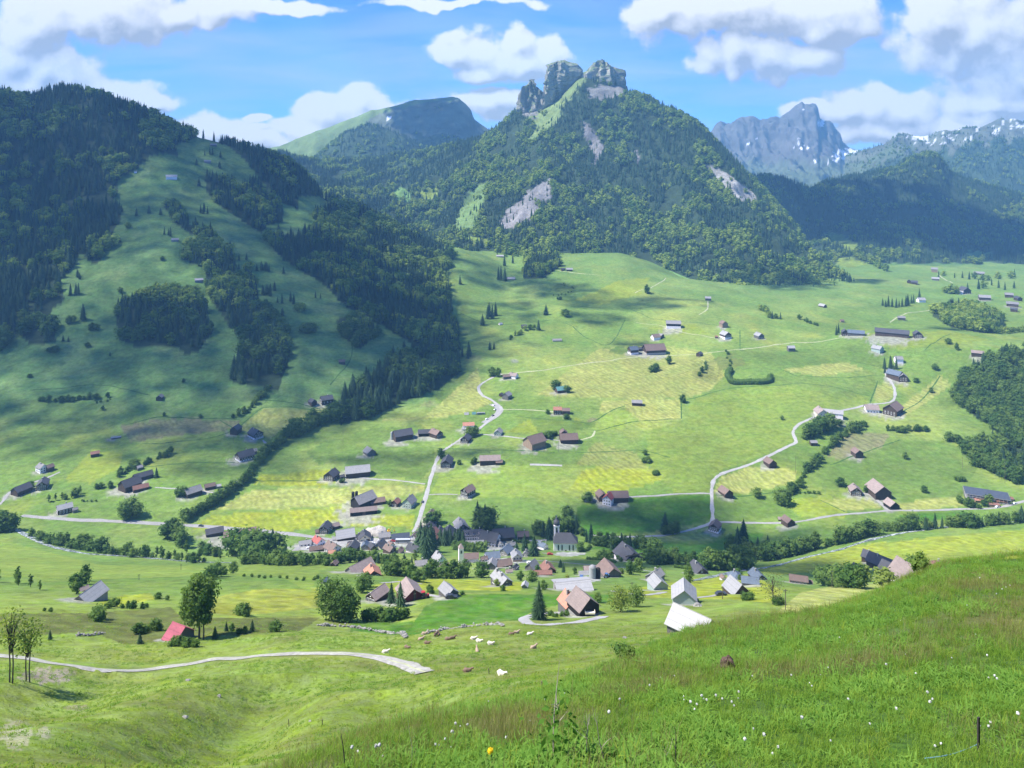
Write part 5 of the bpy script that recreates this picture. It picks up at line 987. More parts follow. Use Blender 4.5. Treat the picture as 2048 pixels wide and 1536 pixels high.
    if door: face(door[0] == 'g', door[1], door[3]/2-.05, (door[2], door[3]), DOOR, 'door')
    if balc:
        to = np.array([-P[0], -P[1]]); sg = 1 if np.array([math.cos(th), math.sin(th)]) @ to > 0 else -1; m = MB()
        for q in range(balc): m.box((sg*(x+.6), 0, hb+.25+fh*(q+.0)+fh*.9), (1.2, Wd*.96, .14)); m.box((sg*(x+1.18), 0, hb+.75+fh*q+fh*.9), (.07, Wd*.96, .9))
        m.build('balcony', [WALL['tan' if wall != 'white' else 'wood']], e)
    return e
def hut(px, py, L, W_, H_, rot, wall, roof, label, **k): return house('hut', 'hut', label, px, py, L, W_, H_, rot, wall, roof, **k)
def barn(px, py, L, W_, H_, rot, wall, roof, label, **k): return house('barn', 'barn', label, px, py, L, W_, H_, rot, wall, roof, **k)
def home(px, py, L, W_, H_, rot, wall, roof, label, **k):
    k.setdefault('chim', 1); return house('house', 'house', label, px, py, L, W_, H_, rot, wall, roof, **k)
# --- left mountain and left valley
hut(343,357,20,9,4,2,'white','white','long white alp hut high on the left mountain pasture')
hut(427,292,12,6,2.5,0,'grey','grey','flat grey alp hut under the left ridge'); hut(415,325,12,6,2.5,0,'silver','light','pale low shelter on the upper left pasture')
hut(271,345,5,4,2,0,'white','light','tiny pale hut at the edge of the upper left forest'); hut(350,482,13,7,3,0,'silver','grey','grey hut beside the ribbon of wood')
hut(398,563,15,8,3.5,0,'silver','light','pale roofed hut where the ribbon of wood narrows'); hut(684,727,12,8,5,0,'wood','brown','small dark hut alone in the meadow left of the long wood')
hut(733,636,8,6,4,60,'silver','grey','small hut at the edge of the long flank wood',chim=0)
hut(320,798,13,11,5,70,'wood','grey','grey roofed hay hut alone on the lower left slope')
home(653,804,22,16,7,15,'wood','dark','dark farmhouse with a white end above the creek row',win=(2,3),side=(1,3)); barn(625,808,14,12,6,120,'wood','dark','small dark barn left of the farmhouse above the creek row')
barn(472,866,19,15,10,60,'wood','dark','dark two storey barn left of the white based house'); home(511,874,24,20,9,120,'wood','dark','half timbered house with a white base and broad gable above the lane',base='white',win=(3,5),side=(1,3))
home(490,918,30,22,9,25,'wood','dark','large dark farmhouse with white lower floor beside the creek row',base='white',win=(2,4),side=(2,5)); barn(505,908,16,10,6,20,'grey','grey','pale roofed annexe behind the large dark farmhouse')
barn(232,877,17,4,2.5,0,'grey','light','long low feeding shed on the dark left meadow'); hut(190,912,15,10,6,5,'wood','rust','small red roofed hut on the left meadow')
home(84,942,18,16,9,115,'white','grey','white plastered house with a grey roof above the left lane',win=(2,3),side=(2,3)); barn(99,941,13,12,8,30,'wood','brown','brown barn right of the white plastered house')
barn(43,986,30,20,9,35,'wood','dark','dark barn by the lane at the far left'); home(86,975,28,18,10,80,'wood','dark','dark house with many white windows left of the round tree',win=(3,5),side=(1,4))
barn(260,977,34,26,11,30,'wood','dark','big dark barn, largest of a group of four'); barn(281,980,28,14,6,10,'wood','rust','red roofed shed in front of the big dark barn'); barn(286,958,34,16,8,20,'wood','dark','dark barn behind the red roofed shed'); hut(279,939,10,9,5,20,'grey','grey','little grey hut at the hedge above the group of four barns')
barn(385,989,30,20,8,25,'wood','grey','grey roofed barn beside two round trees on the lane'); barn(420,977,19,12,6,10,'wood','brown','brown shed at the lane fork'); hut(437,975,9,7,4,0,'silver','light','pale small annexe right of the brown shed',chim=0)
home(129,1024,26,17,10,10,'wood','light','farmhouse with a pale blueish roof beside the main road',win=(2,3),side=(2,4)); hut(150,1024,9,8,6,10,'silver','grey','little annexe right of the farmhouse by the main road')
# --- upper terrace
hut(1000,514,14,6,2,0,'silver','light','small pale roof right at the upper wood edge'); hut(1020,559,20,8,2,0,'silver','light','long grey roof low in the terrace meadow'); hut(1139,542,12,7,3.5,0,'wood','light','alp hut with a pale roof, right of its pair'); hut(1126,541,8,6,3,20,'wood','dark','dark alp hut, left of its pair')
hut(1001,649,7,6,1.5,30,'white','white','bright white little roof on the terrace'); hut(1048,656,10,8,4,10,'wood','dark','small dark hut on the terrace bank'); hut(1114,682,18,7,2,10,'silver','grey','half buried grey roof on the terrace slope')
barn(1347,654,28,13,8,3,'black','grey','long dark barn with grey roof high on the terrace',base='white'); home(1311,678,15,13,5,30,'white','brown','small white house with a round tree beside it',win=(1,2)); hut(1322,675,9,8,5,140,'wood','grey','grey hut behind the small white house')
home(1266,707,17,14,9,30,'wood','blue','house with a bluish roof and white base at the left of the terrace farm',base='white',win=(2,3)); barn(1308,706,40,24,9,22,'wood','brown','large brown terrace barn with a red lower roof',base='concrete'); hut(1281,701,9,7,4,20,'wood','dark','dark shed between the bluish roof and the large terrace barn')
barn(1302,708,22,8,3,22,'silver','rust','red lower lean-to roof in front of the large terrace barn',pitch=.5)
barn(1447,653,13,12,7,120,'tan','brown','tall brown barn at the edge of the upper meadow'); home(1451,675,18,15,7,125,'wood','light','white based farmhouse with a pale roof on the upper terrace',base='white',win=(2,4)); hut(1433,676,6,5,3,0,'wood','rust','tiny red hut left of the white based terrace farmhouse')
home(1518,676,16,13,6,125,'grey','light','grey house with pale roof alone right of the terrace farmhouse',win=(1,3)); hut(1399,712,11,9,5,60,'wood','dark','dark hut at the path above the rough knoll'); hut(1582,702,13,10,7,20,'grey','white','hut with a bright roof alone under the path')
hut(1416,601,11,8,5,5,'grey','light','hut with a pale roof at the top of the lane bend'); hut(1645,614,13,9,3,140,'wood','light','small barn with a pale roof under the spruce edge'); hut(1684,644,7,6,3,20,'tan','brown','tiny tan hut in the yellow terrace meadow')
barn(1712,671,30,13,6,3,'grey','blue','long low grey shed right of the dark tree'); home(1690,670,14,12,7,100,'wood','dark','dark house hidden beside the dark tree',win=(1,3)); barn(1784,672,60,16,8,-2,'wood','dark','very long dark farm shed on the right terrace'); home(1835,674,20,14,7,100,'wood','dark','dark house at the right end of the very long shed',win=(2,4))
home(1755,702,18,14,6,150,'green','white','house with a white roof below the very long shed',win=(1,3)); home(1797,725,14,12,8,20,'white','grey','small pale house behind the tall tree group',win=(2,2)); barn(1955,711,21,11,6,3,'wood','pink','brown hay barn alone on the right hillside')
barn(1790,756,26,18,9,150,'wood','blue','farm with a bluish roof above the winding lane'); home(1805,760,18,16,8,100,'wood','grey','grey house right of the bluish farm roof',win=(2,3))
# side valley
hut(1842,604,14,10,5,30,'white','light','white house at the mouth of the side valley'); home(1929,586,20,14,7,120,'wood','dark','dark farm in the middle of the side valley',win=(1,3)); hut(1918,588,14,8,4,0,'white','light','white shed left of the dark side valley farm')
home(1969,600,20,11,6,10,'wood','grey','farmhouse on the bright field of the side valley',win=(1,3)); hut(2018,594,14,9,5,5,'wood','grey','barn in the bright field, left of a pair'); barn(2025,613,20,10,6,0,'wood','grey','brown barn at the far right edge'); hut(2028,623,12,8,5,0,'wood','dark','small dark barn under the brown one at the right edge'); hut(2036,601,14,9,5,120,'wood','dark','dark gabled barn at the right edge of the side valley')
hut(1871,561,13,7,4,0,'grey','light','pale roofed hut in the far meadow'); hut(1869,544,11,8,6,0,'tan','grey','tan hut beside the far straight track'); hut(1818,566,9,7,4,90,'wood','dark','hut near a small tree on the far meadow'); hut(1829,568,11,8,4,0,'wood','dark','dark hut right of the small tree on the far meadow'); hut(1958,549,18,8,3,0,'wood','grey','long hut under the dark far forest'); hut(1803,640,13,8,5,10,'grey','grey','grey hut at the lane through the thicket')
hut(693,406,7,5,3,0,'white','white','tiny white hut on the sunlit saddle'); hut(786,432,6,4,1.5,0,'white','light','small pale roof on the sunlit saddle rim')
# --- middle meadows
home(1027,756,16,12,6,150,'white','pink','pale house at the bend of the lane',win=(1,3)); barn(1014,757,16,9,5,15,'grey','brown','low brown barn left of the pale bend house')
barn(1014,797,15,14,8,60,'grey','grey','steep grey gabled barn right of the lane bend'); hut(1002,792,7,6,4,60,'wood','dark','tiny shed left of the steep grey barn')
barn(1122,784,21,14,6,25,'wood','teal','barn with a teal metal roof between two trees'); hut(1274,810,20,11,6,2,'wood','grey','lone brown hay hut in the mown field')
home(1115,827,16,12,9,3,'wood','orange','house with an orange roof on the grassy mound',side=(2,3)); barn(1132,827,15,11,7,3,'wood','brown','dark barn joined to the orange roofed mound house')
home(937,855,22,12,6,3,'white','orange','house with an orange roof beside the lane',side=(1,4)); hut(928,860,8,6,3,0,'white','light','white garage left of the orange roofed lane house')
home(997,869,16,14,6,75,'green','grey','small grey house under the yellow field',win=(2,3)); home(932,883,20,16,7,70,'wood','dark','dark house at the lane under the tall tree',win=(2,4))
barn(805,877,36,22,10,20,'wood','dark','large dark barn beside a silo'); barn(851,870,28,14,6,0,'black','dark','low black barn right of the large dark barn'); home(872,873,22,17,8,130,'wood','brown','brown house with a white balcony in the row of barns',win=(2,4),balc=1)
barn(739,908,20,18,6,115,'grey','grey','grey pointed barn alone in the meadow'); home(894,930,30,20,8,80,'wood','dark','dark broad house with white windows by the lane',win=(2,6),side=(1,4)); barn(980,926,40,18,9,3,'wood','pink','long brown barn with a pale pinkish roof',base='wood'); hut(998,928,13,10,5,3,'wood','brown','small annexe at the right end of the long brown barn')
barn(1069,892,36,28,12,40,'tan','brown','big brown barn facing left in the middle meadow'); barn(1137,883,34,22,8,10,'wood','brown','broad brown barn, right of two in the middle meadow'); barn(1127,873,14,14,9,100,'wood','brown','brown barn standing behind the broad one')
barn(715,950,46,24,10,4,'wood','light','wide barn with a pale roof in the left meadow'); home(663,957,24,22,9,60,'wood','dark','dark gabled house left of the wide pale roofed barn',win=(2,4),side=(1,3)); hut(684,956,9,7,4,20,'wood','dark','dark shed between the gabled house and the wide barn')
barn(727,1010,42,28,13,38,'black','grey','tall black barn with a grey roof beside two silos'); barn(755,1007,28,15,6,10,'wood','brown','low brown shed right of the tall black barn'); home(792,1010,15,14,7,60,'wood','rust','small dark house with a reddish roof beside round trees',win=(1,2)); home(819,1012,22,20,10,60,'green','grey','grey green house with a steep roof by the lane',win=(2,3),side=(2,3),pitch=.95)
barn(727,1027,58,16,8,2,'black','pink','long low barn with a pink roof at the yellow field',door=('s',.02,3.2,3.4))
home(936,991,24,19,12,50,'black','brown','lone black farmhouse with rows of white windows',win=(3,5),side=(2,3),base='concrete')
home(1217,1007,20,18,13,70,'white','red','white house with a red roof at the front of the farm',win=(3,3),side=(3,2)); barn(1236,1001,38,22,11,10,'wood','brown','dark barn behind the white house with the red roof'); hut(1176,1002,17,12,6,20,'silver','light','small pale roofed shed left of the white farmhouse'); barn(1203,998,22,18,9,110,'wood','brown','brown middle wing of the farm with the white house')
# --- right slope
home(1642,832,26,20,9,110,'cream','pink','pale gabled house at the left end of the long roof',win=(2,2)); barn(1663,831,42,14,7,0,'white','light','long pale roofed barn joined to the gabled house')
home(1743,823,24,18,7,15,'white','pink','white house with a pinkish roof by the winding lane',win=(2,3),side=(1,4)); barn(1786,826,34,26,11,70,'wood','brown','broad dark chalet at the top of the right slope',win=(2,4)); hut(1627,890,13,9,6,20,'wood','grey','little grey hut in the curved hedge')
barn(1714,912,18,16,9,120,'wood','brown','lone brown barn in the tan field'); barn(1540,931,20,17,8,125,'wood','brown','brown barn at the top of the pale mown field'); barn(1451,990,24,19,8,125,'wood','brown','dark brown barn at the crossroads')
home(1710,987,22,20,9,105,'wood','pink','dark house with rows of white windows left of the big barn',win=(3,5),side=(1,3)); barn(1757,991,38,32,14,118,'wood','pink','big brown barn with a pale pinkish roof on the right'); barn(1783,1015,22,20,8,125,'black','pink','small black barn where the drive meets the lane')
home(1430,1060,24,19,10,75,'wood','brown','brown farmhouse at the crossroads corner above the trees',base='white',win=(2,4),side=(1,3)); barn(1576,1049,22,17,9,125,'wood','brown','brown barn on the lane under the slope'); hut(1561,1040,9,8,3,10,'wood','pink','small low shed behind the lane barn')
# --- village
home(651,1064,26,20,12,70,'wood','dark','dark timber house at the upper left end of the village',win=(3,4),side=(2,3)); hut(638,1066,14,9,4,5,'tan','brown','low brown shed at the far left of the village'); hut(671,1056,14,12,6,20,'wood','pink','pale roofed shed between timber house and white hall')
barn(690,1077,38,30,9,8,'wood','white','wide hall with a bright white roof in the village'); hut(674,1080,18,8,4,0,'white','white','low white annexe before the bright hall')
home(610,1091,26,14,6,5,'white','light','flat pale house at the left end of the village',side=(1,3)); home(637,1089,24,20,9,120,'white','red','house with a bright red roof',win=(2,3),chim=1); barn(634,1102,32,14,6,3,'wood','brown','long brown roof in front of the bright red roof'); home(665,1102,30,26,9,125,'white','brown','large white house with a broad brown roof',win=(3,4),side=(1,3)); hut(664,1107,14,9,3,0,'white','orange','small orange roofed shed below the large white house')
home(729,1079,26,26,7,95,'cream','dark','cream gabled house with a dark roof',win=(2,3),door=('g',.25,3,2.4)); barn(769,1077,24,16,7,2,'concrete','grey','square grey roofed shed beside the gravel heap'); barn(801,1080,38,18,8,2,'white','solar','long house with a glassy dark roof behind the parked coach',side=(2,6)); home(830,1080,20,17,9,60,'white','brown','brown roofed house with dark shutters at the street corner',win=(3,4),side=(2,3))
home(862,1034,18,16,8,60,'wood','brown','upper brown house at the lane into the village',win=(2,3)); home(858,1043,22,18,8,60,'wood','brown','second brown house down the lane into the village',win=(2,4)); home(862,1056,26,20,9,75,'wood','dark','dark house with white windows at the lane',win=(3,5),side=(1,3)); hut(843,1058,12,9,4,0,'grey','pink','pale low shed by the lane bend')
home(922,1062,36,26,13,105,'wood','grey','large timber house with a pale grey gable roof',win=(4,4),side=(2,4),balc=1); home(897,1077,32,28,12,80,'silver','dark','grey shingled gabled house below the large timber house',win=(3,4)); home(865,1076,26,20,12,60,'wood','rust','brown red roofed house at the street',win=(2,3)); home(867,1090,22,16,14,70,'tan','rust','narrow tall house with a rusty roof',win=(3,2))
barn(706,1102,28,22,10,70,'black','dark','black gabled barn in the lower village'); home(731,1099,18,16,10,80,'silver','blue','narrow grey house beside the black gabled barn',win=(2,2)); home(760,1098,26,20,9,60,'cream','dark','cream house with a blue awning in the lower village',win=(2,4),side=(1,3)); home(779,1106,24,18,10,130,'wood','brown','brown house at the lower edge of the village',win=(2,3)); barn(745,1100,18,14,8,110,'wood','dark','dark small barn left of the cream house'); home(828,1104,28,22,8,140,'white','dark','house with a dark roof above the grove',win=(2,3))
home(878,1132,26,22,17,115,'mint','light','tall mint green house with many windows',win=(4,4),side=(3,3),pitch=.95)
home(946,1076,42,22,10,3,'white','dark','dark roofed inn with a row of dormers',side=(2,7),dorm=3,chim=2); home(980,1086,38,34,12,160,'white','dark','steep dark roofed house right of the inn',win=(2,3),side=(2,5)); barn(1006,1076,44,32,9,10,'wood','dark','large dark roof with bright skylights',chim=1); home(1046,1076,24,18,8,5,'wood','brown','brown house among hedges at the village edge',win=(2,3)); home(954,1096,28,20,9,5,'white','light','low white building under the dark inn',side=(2,5))
barn(942,1122,32,20,10,3,'white','brown','long brown roofed hall behind the chapel tower'); home(985,1120,30,22,10,10,'white','blue','grey slate roofed house in the lower village',side=(1,4)); home(1012,1110,26,22,11,60,'silver','blue','grey house with a blue slate roof up the lane',win=(2,3)); home(1033,1122,24,22,13,100,'cream','white','cream gabled house with a bright white roof',win=(3,3),balc=1); barn(1006,1133,36,22,7,20,'wood','brown','brown barn with a wavy roof below the white roofed house'); barn(984,1138,22,20,12,80,'grey','grey','grey narrow barn at the grove')
home(1085,1098,20,15,9,140,'white','blue','small white house left of the church forecourt',win=(3,2)); barn(1064,1139,24,22,8,60,'grey','grey','steep grey roofed barn at the village end',pitch=.95); home(1096,1146,30,26,11,110,'wood','rust','house with a red roof and pale roof panel',win=(2,3)); barn(1085,1150,36,12,5,5,'wood','rust','long low red roofed shed before the red roofed house')
barn(1218,1153,40,34,14,115,'grey','brown','big grey barn of the silo farm'); barn(1184,1147,32,20,8,10,'wood','pink','brown stable left of the big grey barn'); barn(1168,1150,20,14,3,10,'concrete','light','low pale shed at the left of the silo farm')
home(1256,1119,44,40,10,118,'wood','dark','broad chalet with white balconies and a dark roof',base='white',win=(2,5),balc=2)
barn(720,1143,58,30,9,38,'silver','pink','large faded pink roof beside the sunny grove',pitch=.8); home(745,1151,30,28,7,100,'wood','orange','dark wooden house with a bright orange red roof',win=(1,2)); home(842,1132,26,18,6,5,'silver','grey','grey brown roof half hidden in the grove'); home(882,1141,34,20,6,10,'silver','pink','pale roof among the grove trees',chim=2); hut(669,1132,12,11,6,60,'wood','brown','lone little brown hut below the village trees'); hut(650,1166,12,9,6,40,'blue' if 'blue' in WALL else 'grey','blue','small hut with a blue roof left of the big spreading tree')
home(1003,1170,42,26,13,120,'grey','light','grey shingled house with a pale roof at the yellow meadow',win=(2,3),side=(1,2),chim=2); hut(1050,1176,12,11,7,80,'silver','light','tiny pale hut beside the spreading bright tree')
barn(1145,1180,68,46,10,15,'concrete','light','low wide hall with a pale sheet roof behind the farm',pitch=.30,door=('g',-.05,2.2,3.6)); 
for px_h, py_h, L_h, W_h, H_h, r_h, w_h, ro_h, lb_h in ((700,1096,15,12,7,70,'cream','brown','small cream house between the white hall and the black gabled barn'),(716,1078,14,11,6,20,'white','dark','small white house right of the bright white hall'),(782,1094,15,12,7,110,'white','brown','small white house before the parked coach'),(846,1068,14,12,8,60,'white','brown','small white house at the start of the straight lane'),(880,1066,15,12,7,75,'cream','dark','small cream house beside the brown lane houses'),(912,1084,16,13,7,90,'white','dark','white gabled house under the grey shingled one'),(800,1106,16,12,6,60,'tan','brown','tan shed among the trees under the coach'),(1000,1092,15,12,6,110,'white','grey','small white house right of the steep dark roof'),(1024,1094,14,11,6,20,'silver','grey','small grey house in the lane bend above the white roof'),(1052,1112,16,12,6,70,'cream','grey','small cream house right of the bright white roof'),(968,1122,14,11,6,15,'white','brown','little white house left of the grey slate roof'),(960,1136,16,12,6,100,'wood','grey','little dark house above the big round tree'),(1018,1146,14,10,5,10,'white','pink','low white house behind the grey shingled house'),(627,1098,12,9,5,20,'white','light','small white garage among the red roofs'),(1030,1140,15,12,6,60,'wood','dark','small dark house near the steep grey roof')):
    home(px_h, py_h, L_h, W_h, H_h, r_h, w_h, ro_h, lb_h, win=(2,2), side=(1,2))
# --- lower farms
barn(755,1199,40,26,13,48,'wood','pink','left timber farmhouse with a faded roof, half behind the broad tree',win=(2,3)); barn(820,1198,46,42,16,108,'red','pink','red boarded barn with a faded brown roof beside the sunny yard',door=('g',.05,1.0,5))
barn(897,1192,34,26,12,120,'grey','light','weathered grey barn alone in the yellow meadow')
home(1140,1222,34,36,20,120,'grey','orange','farmhouse half with an orange tiled roof',win=(2,3),pitch=.85); barn(1166,1228,46,46,24,124,'black','pink','black timber barn half with a pale pinkish roof',base='concrete',pitch=.85)
barn(1315,1179,30,30,14,118,'green','white','green grey boarded barn with a bright roof by the lane'); barn(1368,1205,44,44,19,92,'green','light','grey green plank barn facing the viewer in the yellow meadow',pitch=.8)
barn(1472,1188,36,36,12,125,'wood','white','dark barn with a large bright pale roof',pitch=.9); home(1310,1160,34,22,10,55,'blue' if 'blue' in WALL else 'silver','grey','house with a long slate grey roof behind the bright roofed barn')
home(1396,1146,34,26,9,118,'wood','dark','dark brown house in front of the row of trees',win=(2,4)); home(1515,1158,30,24,7,120,'wood','blue','brown house with a blue slate roof',win=(1,3)); barn(1500,1168,32,20,7,5,'silver','blue','low blue grey roof in front of the slate roofed house'); home(1472,1158,32,24,5,110,'silver','blue','blue grey hipped roof low behind the field',hip=1); hut(1446,1160,10,9,6,120,'white','brown','small white gabled shed in the hollow')
barn(1597,1166,34,18,9,5,'tan','brown','brown boarded house with a flat pitched roof',side=(1,4)); hut(1618,1168,12,8,5,5,'tan','brown','brown lean-to right of the boarded house')
home(1680,1147,18,16,9,130,'white','grey','white gabled house between dark trees',win=(2,2)); barn(1718,1146,24,20,8,140,'wood','brown','brown barn among the dark trees')
home(1742,1122,28,24,10,160,'wood','dark','chalet with white balconies, topmost of the dark roofs',win=(2,3),balc=1); home(1762,1134,44,32,11,155,'wood','dark','large dark roofed house in the middle of three',win=(3,4),balc=1); barn(1788,1150,46,34,9,150,'wood','dark','lowest of the dark roofs beside the pink roof')
barn(1818,1176,56,52,15,135,'white','pink','large pink roofed house half behind the grassy edge',pitch=.95,Y=372); home(1874,1150,34,26,12,20,'cream','rust','red brown hipped roof at the grassy edge',hip=1,Y=440,win=(1,3))
barn(180,1200,52,38,10,48,'silver','light','weathered barn with a long sloping pale roof'); hut(168,1182,14,10,5,20,'wood','pink','small roof peeking out behind the weathered sloping barn')
barn(358,1277,32,46,9,128,'grey','crimson','barn with a bright crimson metal roof in the hollow',pitch=.82)
barn(1384,1266,78,60,16,150,'grey','white','barn with a very bright roof behind the grassy edge',Y=176,pitch=.85)
barn(480,1076,60,20,10,2,'silver','brown','long pale shed with a brown roof left of the village',side=(1,8)); barn(429,1070,32,18,8,5,'wood','dark','dark barn with a grey roof left of the long pale shed')
# caravan ground
for i, (p, q, l) in enumerate(((1960,1004,'left'),(1986,1012,'lower'),(2003,1006,'middle'),(2014,1000,'right'))):
    hut(p, q, 20, 12, 5, 20, 'tan', 'rust' if i % 2 else 'orange', 'flat tan roofed shed at the %s end of the caravan ground' % l, pitch=.25)
# --- silos, church, chapel
M_SILO = plain('silo_concrete', (.36, .38, .36), .7, .12)
def silo(px, py, dp, hp, label, mat=None):
    P = at(px, py); k = P[1]/F; r, h = dp*k/2, hp*k; e = empty('silo', P); tag(e, label, 'silo')
    m = MB(); m.lathe([(r, -2), (r, h)], 16); [m.lathe([(r*1.0, z-.06), (r*1.03, z-.06), (r*1.03, z+.06), (r*1.0, z+.06)], 16) for z in np.linspace(.8, h-.4, 6)]; m.build('tank', [mat or M_SILO], e)
    m = MB(); m.lathe([(r*1.05, h), (r*.8, h+r*.35), (r*.35, h+r*.6), (.02, h+r*.68)], 16); m.build('cap', [ROOF['light'] if mat is None else mat], e)
silo(1185,1158,13,24,'pale concrete silo beside the brown stable'); silo(1196,1158,10,20,'dark silo right of the pale concrete silo',WALL['black']); silo(784,879,6,14,'grey silo left of the large dark barn'); silo(706,1004,6,19,'dark silo, left of two by the tall black barn',WALL['black']); silo(713,1002,6,18,'dark silo, right of two by the tall black barn',WALL['black'])
def church():
    P = at(1131, 1101); k = P[1]/F; th = -math.atan2(P[0], P[1])+.04; e = empty('church', P, th); tag(e, 'white church with a dark hipped roof, arched windows and an onion topped tower', 'church')
    L, Wd, H_ = 47*k, 26*k, 21*k; m = MB(); x, y = L/2, Wd/2; m.box((0, 0, H_/2-1), (L, Wd, H_+2)); m.build('wall', [WALL['white']], e)
    r = MB(); rise = 15*k; o = .5; V = np.array([(-x-o,-y-o,H_-.1),(x+o,-y-o,H_-.1),(x+o,y+o,H_-.1),(-x-o,y+o,H_-.1),(-x+2,0,H_+rise),(x-5,0,H_+rise)])
    r.add(V, [[0,1,5,4],[2,3,4,5]]); r.add(V, [[1,2,5],[3,0,4]]); r.add(V, [[3,2,1,0]]); r.build('roof', [ROOF['dark']], e)
    m = MB(); m.box((0, 0, 0), (1, .12, 1), 0); n = 10; a = np.linspace(0, PI, n); V = np.concatenate([np.stack([.5*np.cos(a), np.full(n, -.06), .5+.22*np.sin(a)], 1), [[0, -.06, .4]]]); m.add(V, [[i, i+1, n] for i in range(n-1)], 0); AW = m.mesh('arched_window', [M_GLASS])
    for i in (-2, -1, 1, 2):
        w = mesh_obj('arched_window', AW, e); w.location = (i*L*.155, -y-.02, H_*.55); w.scale = (1.0, 1, H_*.42)
    d = mesh_obj('door', DOOR, e); d.location = (0, -y-.02, 1.5); d.scale = (1.3, 1, 3.0)
    for i in (-1, 0, 1):
        pass
    tx = -x+6*k; ty = y-4*k; tw = 10.5*k; th_ = 47*k; m = MB(); m.box((tx, ty, th_/2-1), (tw, tw, th_+2)); m.box((tx, ty, th_-.1), (tw+.5, tw+.5, .35)); tw_o = m.build('tower', [WALL['white']], e)
    m = MB(); rr = tw*.56; m.lathe([(rr*.98, th_+.1), (rr*1.05, th_+1.0), (rr*1.12, th_+2.0), (rr*.98, th_+3.0), (rr*.6, th_+3.9), (rr*.36, th_+4.6), (rr*.33, th_+5.2), (rr*.16, th_+6.0), (.05, th_+7.6)], 12, 0, (tx, ty, 0)); m.build('onion_dome', [ROOF['dark']], tw_o)
    w = mesh_obj('belfry_opening', AW, tw_o); w.location = (tx, ty-tw/2-.04, th_*.80); w.scale = (1.5, 1, 3.4)
    m = MB(); m.lathe([(.75, -.04), (.75, .04)], 18); m.add([(0, 0, .04)]+[(.75*math.cos(t), .75*math.sin(t), .04) for t in np.linspace(0, 2*PI, 18, endpoint=False)], [[0, i+1, (i+1) % 18+1] for i in range(18)]); c = m.build('clock_face', [M_FRAME], tw_o); c.location = (tx, ty-tw/2-.05, th_*.92); c.rotation_euler = (PI/2, 0, 0)
church()
def chapel():
    P = at(922, 1126); k = P[1]/F; e = empty('chapel_tower', P, -math.atan2(P[0], P[1])+.15); tag(e, 'slim white chapel tower with a pointed gable roof and one dark opening', 'tower')
    w, h = 9.5*k, 31*k; m = MB(); m.box((0, 0, h/2-1.5), (w, w, h+3)); m.build('wall', [WALL['white']], e)
    m = MB(); o = .2; z = h; V = np.array([(-w/2-o,-w/2-o,z),(w/2+o,-w/2-o,z),(w/2+o,w/2+o,z),(-w/2-o,w/2+o,z),(0,0,z+9*k)]); m.add(V, [[0,1,4],[1,2,4],[2,3,4],[3,0,4]]); m.build('roof', [ROOF['pink']], e)
    m = MB(); m.box((0, -w/2-.02, h*.78), (w*.34, .1, h*.2)); m.build('belfry_opening', [M_GLASS], e)
chapel()
# --- caravan ground: the glazed frame hall
def frame_hall():
    P = at(1973, 998); k = P[1]/F; e = empty('glass_hall', P, -math.atan2(P[0], P[1])+.12); tag(e, 'large low hall roofed with rows of glazed frames beside the caravan ground', 'hall')
    L, Wd, H_ = 78*k, 40*k, 11*k; fr = MB(); gl = MB()
    for i in range(13):
        x = -L/2+i*L/12
        for j in range(5): fr.box((x, -Wd/2+j*Wd/4, H_/2-1), (.22, .22, H_+2))
        fr.box((x, 0, H_), (.25, Wd, .25))
    for j in range(9): fr.box((0, -Wd/2+j*Wd/8, H_+.25), (L, .28, .25))
    for j in range(4): gl.box((0, -Wd/2+(j+.5)*Wd/4, H_+.5), (L*.98, Wd/4*.62, .10), 0, 0, 0, .25)
    fr.build('frame', [WALL['silver']], e); gl.build('glazing', [ROOF['solar']], e); m = MB(); m.box((0, 0, .1), (L*.96, Wd*.9, 2.4)); m.build('base', [WALL['concrete']], e)
frame_hall()

# --- worn yards round the farms
for yx, yy, yr in YARDS:
    idx = np.nonzero((np.abs(X_-yx) < yr*1.2) & (np.abs(Y_-yy) < yr*1.2))[0]
    dd = np.hypot(X_[idx]-yx+.25*yr, (Y_[idx]-yy+.35*yr)*1.0)/yr; m_ = ((1-sstep(.55, .85, dd+.5*fbm(X_[idx]/5, Y_[idx]/5, 97, 3)))*.8)[:, None]
    C_[idx] = C_[idx]*(1-m_)+np.array([.27, .26, .22])*m_
for (a_, b_c, rx_, ry_) in ((640,1093,70,9),(750,1088,90,9),(820,1078,40,8),(900,1082,40,8),(975,1095,50,7),(1010,1122,60,6),(1140,1108,35,5),(1165,1160,40,5)):
    dd = np.hypot((px_-a_)/rx_, (py_-b_c)/ry_)+.5*fbm(px_/9, py_/3, 98, 3); m_ = ((1-sstep(.7, 1.0, dd))*.85*(Y_ > 250))[:, None]; C_[:] = C_*(1-m_)+np.array([.33, .32, .29])*m_
set_col(GROUND_ME, 'Col', C_)
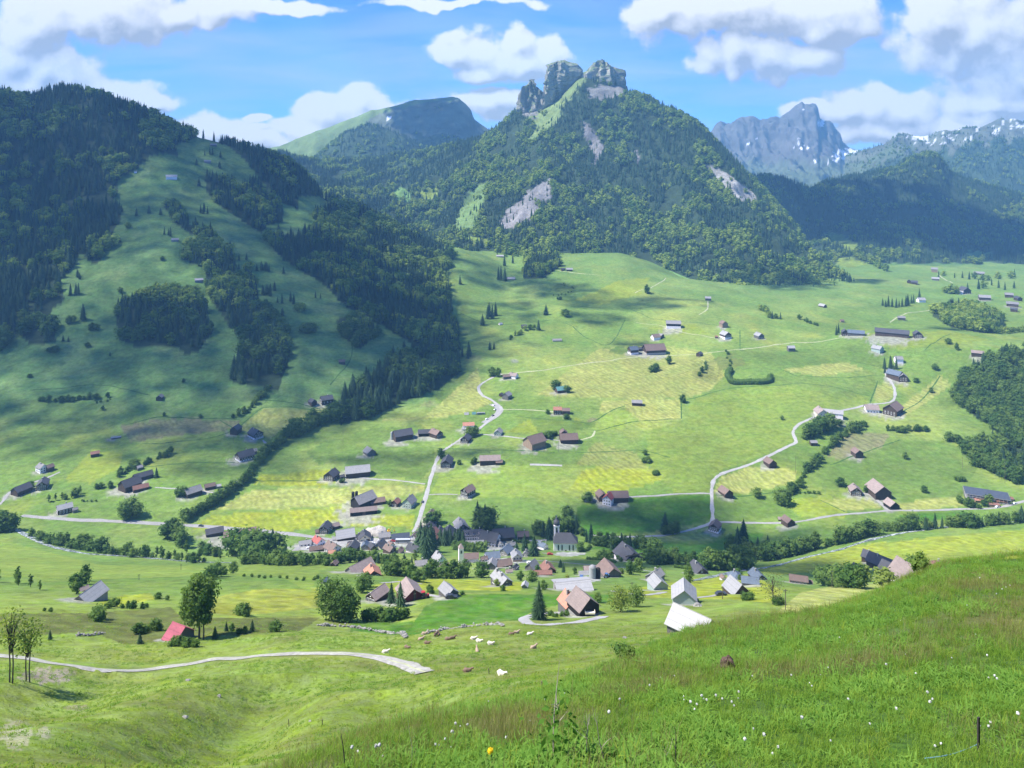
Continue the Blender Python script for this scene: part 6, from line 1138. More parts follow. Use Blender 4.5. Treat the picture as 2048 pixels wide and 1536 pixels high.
# ---------------------------------------------------------------- cows, walls, poles, cars and other small things
def skin_mesh(name, verts, edges, radii, mat, root=0, sub=1):
    me = bpy.data.meshes.new(name+'_cage'); me.from_pydata(verts, edges, []); o = bpy.data.objects.new(name+'_cage', me); COL.objects.link(o)
    o.modifiers.new('s', 'SKIN'); 
    for i, r in enumerate(radii): me.skin_vertices[0].data[i].radius = r if isinstance(r, tuple) else (r, r)
    me.skin_vertices[0].data[root].use_root = True
    sm = o.modifiers.new('d', 'SUBSURF'); sm.levels = sub; sm.render_levels = sub
    bpy.context.view_layer.update(); dg = bpy.context.evaluated_depsgraph_get()
    out = bpy.data.meshes.new_from_object(o.evaluated_get(dg)); out.name = name; out.materials.clear(); out.materials.append(mat); out.polygons.foreach_set('use_smooth', [True]*len(out.polygons))
    bpy.data.objects.remove(o); return out
COWC = dict(brown=plain('cow_brown', (.17, .115, .075), .8, .2, 2), fawn=plain('cow_fawn', (.36, .27, .19), .8, .15, 2), pale=plain('cow_pale', (.62, .56, .47), .8, .1, 2))
def cow_mesh(mat, pose):
    V = [(-.62,0,.42),(-.20,0,.44),(.25,0,.45),(.55,0,.56),(.80,0,.78),(1.0,0,.84),(1.22,0,.70)]
    E = [(0,1),(1,2),(2,3),(3,4),(4,5),(5,6)]; R = [(.30,.27),(.36,.33),(.34,.33),(.26,.25),(.155,.16),(.145,.14),(.085,.08)]
    def add(p, par, r): V.append(p); R.append(r); E.append((par, len(V)-1)); return len(V)-1
    if pose == 'lie':
        for s in (-1, 1):
            a = add((-.45, s*.34, .24), 0, .15); b = add((-.05, s*.46, .13), a, .085); add((-.42, s*.50, .07), b, .055)
            a = add((.42, s*.24, .22), 2, .11); b = add((.78, s*.26, .12), a, .075); add((.45, s*.30, .06), b, .05)
    else:
        V[:] = [(x, y, z+.52) for x, y, z in V[:4]]+[(.85, 0, .98), (1.0, 0, .66), (1.08, 0, .40)]
        for s in (-1, 1):
            a = add((-.55, s*.19, .62), 0, .15); b = add((-.63, s*.19, .36), a, .075); add((-.57, s*.19, .02), b, .055)
            a = add((.42, s*.18, .66), 2, .12); b = add((.43, s*.18, .34), a, .065); add((.43, s*.18, .02), b, .055)
    t = add((-.92, .05, V[0][2]-.02), 0, .05); add((-.98, .08, V[0][2]-.30), t, .03)
    for s in (-1, 1): add((V[5][0]-.06, s*.24, V[5][2]+.05), 5, .045)
    return skin_mesh('cow', V, E, R, mat, 1, 1)
CM = {}
for i, (p, q, c, rz, pose, lb) in enumerate([(771,1306,'pale',10,'lie','dark and white patched cow lying near the gravel track'),(814,1297,'brown',-30,'lie','brown cow lying alone above the end of the track'),(842,1280,'fawn',25,'lie','fawn cow lying left of the main herd'),(854,1288,'brown',-15,'lie','brown cow lying lowest in the main herd'),(849,1269,'fawn',5,'lie','fawn cow lying against the end of the wall'),(872,1273,'brown',60,'stand','brown cow, left of two crowded in the herd centre'),(878,1271,'brown',110,'lie','dark brown cow, right of two crowded in the herd centre'),(896,1280,'brown',0,'lie','brown cow lying in front of its neighbour on the right of the herd'),(905,1278,'brown',20,'lie','brown cow lying behind its neighbour on the right of the herd'),(947,1279,'pale',5,'lie','white cow lying, left of a touching pair'),(958,1284,'pale',-20,'lie','cream cow lying, right of a touching pair'),(981,1289,'pale',-15,'lie','white cow lying alone in mid slope'),(954,1303,'fawn',100,'lie','fawn cow lying head uphill below the white pair'),(1023,1270,'brown',5,'lie','brown cow, lower of a pair near the wall end'),(1033,1267,'fawn',20,'lie','fawn cow, upper of a pair near the wall end'),(1060,1270,'pale',12,'lie','pale cow lying furthest right of the upper herd'),(1067,1297,'fawn',30,'lie','fawn cow lying alone on the right'),(935,1344,'brown',0,'lie','brown cow lying far down the slope'),(1003,1350,'pale',-30,'lie','pale cow lying lowest on the slope')]):
    if (c, pose) not in CM: CM[(c, pose)] = cow_mesh(COWC[c], pose)
    o = mesh_obj('cow', CM[(c, pose)]); P = at(p, q); o.location = P+np.array([0, 0, -.03]); o.rotation_euler = (0, math.radians(-14) if abs(rz) > 60 else 0, math.radians(rz)); o.scale = (.84,)*3
    tag(o, lb, 'cow', 'cows on the lit slope')
M_STONE = plain('field_stone', (.24, .23, .205), .95, .35, 2)
def stone_wall(pix, label, n, size):
    W3 = np.array([at(*p) for p in pix])[:, :2]; Q = smooth_line(W3, .4); m = MB(); g = np.random.default_rng(5)
    for i in range(n):
        k = g.integers(len(Q)); x, y = Q[k]+g.normal(size=2)*.22; r = size*(.55+.7*g.random()); m.blob((x, y, float(hz(x, y))+r*.35+abs(g.normal())*.28), (r*1.25, r, r*.75), 0, 1, .5, i)
    tag(m.build('stone_wall', [M_STONE]), label, 'wall')
stone_wall([(635,1251),(690,1254),(730,1259),(770,1266),(812,1276)], 'mossy dry stone wall running down to the herd, left piece', 420, .30)
stone_wall([(846,1270),(880,1262),(930,1255),(975,1251),(1006,1253)], 'dry stone wall along the brow behind the herd, right piece', 340, .26)
stone_wall([(150,1272),(175,1272),(205,1268)], 'short low stone bank in the dark slope at the left', 60, .26)
M_POLE = plain('pole_wood', (.13, .11, .09), .9, .2, 3)
def pole(p, q, hp, label, arm=True):
    P = at(p, q); h = hp*P[1]/F; m = MB(); m.tube([(0, 0, -.8), (0, 0, h)], [.15, .10], 7)
    if arm: m.box((0, 0, h-.5), (1.3, .1, .12)); [m.lathe([(.05, 0), (.05, .2)], 6, 0, (x, 0, h-.44)) for x in (-.5, 0, .5)]
    o = m.build('power_pole', [M_POLE]); o.location = P; o.rotation_euler = (0, 0, .3); tag(o, label, 'pole', None)
for a in ((290,862,24,'wooden power pole in the tan field on the left'),(467,886,14,'short wooden pole below the dark two storey barn'),(686,892,28,'tall wooden pole in the shaded meadow beside the creek'),(906,905,30,'tall wooden pole by the straight lane'),(1117,904,30,'wooden pole in front of the two middle barns'),(1591,945,32,'wooden pole above the pale mown field'),(2010,968,50,'tall wooden pole before the hillock trees'),(1925,938,24,'wooden pole on the right meadow'),(1830,708,14,'little pole on the upper right meadow'),(1571,1220,42,'wooden pole standing on the pale slope beside the grey tree'),(1445,1198,26,'wooden pole at the lane by the pale roofed barn'),(1264,1180,16,'short pole beside the bright lane'),(1664,1176,34,'wooden pole among the dark trees behind the yellow field'),(1196,1000,10,'short pole beside the white fronted farm'),(362,1140,12,'pole in the meadow below the stream'),(278,1160,12,'pole in the meadow above the sloping barn')): pole(*a)
# cars
CARC = {k: plain('car_paint_'+k, c, .35, .03, 1, spec=.5) for k, c in dict(white=(.7, .7, .7), dark=(.04, .045, .05), red=(.35, .03, .03), blue=(.06, .12, .25), silver=(.42, .43, .44)).items()}
M_TYRE = plain('tyre', (.02, .02, .02), .9, .1)
def prism(prof, w0, m, mi=0, inset=0):
    n = len(prof); A = [(x, -w0/2, z) for x, z in prof]+[(x, w0/2, z) for x, z in prof]
    m.add(A, [[i, (i+1) % n, n+(i+1) % n, n+i] for i in range(n)], mi); b = m.n-2*n
    m.f.setdefault(n, []).append(np.array([list(range(n))[::-1]])+b); m.m.setdefault(n, []).append(np.array([mi])); m.f[n].append(np.array([list(range(n, 2*n))])+b); m.m[n].append(np.array([mi]))
def _car():
    m = MB(); prism([(-2.1,.3),(2.1,.3),(2.15,.62),(1.95,.82),(1.0,.92),(-1.9,.95),(-2.15,.7)], 1.74, m); prism([(-1.75,.93),(.95,.92),(.35,1.44),(-1.35,1.46)], 1.5, m); body = m.mesh('body', [CARC['white']])
    m = MB(); prism([(-1.62,.97),(.84,.96),(.30,1.39),(-1.28,1.40)], 1.53, m); win = m.mesh('windows', [M_GLASS])
    m = MB(); m.lathe([(.05, -.11), (.32, -.11), (.32, .11), (.05, .11)], 14); wheel = m.mesh('wheel', [M_TYRE])
    return body, win, wheel
CB, CW, CWH = _car()
def car(p, q, rz, c, label, s=1.0):
    P = at(p, q); e = empty('parked_car', P+np.array([0, 0, .14]), math.radians(rz)); tag(e, label, 'car'); e.scale = (s,)*3
    b = CB.copy(); b.materials[0] = CARC[c]; mesh_obj('body', b, e); mesh_obj('windows', CW, e)
    for x in (-1.3, 1.3):
        for y in (-.8, .8): w = mesh_obj('wheel', CWH, e); w.location = (x, y, .32); w.rotation_euler = (PI/2, 0, 0)
for a in ((987,812,60,'white','white car parked at the top of the bend parking'),(990,820,60,'silver','silver car parked in the middle of the bend parking'),(986,832,50,'dark','dark car parked low at the bend parking'),(974,839,40,'white','white car parked at the lower end of the bend parking'),(402,1053,-8,'dark','dark car driving along the main road left of the village'),(845,1005,80,'dark','dark car on the straight lane by the grey green house'),(700,955,10,'blue','blue car parked before the wide pale roofed barn'),(786,1084,3,'red','red car parked on the village street'),(760,1084,3,'silver','silver car parked on the village street beside the shed'),(745,1088,20,'white','white car parked before the cream gabled house'),(700,1087,10,'dark','dark car parked below the bright white hall'),(618,1098,10,'white','white car in the yard of the bright red roof'),(1100,1110,0,'red','red car on the church forecourt'),(1442,1191,10,'dark','dark car on the lane by the pale roofed barn'),(903,1197,0,'dark','dark car parked at the weathered grey barn'),(1060,1128,0,'white','white car parked by the steep grey roofed barn'),(1163,1157,80,'blue','blue car at the silo farm'),(1995,1015,20,'white','white car at the caravan ground'),(2030,1008,20,'white','white camper car at the right edge of the caravan ground')): car(*a)
def coach():
    P = at(806, 1086); e = empty('coach', P+np.array([0, 0, .1]), .05); tag(e, 'long grey blue coach parked before the glassy roofed house', 'bus')
    m = MB(); prism([(-6,.4),(6,.4),(6.05,1.6),(5.8,3.1),(-5.9,3.2),(-6,1.5)], 2.5, m); m.build('body', [CARC['silver']], e); m = MB(); prism([(-5.7,1.6),(6.07,1.6),(5.9,2.7),(-5.7,2.75)], 2.54, m); m.build('windows', [M_GLASS], e)
    for x in (-3.6, 4): 
        for y in (-1.15, 1.15): w = mesh_obj('wheel', CWH, e); w.location = (x, y, .5); w.rotation_euler = (PI/2, 0, 0); w.scale = (1.5,)*3
coach()
M_YELP = plain('machine_yellow', (.6, .36, .03), .5, .1)
def digger():
    P = at(777, 1066); e = empty('excavator', P, .5); tag(e, 'yellow excavator beside the gravel heap', 'excavator')
    m = MB(); [m.box((0, y, .4), (3.2, .55, .8)) for y in (-1, 1)]; m.build('tracks', [M_TYRE], e); m = MB(); m.box((-.2, 0, 1.4), (2.8, 2.3, 1.1)); m.box((.4, .6, 2.4), (1.4, 1.0, 1.3)); m.build('cab', [M_YELP], e)
    m = MB(); m.tube([(1.0, -.3, 1.6), (2.8, -.3, 4.0), (4.8, -.3, 2.9), (5.0, -.3, 1.2)], [.25, .22, .2, .15], 6); m.box((5.0, -.3, .9), (.8, 1.0, .8)); m.build('arm', [M_YELP], e)
digger()
def heap(p, q, rx, h, label, mat, n=60):
    P = at(p, q); k = P[1]/F; m = MB(); V, T = ICO[3]; r = 1+.25*(vnoise3(V*2.6)*2-1)+.1*(vnoise3(V*8)*2-1); m.add(V*r[:, None]*np.array([rx*k, rx*k*.6, h*k]), T)
    o = m.build('gravel_heap', [mat]); o.location = P; tag(o, label, 'heap')
heap(752, 1070, 25, 15, 'big pale heap of gravel behind the village houses', plain('gravel_pale', (.46, .42, .36), .95, .3, 1.5)); heap(774,1072,9,6,'small gravel heap next to the excavator', MATS['gravel_pale'])
def wagon():
    P = at(1180, 1232); e = empty('hay_wagon', P, -math.atan2(P[0], P[1])+.08); tag(e, 'cream painted hay wagon parked before the black barn gable', 'wagon')
    m = MB(); m.box((0, 0, 1.0), (3.0, 1.6, .25)); m.box((-1.5, 0, 1.35), (.12, 1.6, .6)); m.box((1.5, 0, 1.35), (.12, 1.6, .6)); m.box((0, -.8, 1.3), (3.0, .08, .25)); m.build('bed', [WALL['cream']], e)
    for x in (-.9, .9):
        for y in (-.75, .75): w = mesh_obj('wheel', CWH, e); w.location = (x, y, .45); w.rotation_euler = (PI/2, 0, 0); w.scale = (1.3, 1.3, 1)
wagon()
def tractor(p, q, rz, label, mat):
    P = at(p, q); e = empty('tractor', P, rz); tag(e, label, 'tractor'); m = MB(); m.box((.8, 0, 1.1), (1.7, .8, .7)); m.box((-.5, 0, 1.0), (1.2, 1.0, .6)); m.build('body', [mat], e)
    m = MB(); m.box((-.5, 0, 1.9), (1.2, 1.2, 1.2), 0); m.box((-.5, 0, 2.55), (1.4, 1.4, .12), 1); m.build('cab', [M_GLASS, mat], e)
    for x, y, s in ((-.7, -.8, 2.2), (-.7, .8, 2.2), (1.3, -.6, 1.4), (1.3, .6, 1.4)): w = mesh_obj('wheel', CWH, e); w.location = (x, y, .32*s); w.rotation_euler = (PI/2, 0, 0); w.scale = (s, s, s)
tractor(849, 1197, .4, 'dark red tractor standing at the sunny red barn', CARC['red']); tractor(1214,1156,.8,'blue green tractor on the silo farm yard',CARC['blue'])
def hedge(pix, hp, label, wd=1.0):
    W3 = np.array([at(*p) for p in pix])[:, :2]; Q = smooth_line(W3, 1.6); m = MB(); g = np.random.default_rng(9); k = np.mean([at(*p)[1] for p in pix])/F; h = hp*k; P = []; Nn = []
    for x, y in Q: z = float(hz(x, y)); m.blob((x, y, z+h*.42), (h*.45*wd, h*.45*wd, h*.52), 0, 1, .3, int(x)); d = g.normal(size=(26, 3)); d /= np.linalg.norm(d, axis=1)[:, None]; P.append(np.array([x, y, z+h*.45])+d*np.array([h*.5*wd, h*.5*wd, h*.6])); Nn.append(d)
    V, Qd = quads(np.concatenate(P), np.concatenate(Nn)+.4*g.normal(size=(26*len(Q), 3)), .5, g); m.add(V, Qd, 0); tag(m.build('hedge', [M_BUSH]), label, 'hedge')
hedge([(1461,742),(1456,756),(1462,766),(1490,768),(1515,768),(1536,766),(1541,756)], 11, 'thick dark hedge bent in a square U on the terrace', 1.3)
hedge([(1027,1084),(1040,1085),(1056,1086)], 6, 'clipped dark hedge before the brown house at the village edge'); hedge([(1175,1119),(1205,1121),(1230,1126)], 6, 'low hedge at the field left of the balcony chalet'); hedge([(1350,1135),(1375,1139),(1395,1141)], 6, 'low hedge behind the dark brown house'); hedge([(1160,1104),(1172,1102),(1180,1094)], 6, 'round cut hedge at the church end')
hedge([(1085,878),(1098,873),(1112,870)],10,'dark hedge behind the big brown barn')
# tents and climbing frames at the bend
for i, (p, q, c, l) in enumerate(((933,829,'white','white awning tent left of the bend parking'),(948,828,'teal','greenish awning tent beside the white one'),(962,829,'white','long white caravan by the bend parking'))):
    P = at(p, q); k = P[1]/F; m = MB(); w = (9, 8, 17)[i]*k
    if i < 2: V = np.array([(-w/2,-2,0),(w/2,-2,0),(w/2,2,0),(-w/2,2,0),(-w/2,0,2.6),(w/2,0,2.6)]); m.add(V, [[0,1,5,4],[2,3,4,5]]); m.add(V, [[1,2,5],[3,0,4]])
    else: prism([(-w/2,.5),(w/2,.5),(w/2+.1,1.4),(w/2-.4,2.6),(-w/2+.3,2.6),(-w/2,1.5)], 2.2, m); m.box((0, -1.12, 1.8), (w*.6, .06, .6), 1)
    o = m.build('tent' if i < 2 else 'caravan', [ROOF[c], M_GLASS]); o.location = P; o.rotation_euler = (0, 0, .1); tag(o, l, 'tent' if i < 2 else 'caravan')
# rocks on the slopes
g_ = np.random.default_rng(77)
for p, q, s, lb in ((376,1362,.55,'pale boulder on the lit slope below the track'),(438,1393,.5,'whitish boulder in the gully slope'),(370,1436,.6,'flat brown stone patch in the lit slope'),(620,1443,.35,'small white stone on the lit slope'),(1395,1213,.9,'pale rocks below the plank barn'),(1350,1330,.3,'small pale stone near the shade edge'),(1250,1277,.5,'grey stone above the round bush'),(1467,1256,.25,'white stone on the grass crest')):
    P = at(p, q); s = s*P[1]/F*9; m = MB(); m.blob((0, 0, s*.2), (s, s*.8, s*.6), 0, 2, .5, int(p)); o = m.build('boulder', [M_STONE]); o.location = P; tag(o, lb, 'boulder')

# ---------------------------------------------------------------- the grass in front
def blade_mesh(name, n, spread, h, w, mats, bend=.5, seed=0, heads=0, flat=False):
    g = np.random.default_rng(seed); V = []; Q = []; T = []; mi = []; b = 0
    for i in range(n):
        a = g.random()*6.28; r = spread*math.sqrt(g.random()); x, y = r*math.cos(a), r*math.sin(a); hh = h*(.45+.7*g.random()); th = g.random()*6.28; d = np.array([math.cos(th), math.sin(th), 0]); s = np.array([-d[1], d[0], 0])*w*(.6+.7*g.random()); k = bend*(.3+g.random())*hh
        p0 = np.array([x, y, -.02]); p1 = p0+d*k*.28+np.array([0, 0, hh*.55]); p2 = p0+d*k+np.array([0, 0, hh*(1-.25*bend)])
        V += [p0-s, p0+s, p1+s*.8, p1-s*.8, p2]; Q.append([b, b+1, b+2, b+3]); T.append([b+3, b+2, b+4]); b += 5
    me = np_mesh(name, np.array(V), [np.array(Q), np.array(T)], mats[0], None, False); return me
def grass_mat(name, c1, c2, tr=.4):
    m = leaf_mat(name, c1, c2, tr, .9); return m
M_G1 = grass_mat('grass_green', (.095, .19, .02), (.20, .30, .04)); M_G2 = grass_mat('grass_straw', (.18, .17, .05), (.28, .25, .11)); M_G3 = grass_mat('herb_leaf', (.09, .195, .026), (.18, .31, .05)); M_G4 = grass_mat('grass_lit', (.14, .225, .022), (.26, .315, .04))
GR = [blade_mesh('grass_tuft', 22, .10, .17, .0032, [M_G1], .8, 1), blade_mesh('grass_tuft', 18, .12, .22, .0026, [M_G1], .6, 2), blade_mesh('grass_tuft', 10, .12, .30, .0018, [M_G2], .35, 3), blade_mesh('herb_clump', 30, .12, .08, .010, [M_G3], 1.4, 4), blade_mesh('herb_clump', 24, .10, .10, .008, [M_G3], 1.2, 5), blade_mesh('grass_tuft', 20, .13, .15, .003, [M_G4], .9, 6)]
def crest(px): return np.interp(px, kpx, [20, 20, 20, 18, 16, 16, 14, 16, 17, 19, 20, 21, 22, 22, 23, 23][:len(kpx)])
def grass_zone(y0, y1, dens, scl):
    a0, a1 = (-.95, 1.1) if y0 < 20 else (-.8, .9); A = (a1-a0)*(y1*y1-y0*y0)/2; n = int(A*dens); Y = np.sqrt(y0*y0+rng.random(n)*(y1*y1-y0*y0)); X = Y*(a0+rng.random(n)*(a1-a0)); return X, Y, np.full(n, scl)
zs = [grass_zone(3.6, 8, 150, .72), grass_zone(8, 14, 90, .85), grass_zone(14, 26, 44, 1.05), grass_zone(26, 47, 17, 1.35)]
X = np.concatenate([z[0] for z in zs]); Y = np.concatenate([z[1] for z in zs]); S = np.concatenate([z[2] for z in zs])
f1 = fbm(X/2.3, Y/2.8, 34, 4); f2 = fbm(X/.9, Y/.9, 35, 3); r = rng.random(len(X))
var = np.where(f1*1.1+f2*.5+.9*(r-.5) > .27, 2, np.where(f2-f1*.6+.8*(rng.random(len(X))-.5) > .12, 3+(r*2).astype(int), (r*2.99).astype(int) % 2)); var = np.where((r > .93), 5, var)
S = S*(1+.45*f2)*rng.uniform(.6, 1.2, len(X))
Pg = np.stack([X, Y, hz(X, Y)], 1)
scatter('grass', 'dense meadow grass and herbs on the near slope', Pg, np.stack([S, S, S*rng.uniform(.7, 1.25, len(X))], 1), np.stack([rng.normal(0, .12, len(X)), rng.normal(0, .12, len(X)), rng.uniform(0, 6.28, len(X))], 1), var, GR)
GM = [blade_mesh('grass_tuft', 16, .42, .34, .03, [M_G4], .9, 11), blade_mesh('grass_tuft', 14, .45, .40, .022, [M_G2], .6, 12), blade_mesh('grass_tuft', 18, .40, .30, .04, [M_G1], 1.0, 13)]
X, Y, _ = grass_zone(44, 215, 1.25, 1); ok = (X < Y*.36); X, Y = X[ok], Y[ok]; f1 = fbm(X/11, Y/9, 33, 4); r = rng.random(len(X)); kp = (f1+.7*(r-.5) > -.25); X, Y, f1, r = X[kp], Y[kp], f1[kp], r[kp]
px = CX+F*X/Y; py = HY-F*hz(X, Y)/Y; tr = np.interp(px, [0,60,130,190,250,310,380,450,540,640,700,745,790,825,850], [1312,1318,1330,1338,1342,1338,1328,1317,1310,1307,1308,1314,1325,1337,1346]); kp = ~((np.abs(py-tr) < 9) & (px < 860)) & ((Y < 182) | (rng.random(len(X)) < .35)); X, Y, f1, r = X[kp], Y[kp], f1[kp], r[kp]
var = np.where(f1+.8*(r-.5) > .22, 2, np.where(r > .72, 1, 0)); s = rng.uniform(.5, 1.25, len(X))
scatter('meadow_tufts', 'uneven grass tufts of the sunlit slope', np.stack([X, Y, hz(X, Y)], 1), np.stack([s, s, s*rng.uniform(.4, .8, len(X))], 1), np.stack([np.zeros(len(X)), np.zeros(len(X)), rng.uniform(0, 6.28, len(X))], 1), var, GM)
# dandelion clocks
M_CLOCK = plain('seed_down', (.62, .62, .57), .9, .05); M_STEM = plain('flower_stem', (.13, .19, .06), .8, .2); M_YF = plain('dandelion_yellow', (.78, .52, .01), .8, .1)
def _clock():
    g = np.random.default_rng(3); m = MB(); m.tube([(0, 0, -.02), (.012, .004, .09), (.02, .0, .17)], [.0022, .002, .0016], 5, 0); c = np.array([.02, 0, .185]); d = g.normal(size=(150, 3)); d /= np.linalg.norm(d, axis=1)[:, None]; V, Q = quads(c+d*.017, d+.5*g.normal(size=(150, 3)), .006, g); m.add(V, Q, 1); m.blob(c, (.013,)*3, 1, 1, .1, 1)
    return m.mesh('dandelion_clock', [M_STEM, M_CLOCK])
CL = _clock()
spots = [(1530,1480),(1540,1504),(1553,1500),(1497,1494),(1508,1462),(1468,1410),(1385,1410),(1390,1418),(1392,1408),(1408,1395),(1412,1402),(1436,1392),(1446,1398),(1461,1400),(1474,1390),(1478,1384),(1366,1388),(1370,1394),(1405,1390),(1620,1362),(1625,1370),(1640,1340),(1580,1346),(1503,1345),(1655,1330),(1650,1326),(1700,1312),(1836,1342),(1858,1388),(1862,1400),(1860,1412),(1990,1356),(1994,1360),(1980,1352),(1960,1448),(1968,1452),(1984,1450),(2036,1438),(1872,1494),(1880,1490),(1905,1310),(1975,1310),(1934,1200),(1950,1262),(2005,1170),(2012,1164),(2020,1160),(1960,1150),(1990,1180),(1800,1230),(1760,1260),(1720,1275),(1680,1268),(1600,1290),(910,1455),(920,1448),(932,1452),(900,1488),(895,1480),(880,1486),(906,1470),(870,1492),(758,1505),(765,1512),(750,1508),(700,1510),(715,1503),(978,1398),(1008,1480),(1060,1440),(1220,1435),(1130,1380),(1090,1400),(1300,1370),(1320,1350),(1240,1400),(1350,1345),(1770,1330),(1810,1300),(1790,1420),(1740,1450),(1700,1400),(1600,1440),(1660,1480)]
for p, q in spots:
    P = at(p, q+18); o = mesh_obj('dandelion_clock', CL); s = rng.uniform(.32, .7)*(1+.012*P[1]); o.location = P; o.scale = (s,)*3; o.rotation_euler = (rng.normal(0, .1), rng.normal(0, .1), rng.uniform(0, 6.28)); tag(o, 'white dandelion seed head on a thin stem in the near grass', 'flower', 'dandelion seed heads in the grass')
m = MB(); m.tube([(0, 0, -.02), (.01, 0, .08), (.0, 0, .135)], [.003, .003, .0025], 6, 0); g = np.random.default_rng(8); d = g.normal(size=(160, 3)); d[:, 2] = np.abs(d[:, 2])*.45+.12; d /= np.linalg.norm(d, axis=1)[:, None]; V, Q = quads(np.array([0, 0, .136])+d*.016, d, .006, g, 1.8); m.add(V, Q, 1); m.blob((0, 0, .137), (.013, .013, .007), 1, 1, .1, 2)
o = m.build('dandelion', [M_STEM, M_YF]); o.scale = (1.15,)*3; tag(o, 'single yellow dandelion flower at the bottom edge', 'flower')
P = at(981, 1540); o.location = (P[0], P[1], P[2]-.02)
# stump, stake with blue cord, dry stalks, young shoot
P = at(1455, 1340); m = MB(); m.blob((0, 0, .08), (.11, .09, .13), 0, 3, .55, 4); m.tube([(.04, 0, .05), (.14, .02, .03)], [.06, .03], 7); o = m.build('tree_stump', [plain('stump_wood', (.10, .065, .05), .95, .5, 9)]); o.location = P+np.array([0, 0, .02]); o.scale = (P[1]/F*112,)*3; tag(o, 'weathered brown tree stump in the grass slope', 'stump')
P = at(1957, 1505); m = MB(); m.box((0, 0, .09), (.016, .010, .26), 0, .4); o = m.build('stake', [plain('stake_wood', (.045, .04, .035), .9, .3, 20)]); o.location = P; o.scale = (P[1]/F*320,)*3; tag(o, 'short dark fence stake at the lower right', 'stake')
A = at(1958, 1497)+np.array([0, 0, .04]); B = np.array([at(1850, 1530)[0], at(1850, 1530)[1], at(1850, 1530)[2]+.05]); m = MB(); ts = np.linspace(0, 1, 12); m.tube([A*(1-t)+B*t+np.array([0, 0, -.025*math.sin(t*PI)]) for t in ts], .004, 6); tag(m.build('blue_cord', [plain('cord_blue', (.22, .42, .55), .7, .1, 8)]), 'pale blue fence cord running from the short stake', 'cord')
M_STALK = plain('dry_stalk', (.34, .30, .22), .9, .2, 9); M_STICK = plain('dark_stick', (.035, .03, .028), .9, .2, 9)
def stalk(base, tip, Yd, rad, mat, nm, cat, label, fork=0, seed=0):
    g = np.random.default_rng(seed); b = at(base[0], 1537, None); Yb = Yd; X = (base[0]-CX)/F*Yb; z = float(hz(X, Yb)); p0 = np.array([X, Yb, z-.02]); p1 = np.array([(tip[0]-CX)/F*Yb, Yb, (HY-tip[1])/F*Yb]); m = MB()
    mid = (p0+p1)/2+np.array([g.normal()*.012, g.normal()*.01, 0]); m.tube([p0, (p0+mid)/2+g.normal(size=3)*.004, mid, (p1+mid)/2+g.normal(size=3)*.006, p1], [rad, rad*.9, rad*.75, rad*.5, rad*.25], 6)
    for i in range(fork):
        t = .35+.5*g.random(); q = p0*(1-t)+p1*t; d = np.array([g.normal()*.05, g.normal()*.03, .05+.06*g.random()]); m.tube([q, q+d*.6+g.normal(size=3)*.006, q+d*1.2], [rad*.5, rad*.35, rad*.12], 5)
    tag(m.build(nm, [mat]), label, cat); return p0, p1
stalk((690,1537),(682,1468),5.6,0.0061,M_STICK,'dark_stick','stick','dark bare stick at the bottom, left of the yellow flower',0,1)
stalk((1352,1537),(1349,1452),5.6,0.0053,M_STICK,'dark_stick','stick','dark bare stick at the bottom between stump and yellow flower',1,2)
stalk((822,1537),(816,1440),5.6,0.0027,M_STALK,'dry_stalk','stalk','thin faded stalk above the bottom edge, left of the yellow flower',0,3)
stalk((1172,1537),(1178,1428),5.6,0.0046,M_STALK,'dry_stalk','stalk','bleached dry stalk with forked side twigs right of the green shoot',7,4)
stalk((1212,1537),(1190,1424),5.6,0.0042,M_STALK,'dry_stalk','stalk','second bleached stalk leaning left with few twigs',4,5)
stalk((1332,1537),(1325,1492),5.6,0.0042,M_STALK,'dry_stalk','stalk','short bent bleached stalk beside the dark stick',2,6)
stalk((216,1560),(210,1514),7,.006,M_STICK,'dark_stick','stick','small dark stick at the bottom left',1,7)
p0, p1 = stalk((1108,1537),(1119,1322),5.6,0.0068,M_STALK,'young_shoot','sapling','tall thin green shoot with leaves on its lower half at the bottom edge',5,8)
g = np.random.default_rng(4); t = g.random(170)**1.2*.62; P = p0+(p1-p0)*t[:, None]+np.stack([g.normal(0, .13, 170)*(1-t*.8), g.normal(0, .10, 170), g.normal(0, .03, 170)], 1); V, Q = quads(P, g.normal(size=(170, 3))+np.array([0, -.3, .8]), .019, g, 1.4)
o = np_mesh('leaves', V, Q, M_G3); so_ = [x for x in sc.objects if x.name.startswith('young_shoot')][0]; mesh_obj('leaves', o, so_)
for p, q, h in ((978,1348,12),(1084,1372,10),(578,1453,16),(645,1450,12)):
    P = at(p, q); m = MB(); hh = h*P[1]/F; m.box((0, 0, hh/2-.1), (.09, .09, hh+.2)); o = m.build('fence_post', [M_POLE]); o.location = P; o.rotation_euler = (.05, -.08, .4); tag(o, 'thin weathered fence post in the sunlit slope', 'post', 'fence posts in the sunlit slope')
SUN_E, SKY_S, EXPO, CLOUD_L = 5.0, .15, 1.1, 3.6
SKY_T = (.18, .385, .88)
HAZE_C, HAZE_D = (.28, .64, 1.0), .92e-4
def gp(px, py, Y, rx, ry, rot=0, cov=.7):
    """an ellipse of shade on the ground: its centre given where it is seen, its half axes in metres and how much of the sun it takes"""
    return ((px-CX)/F*Y, Y, (HY-py)/F*Y, rx, ry, rot, cov)
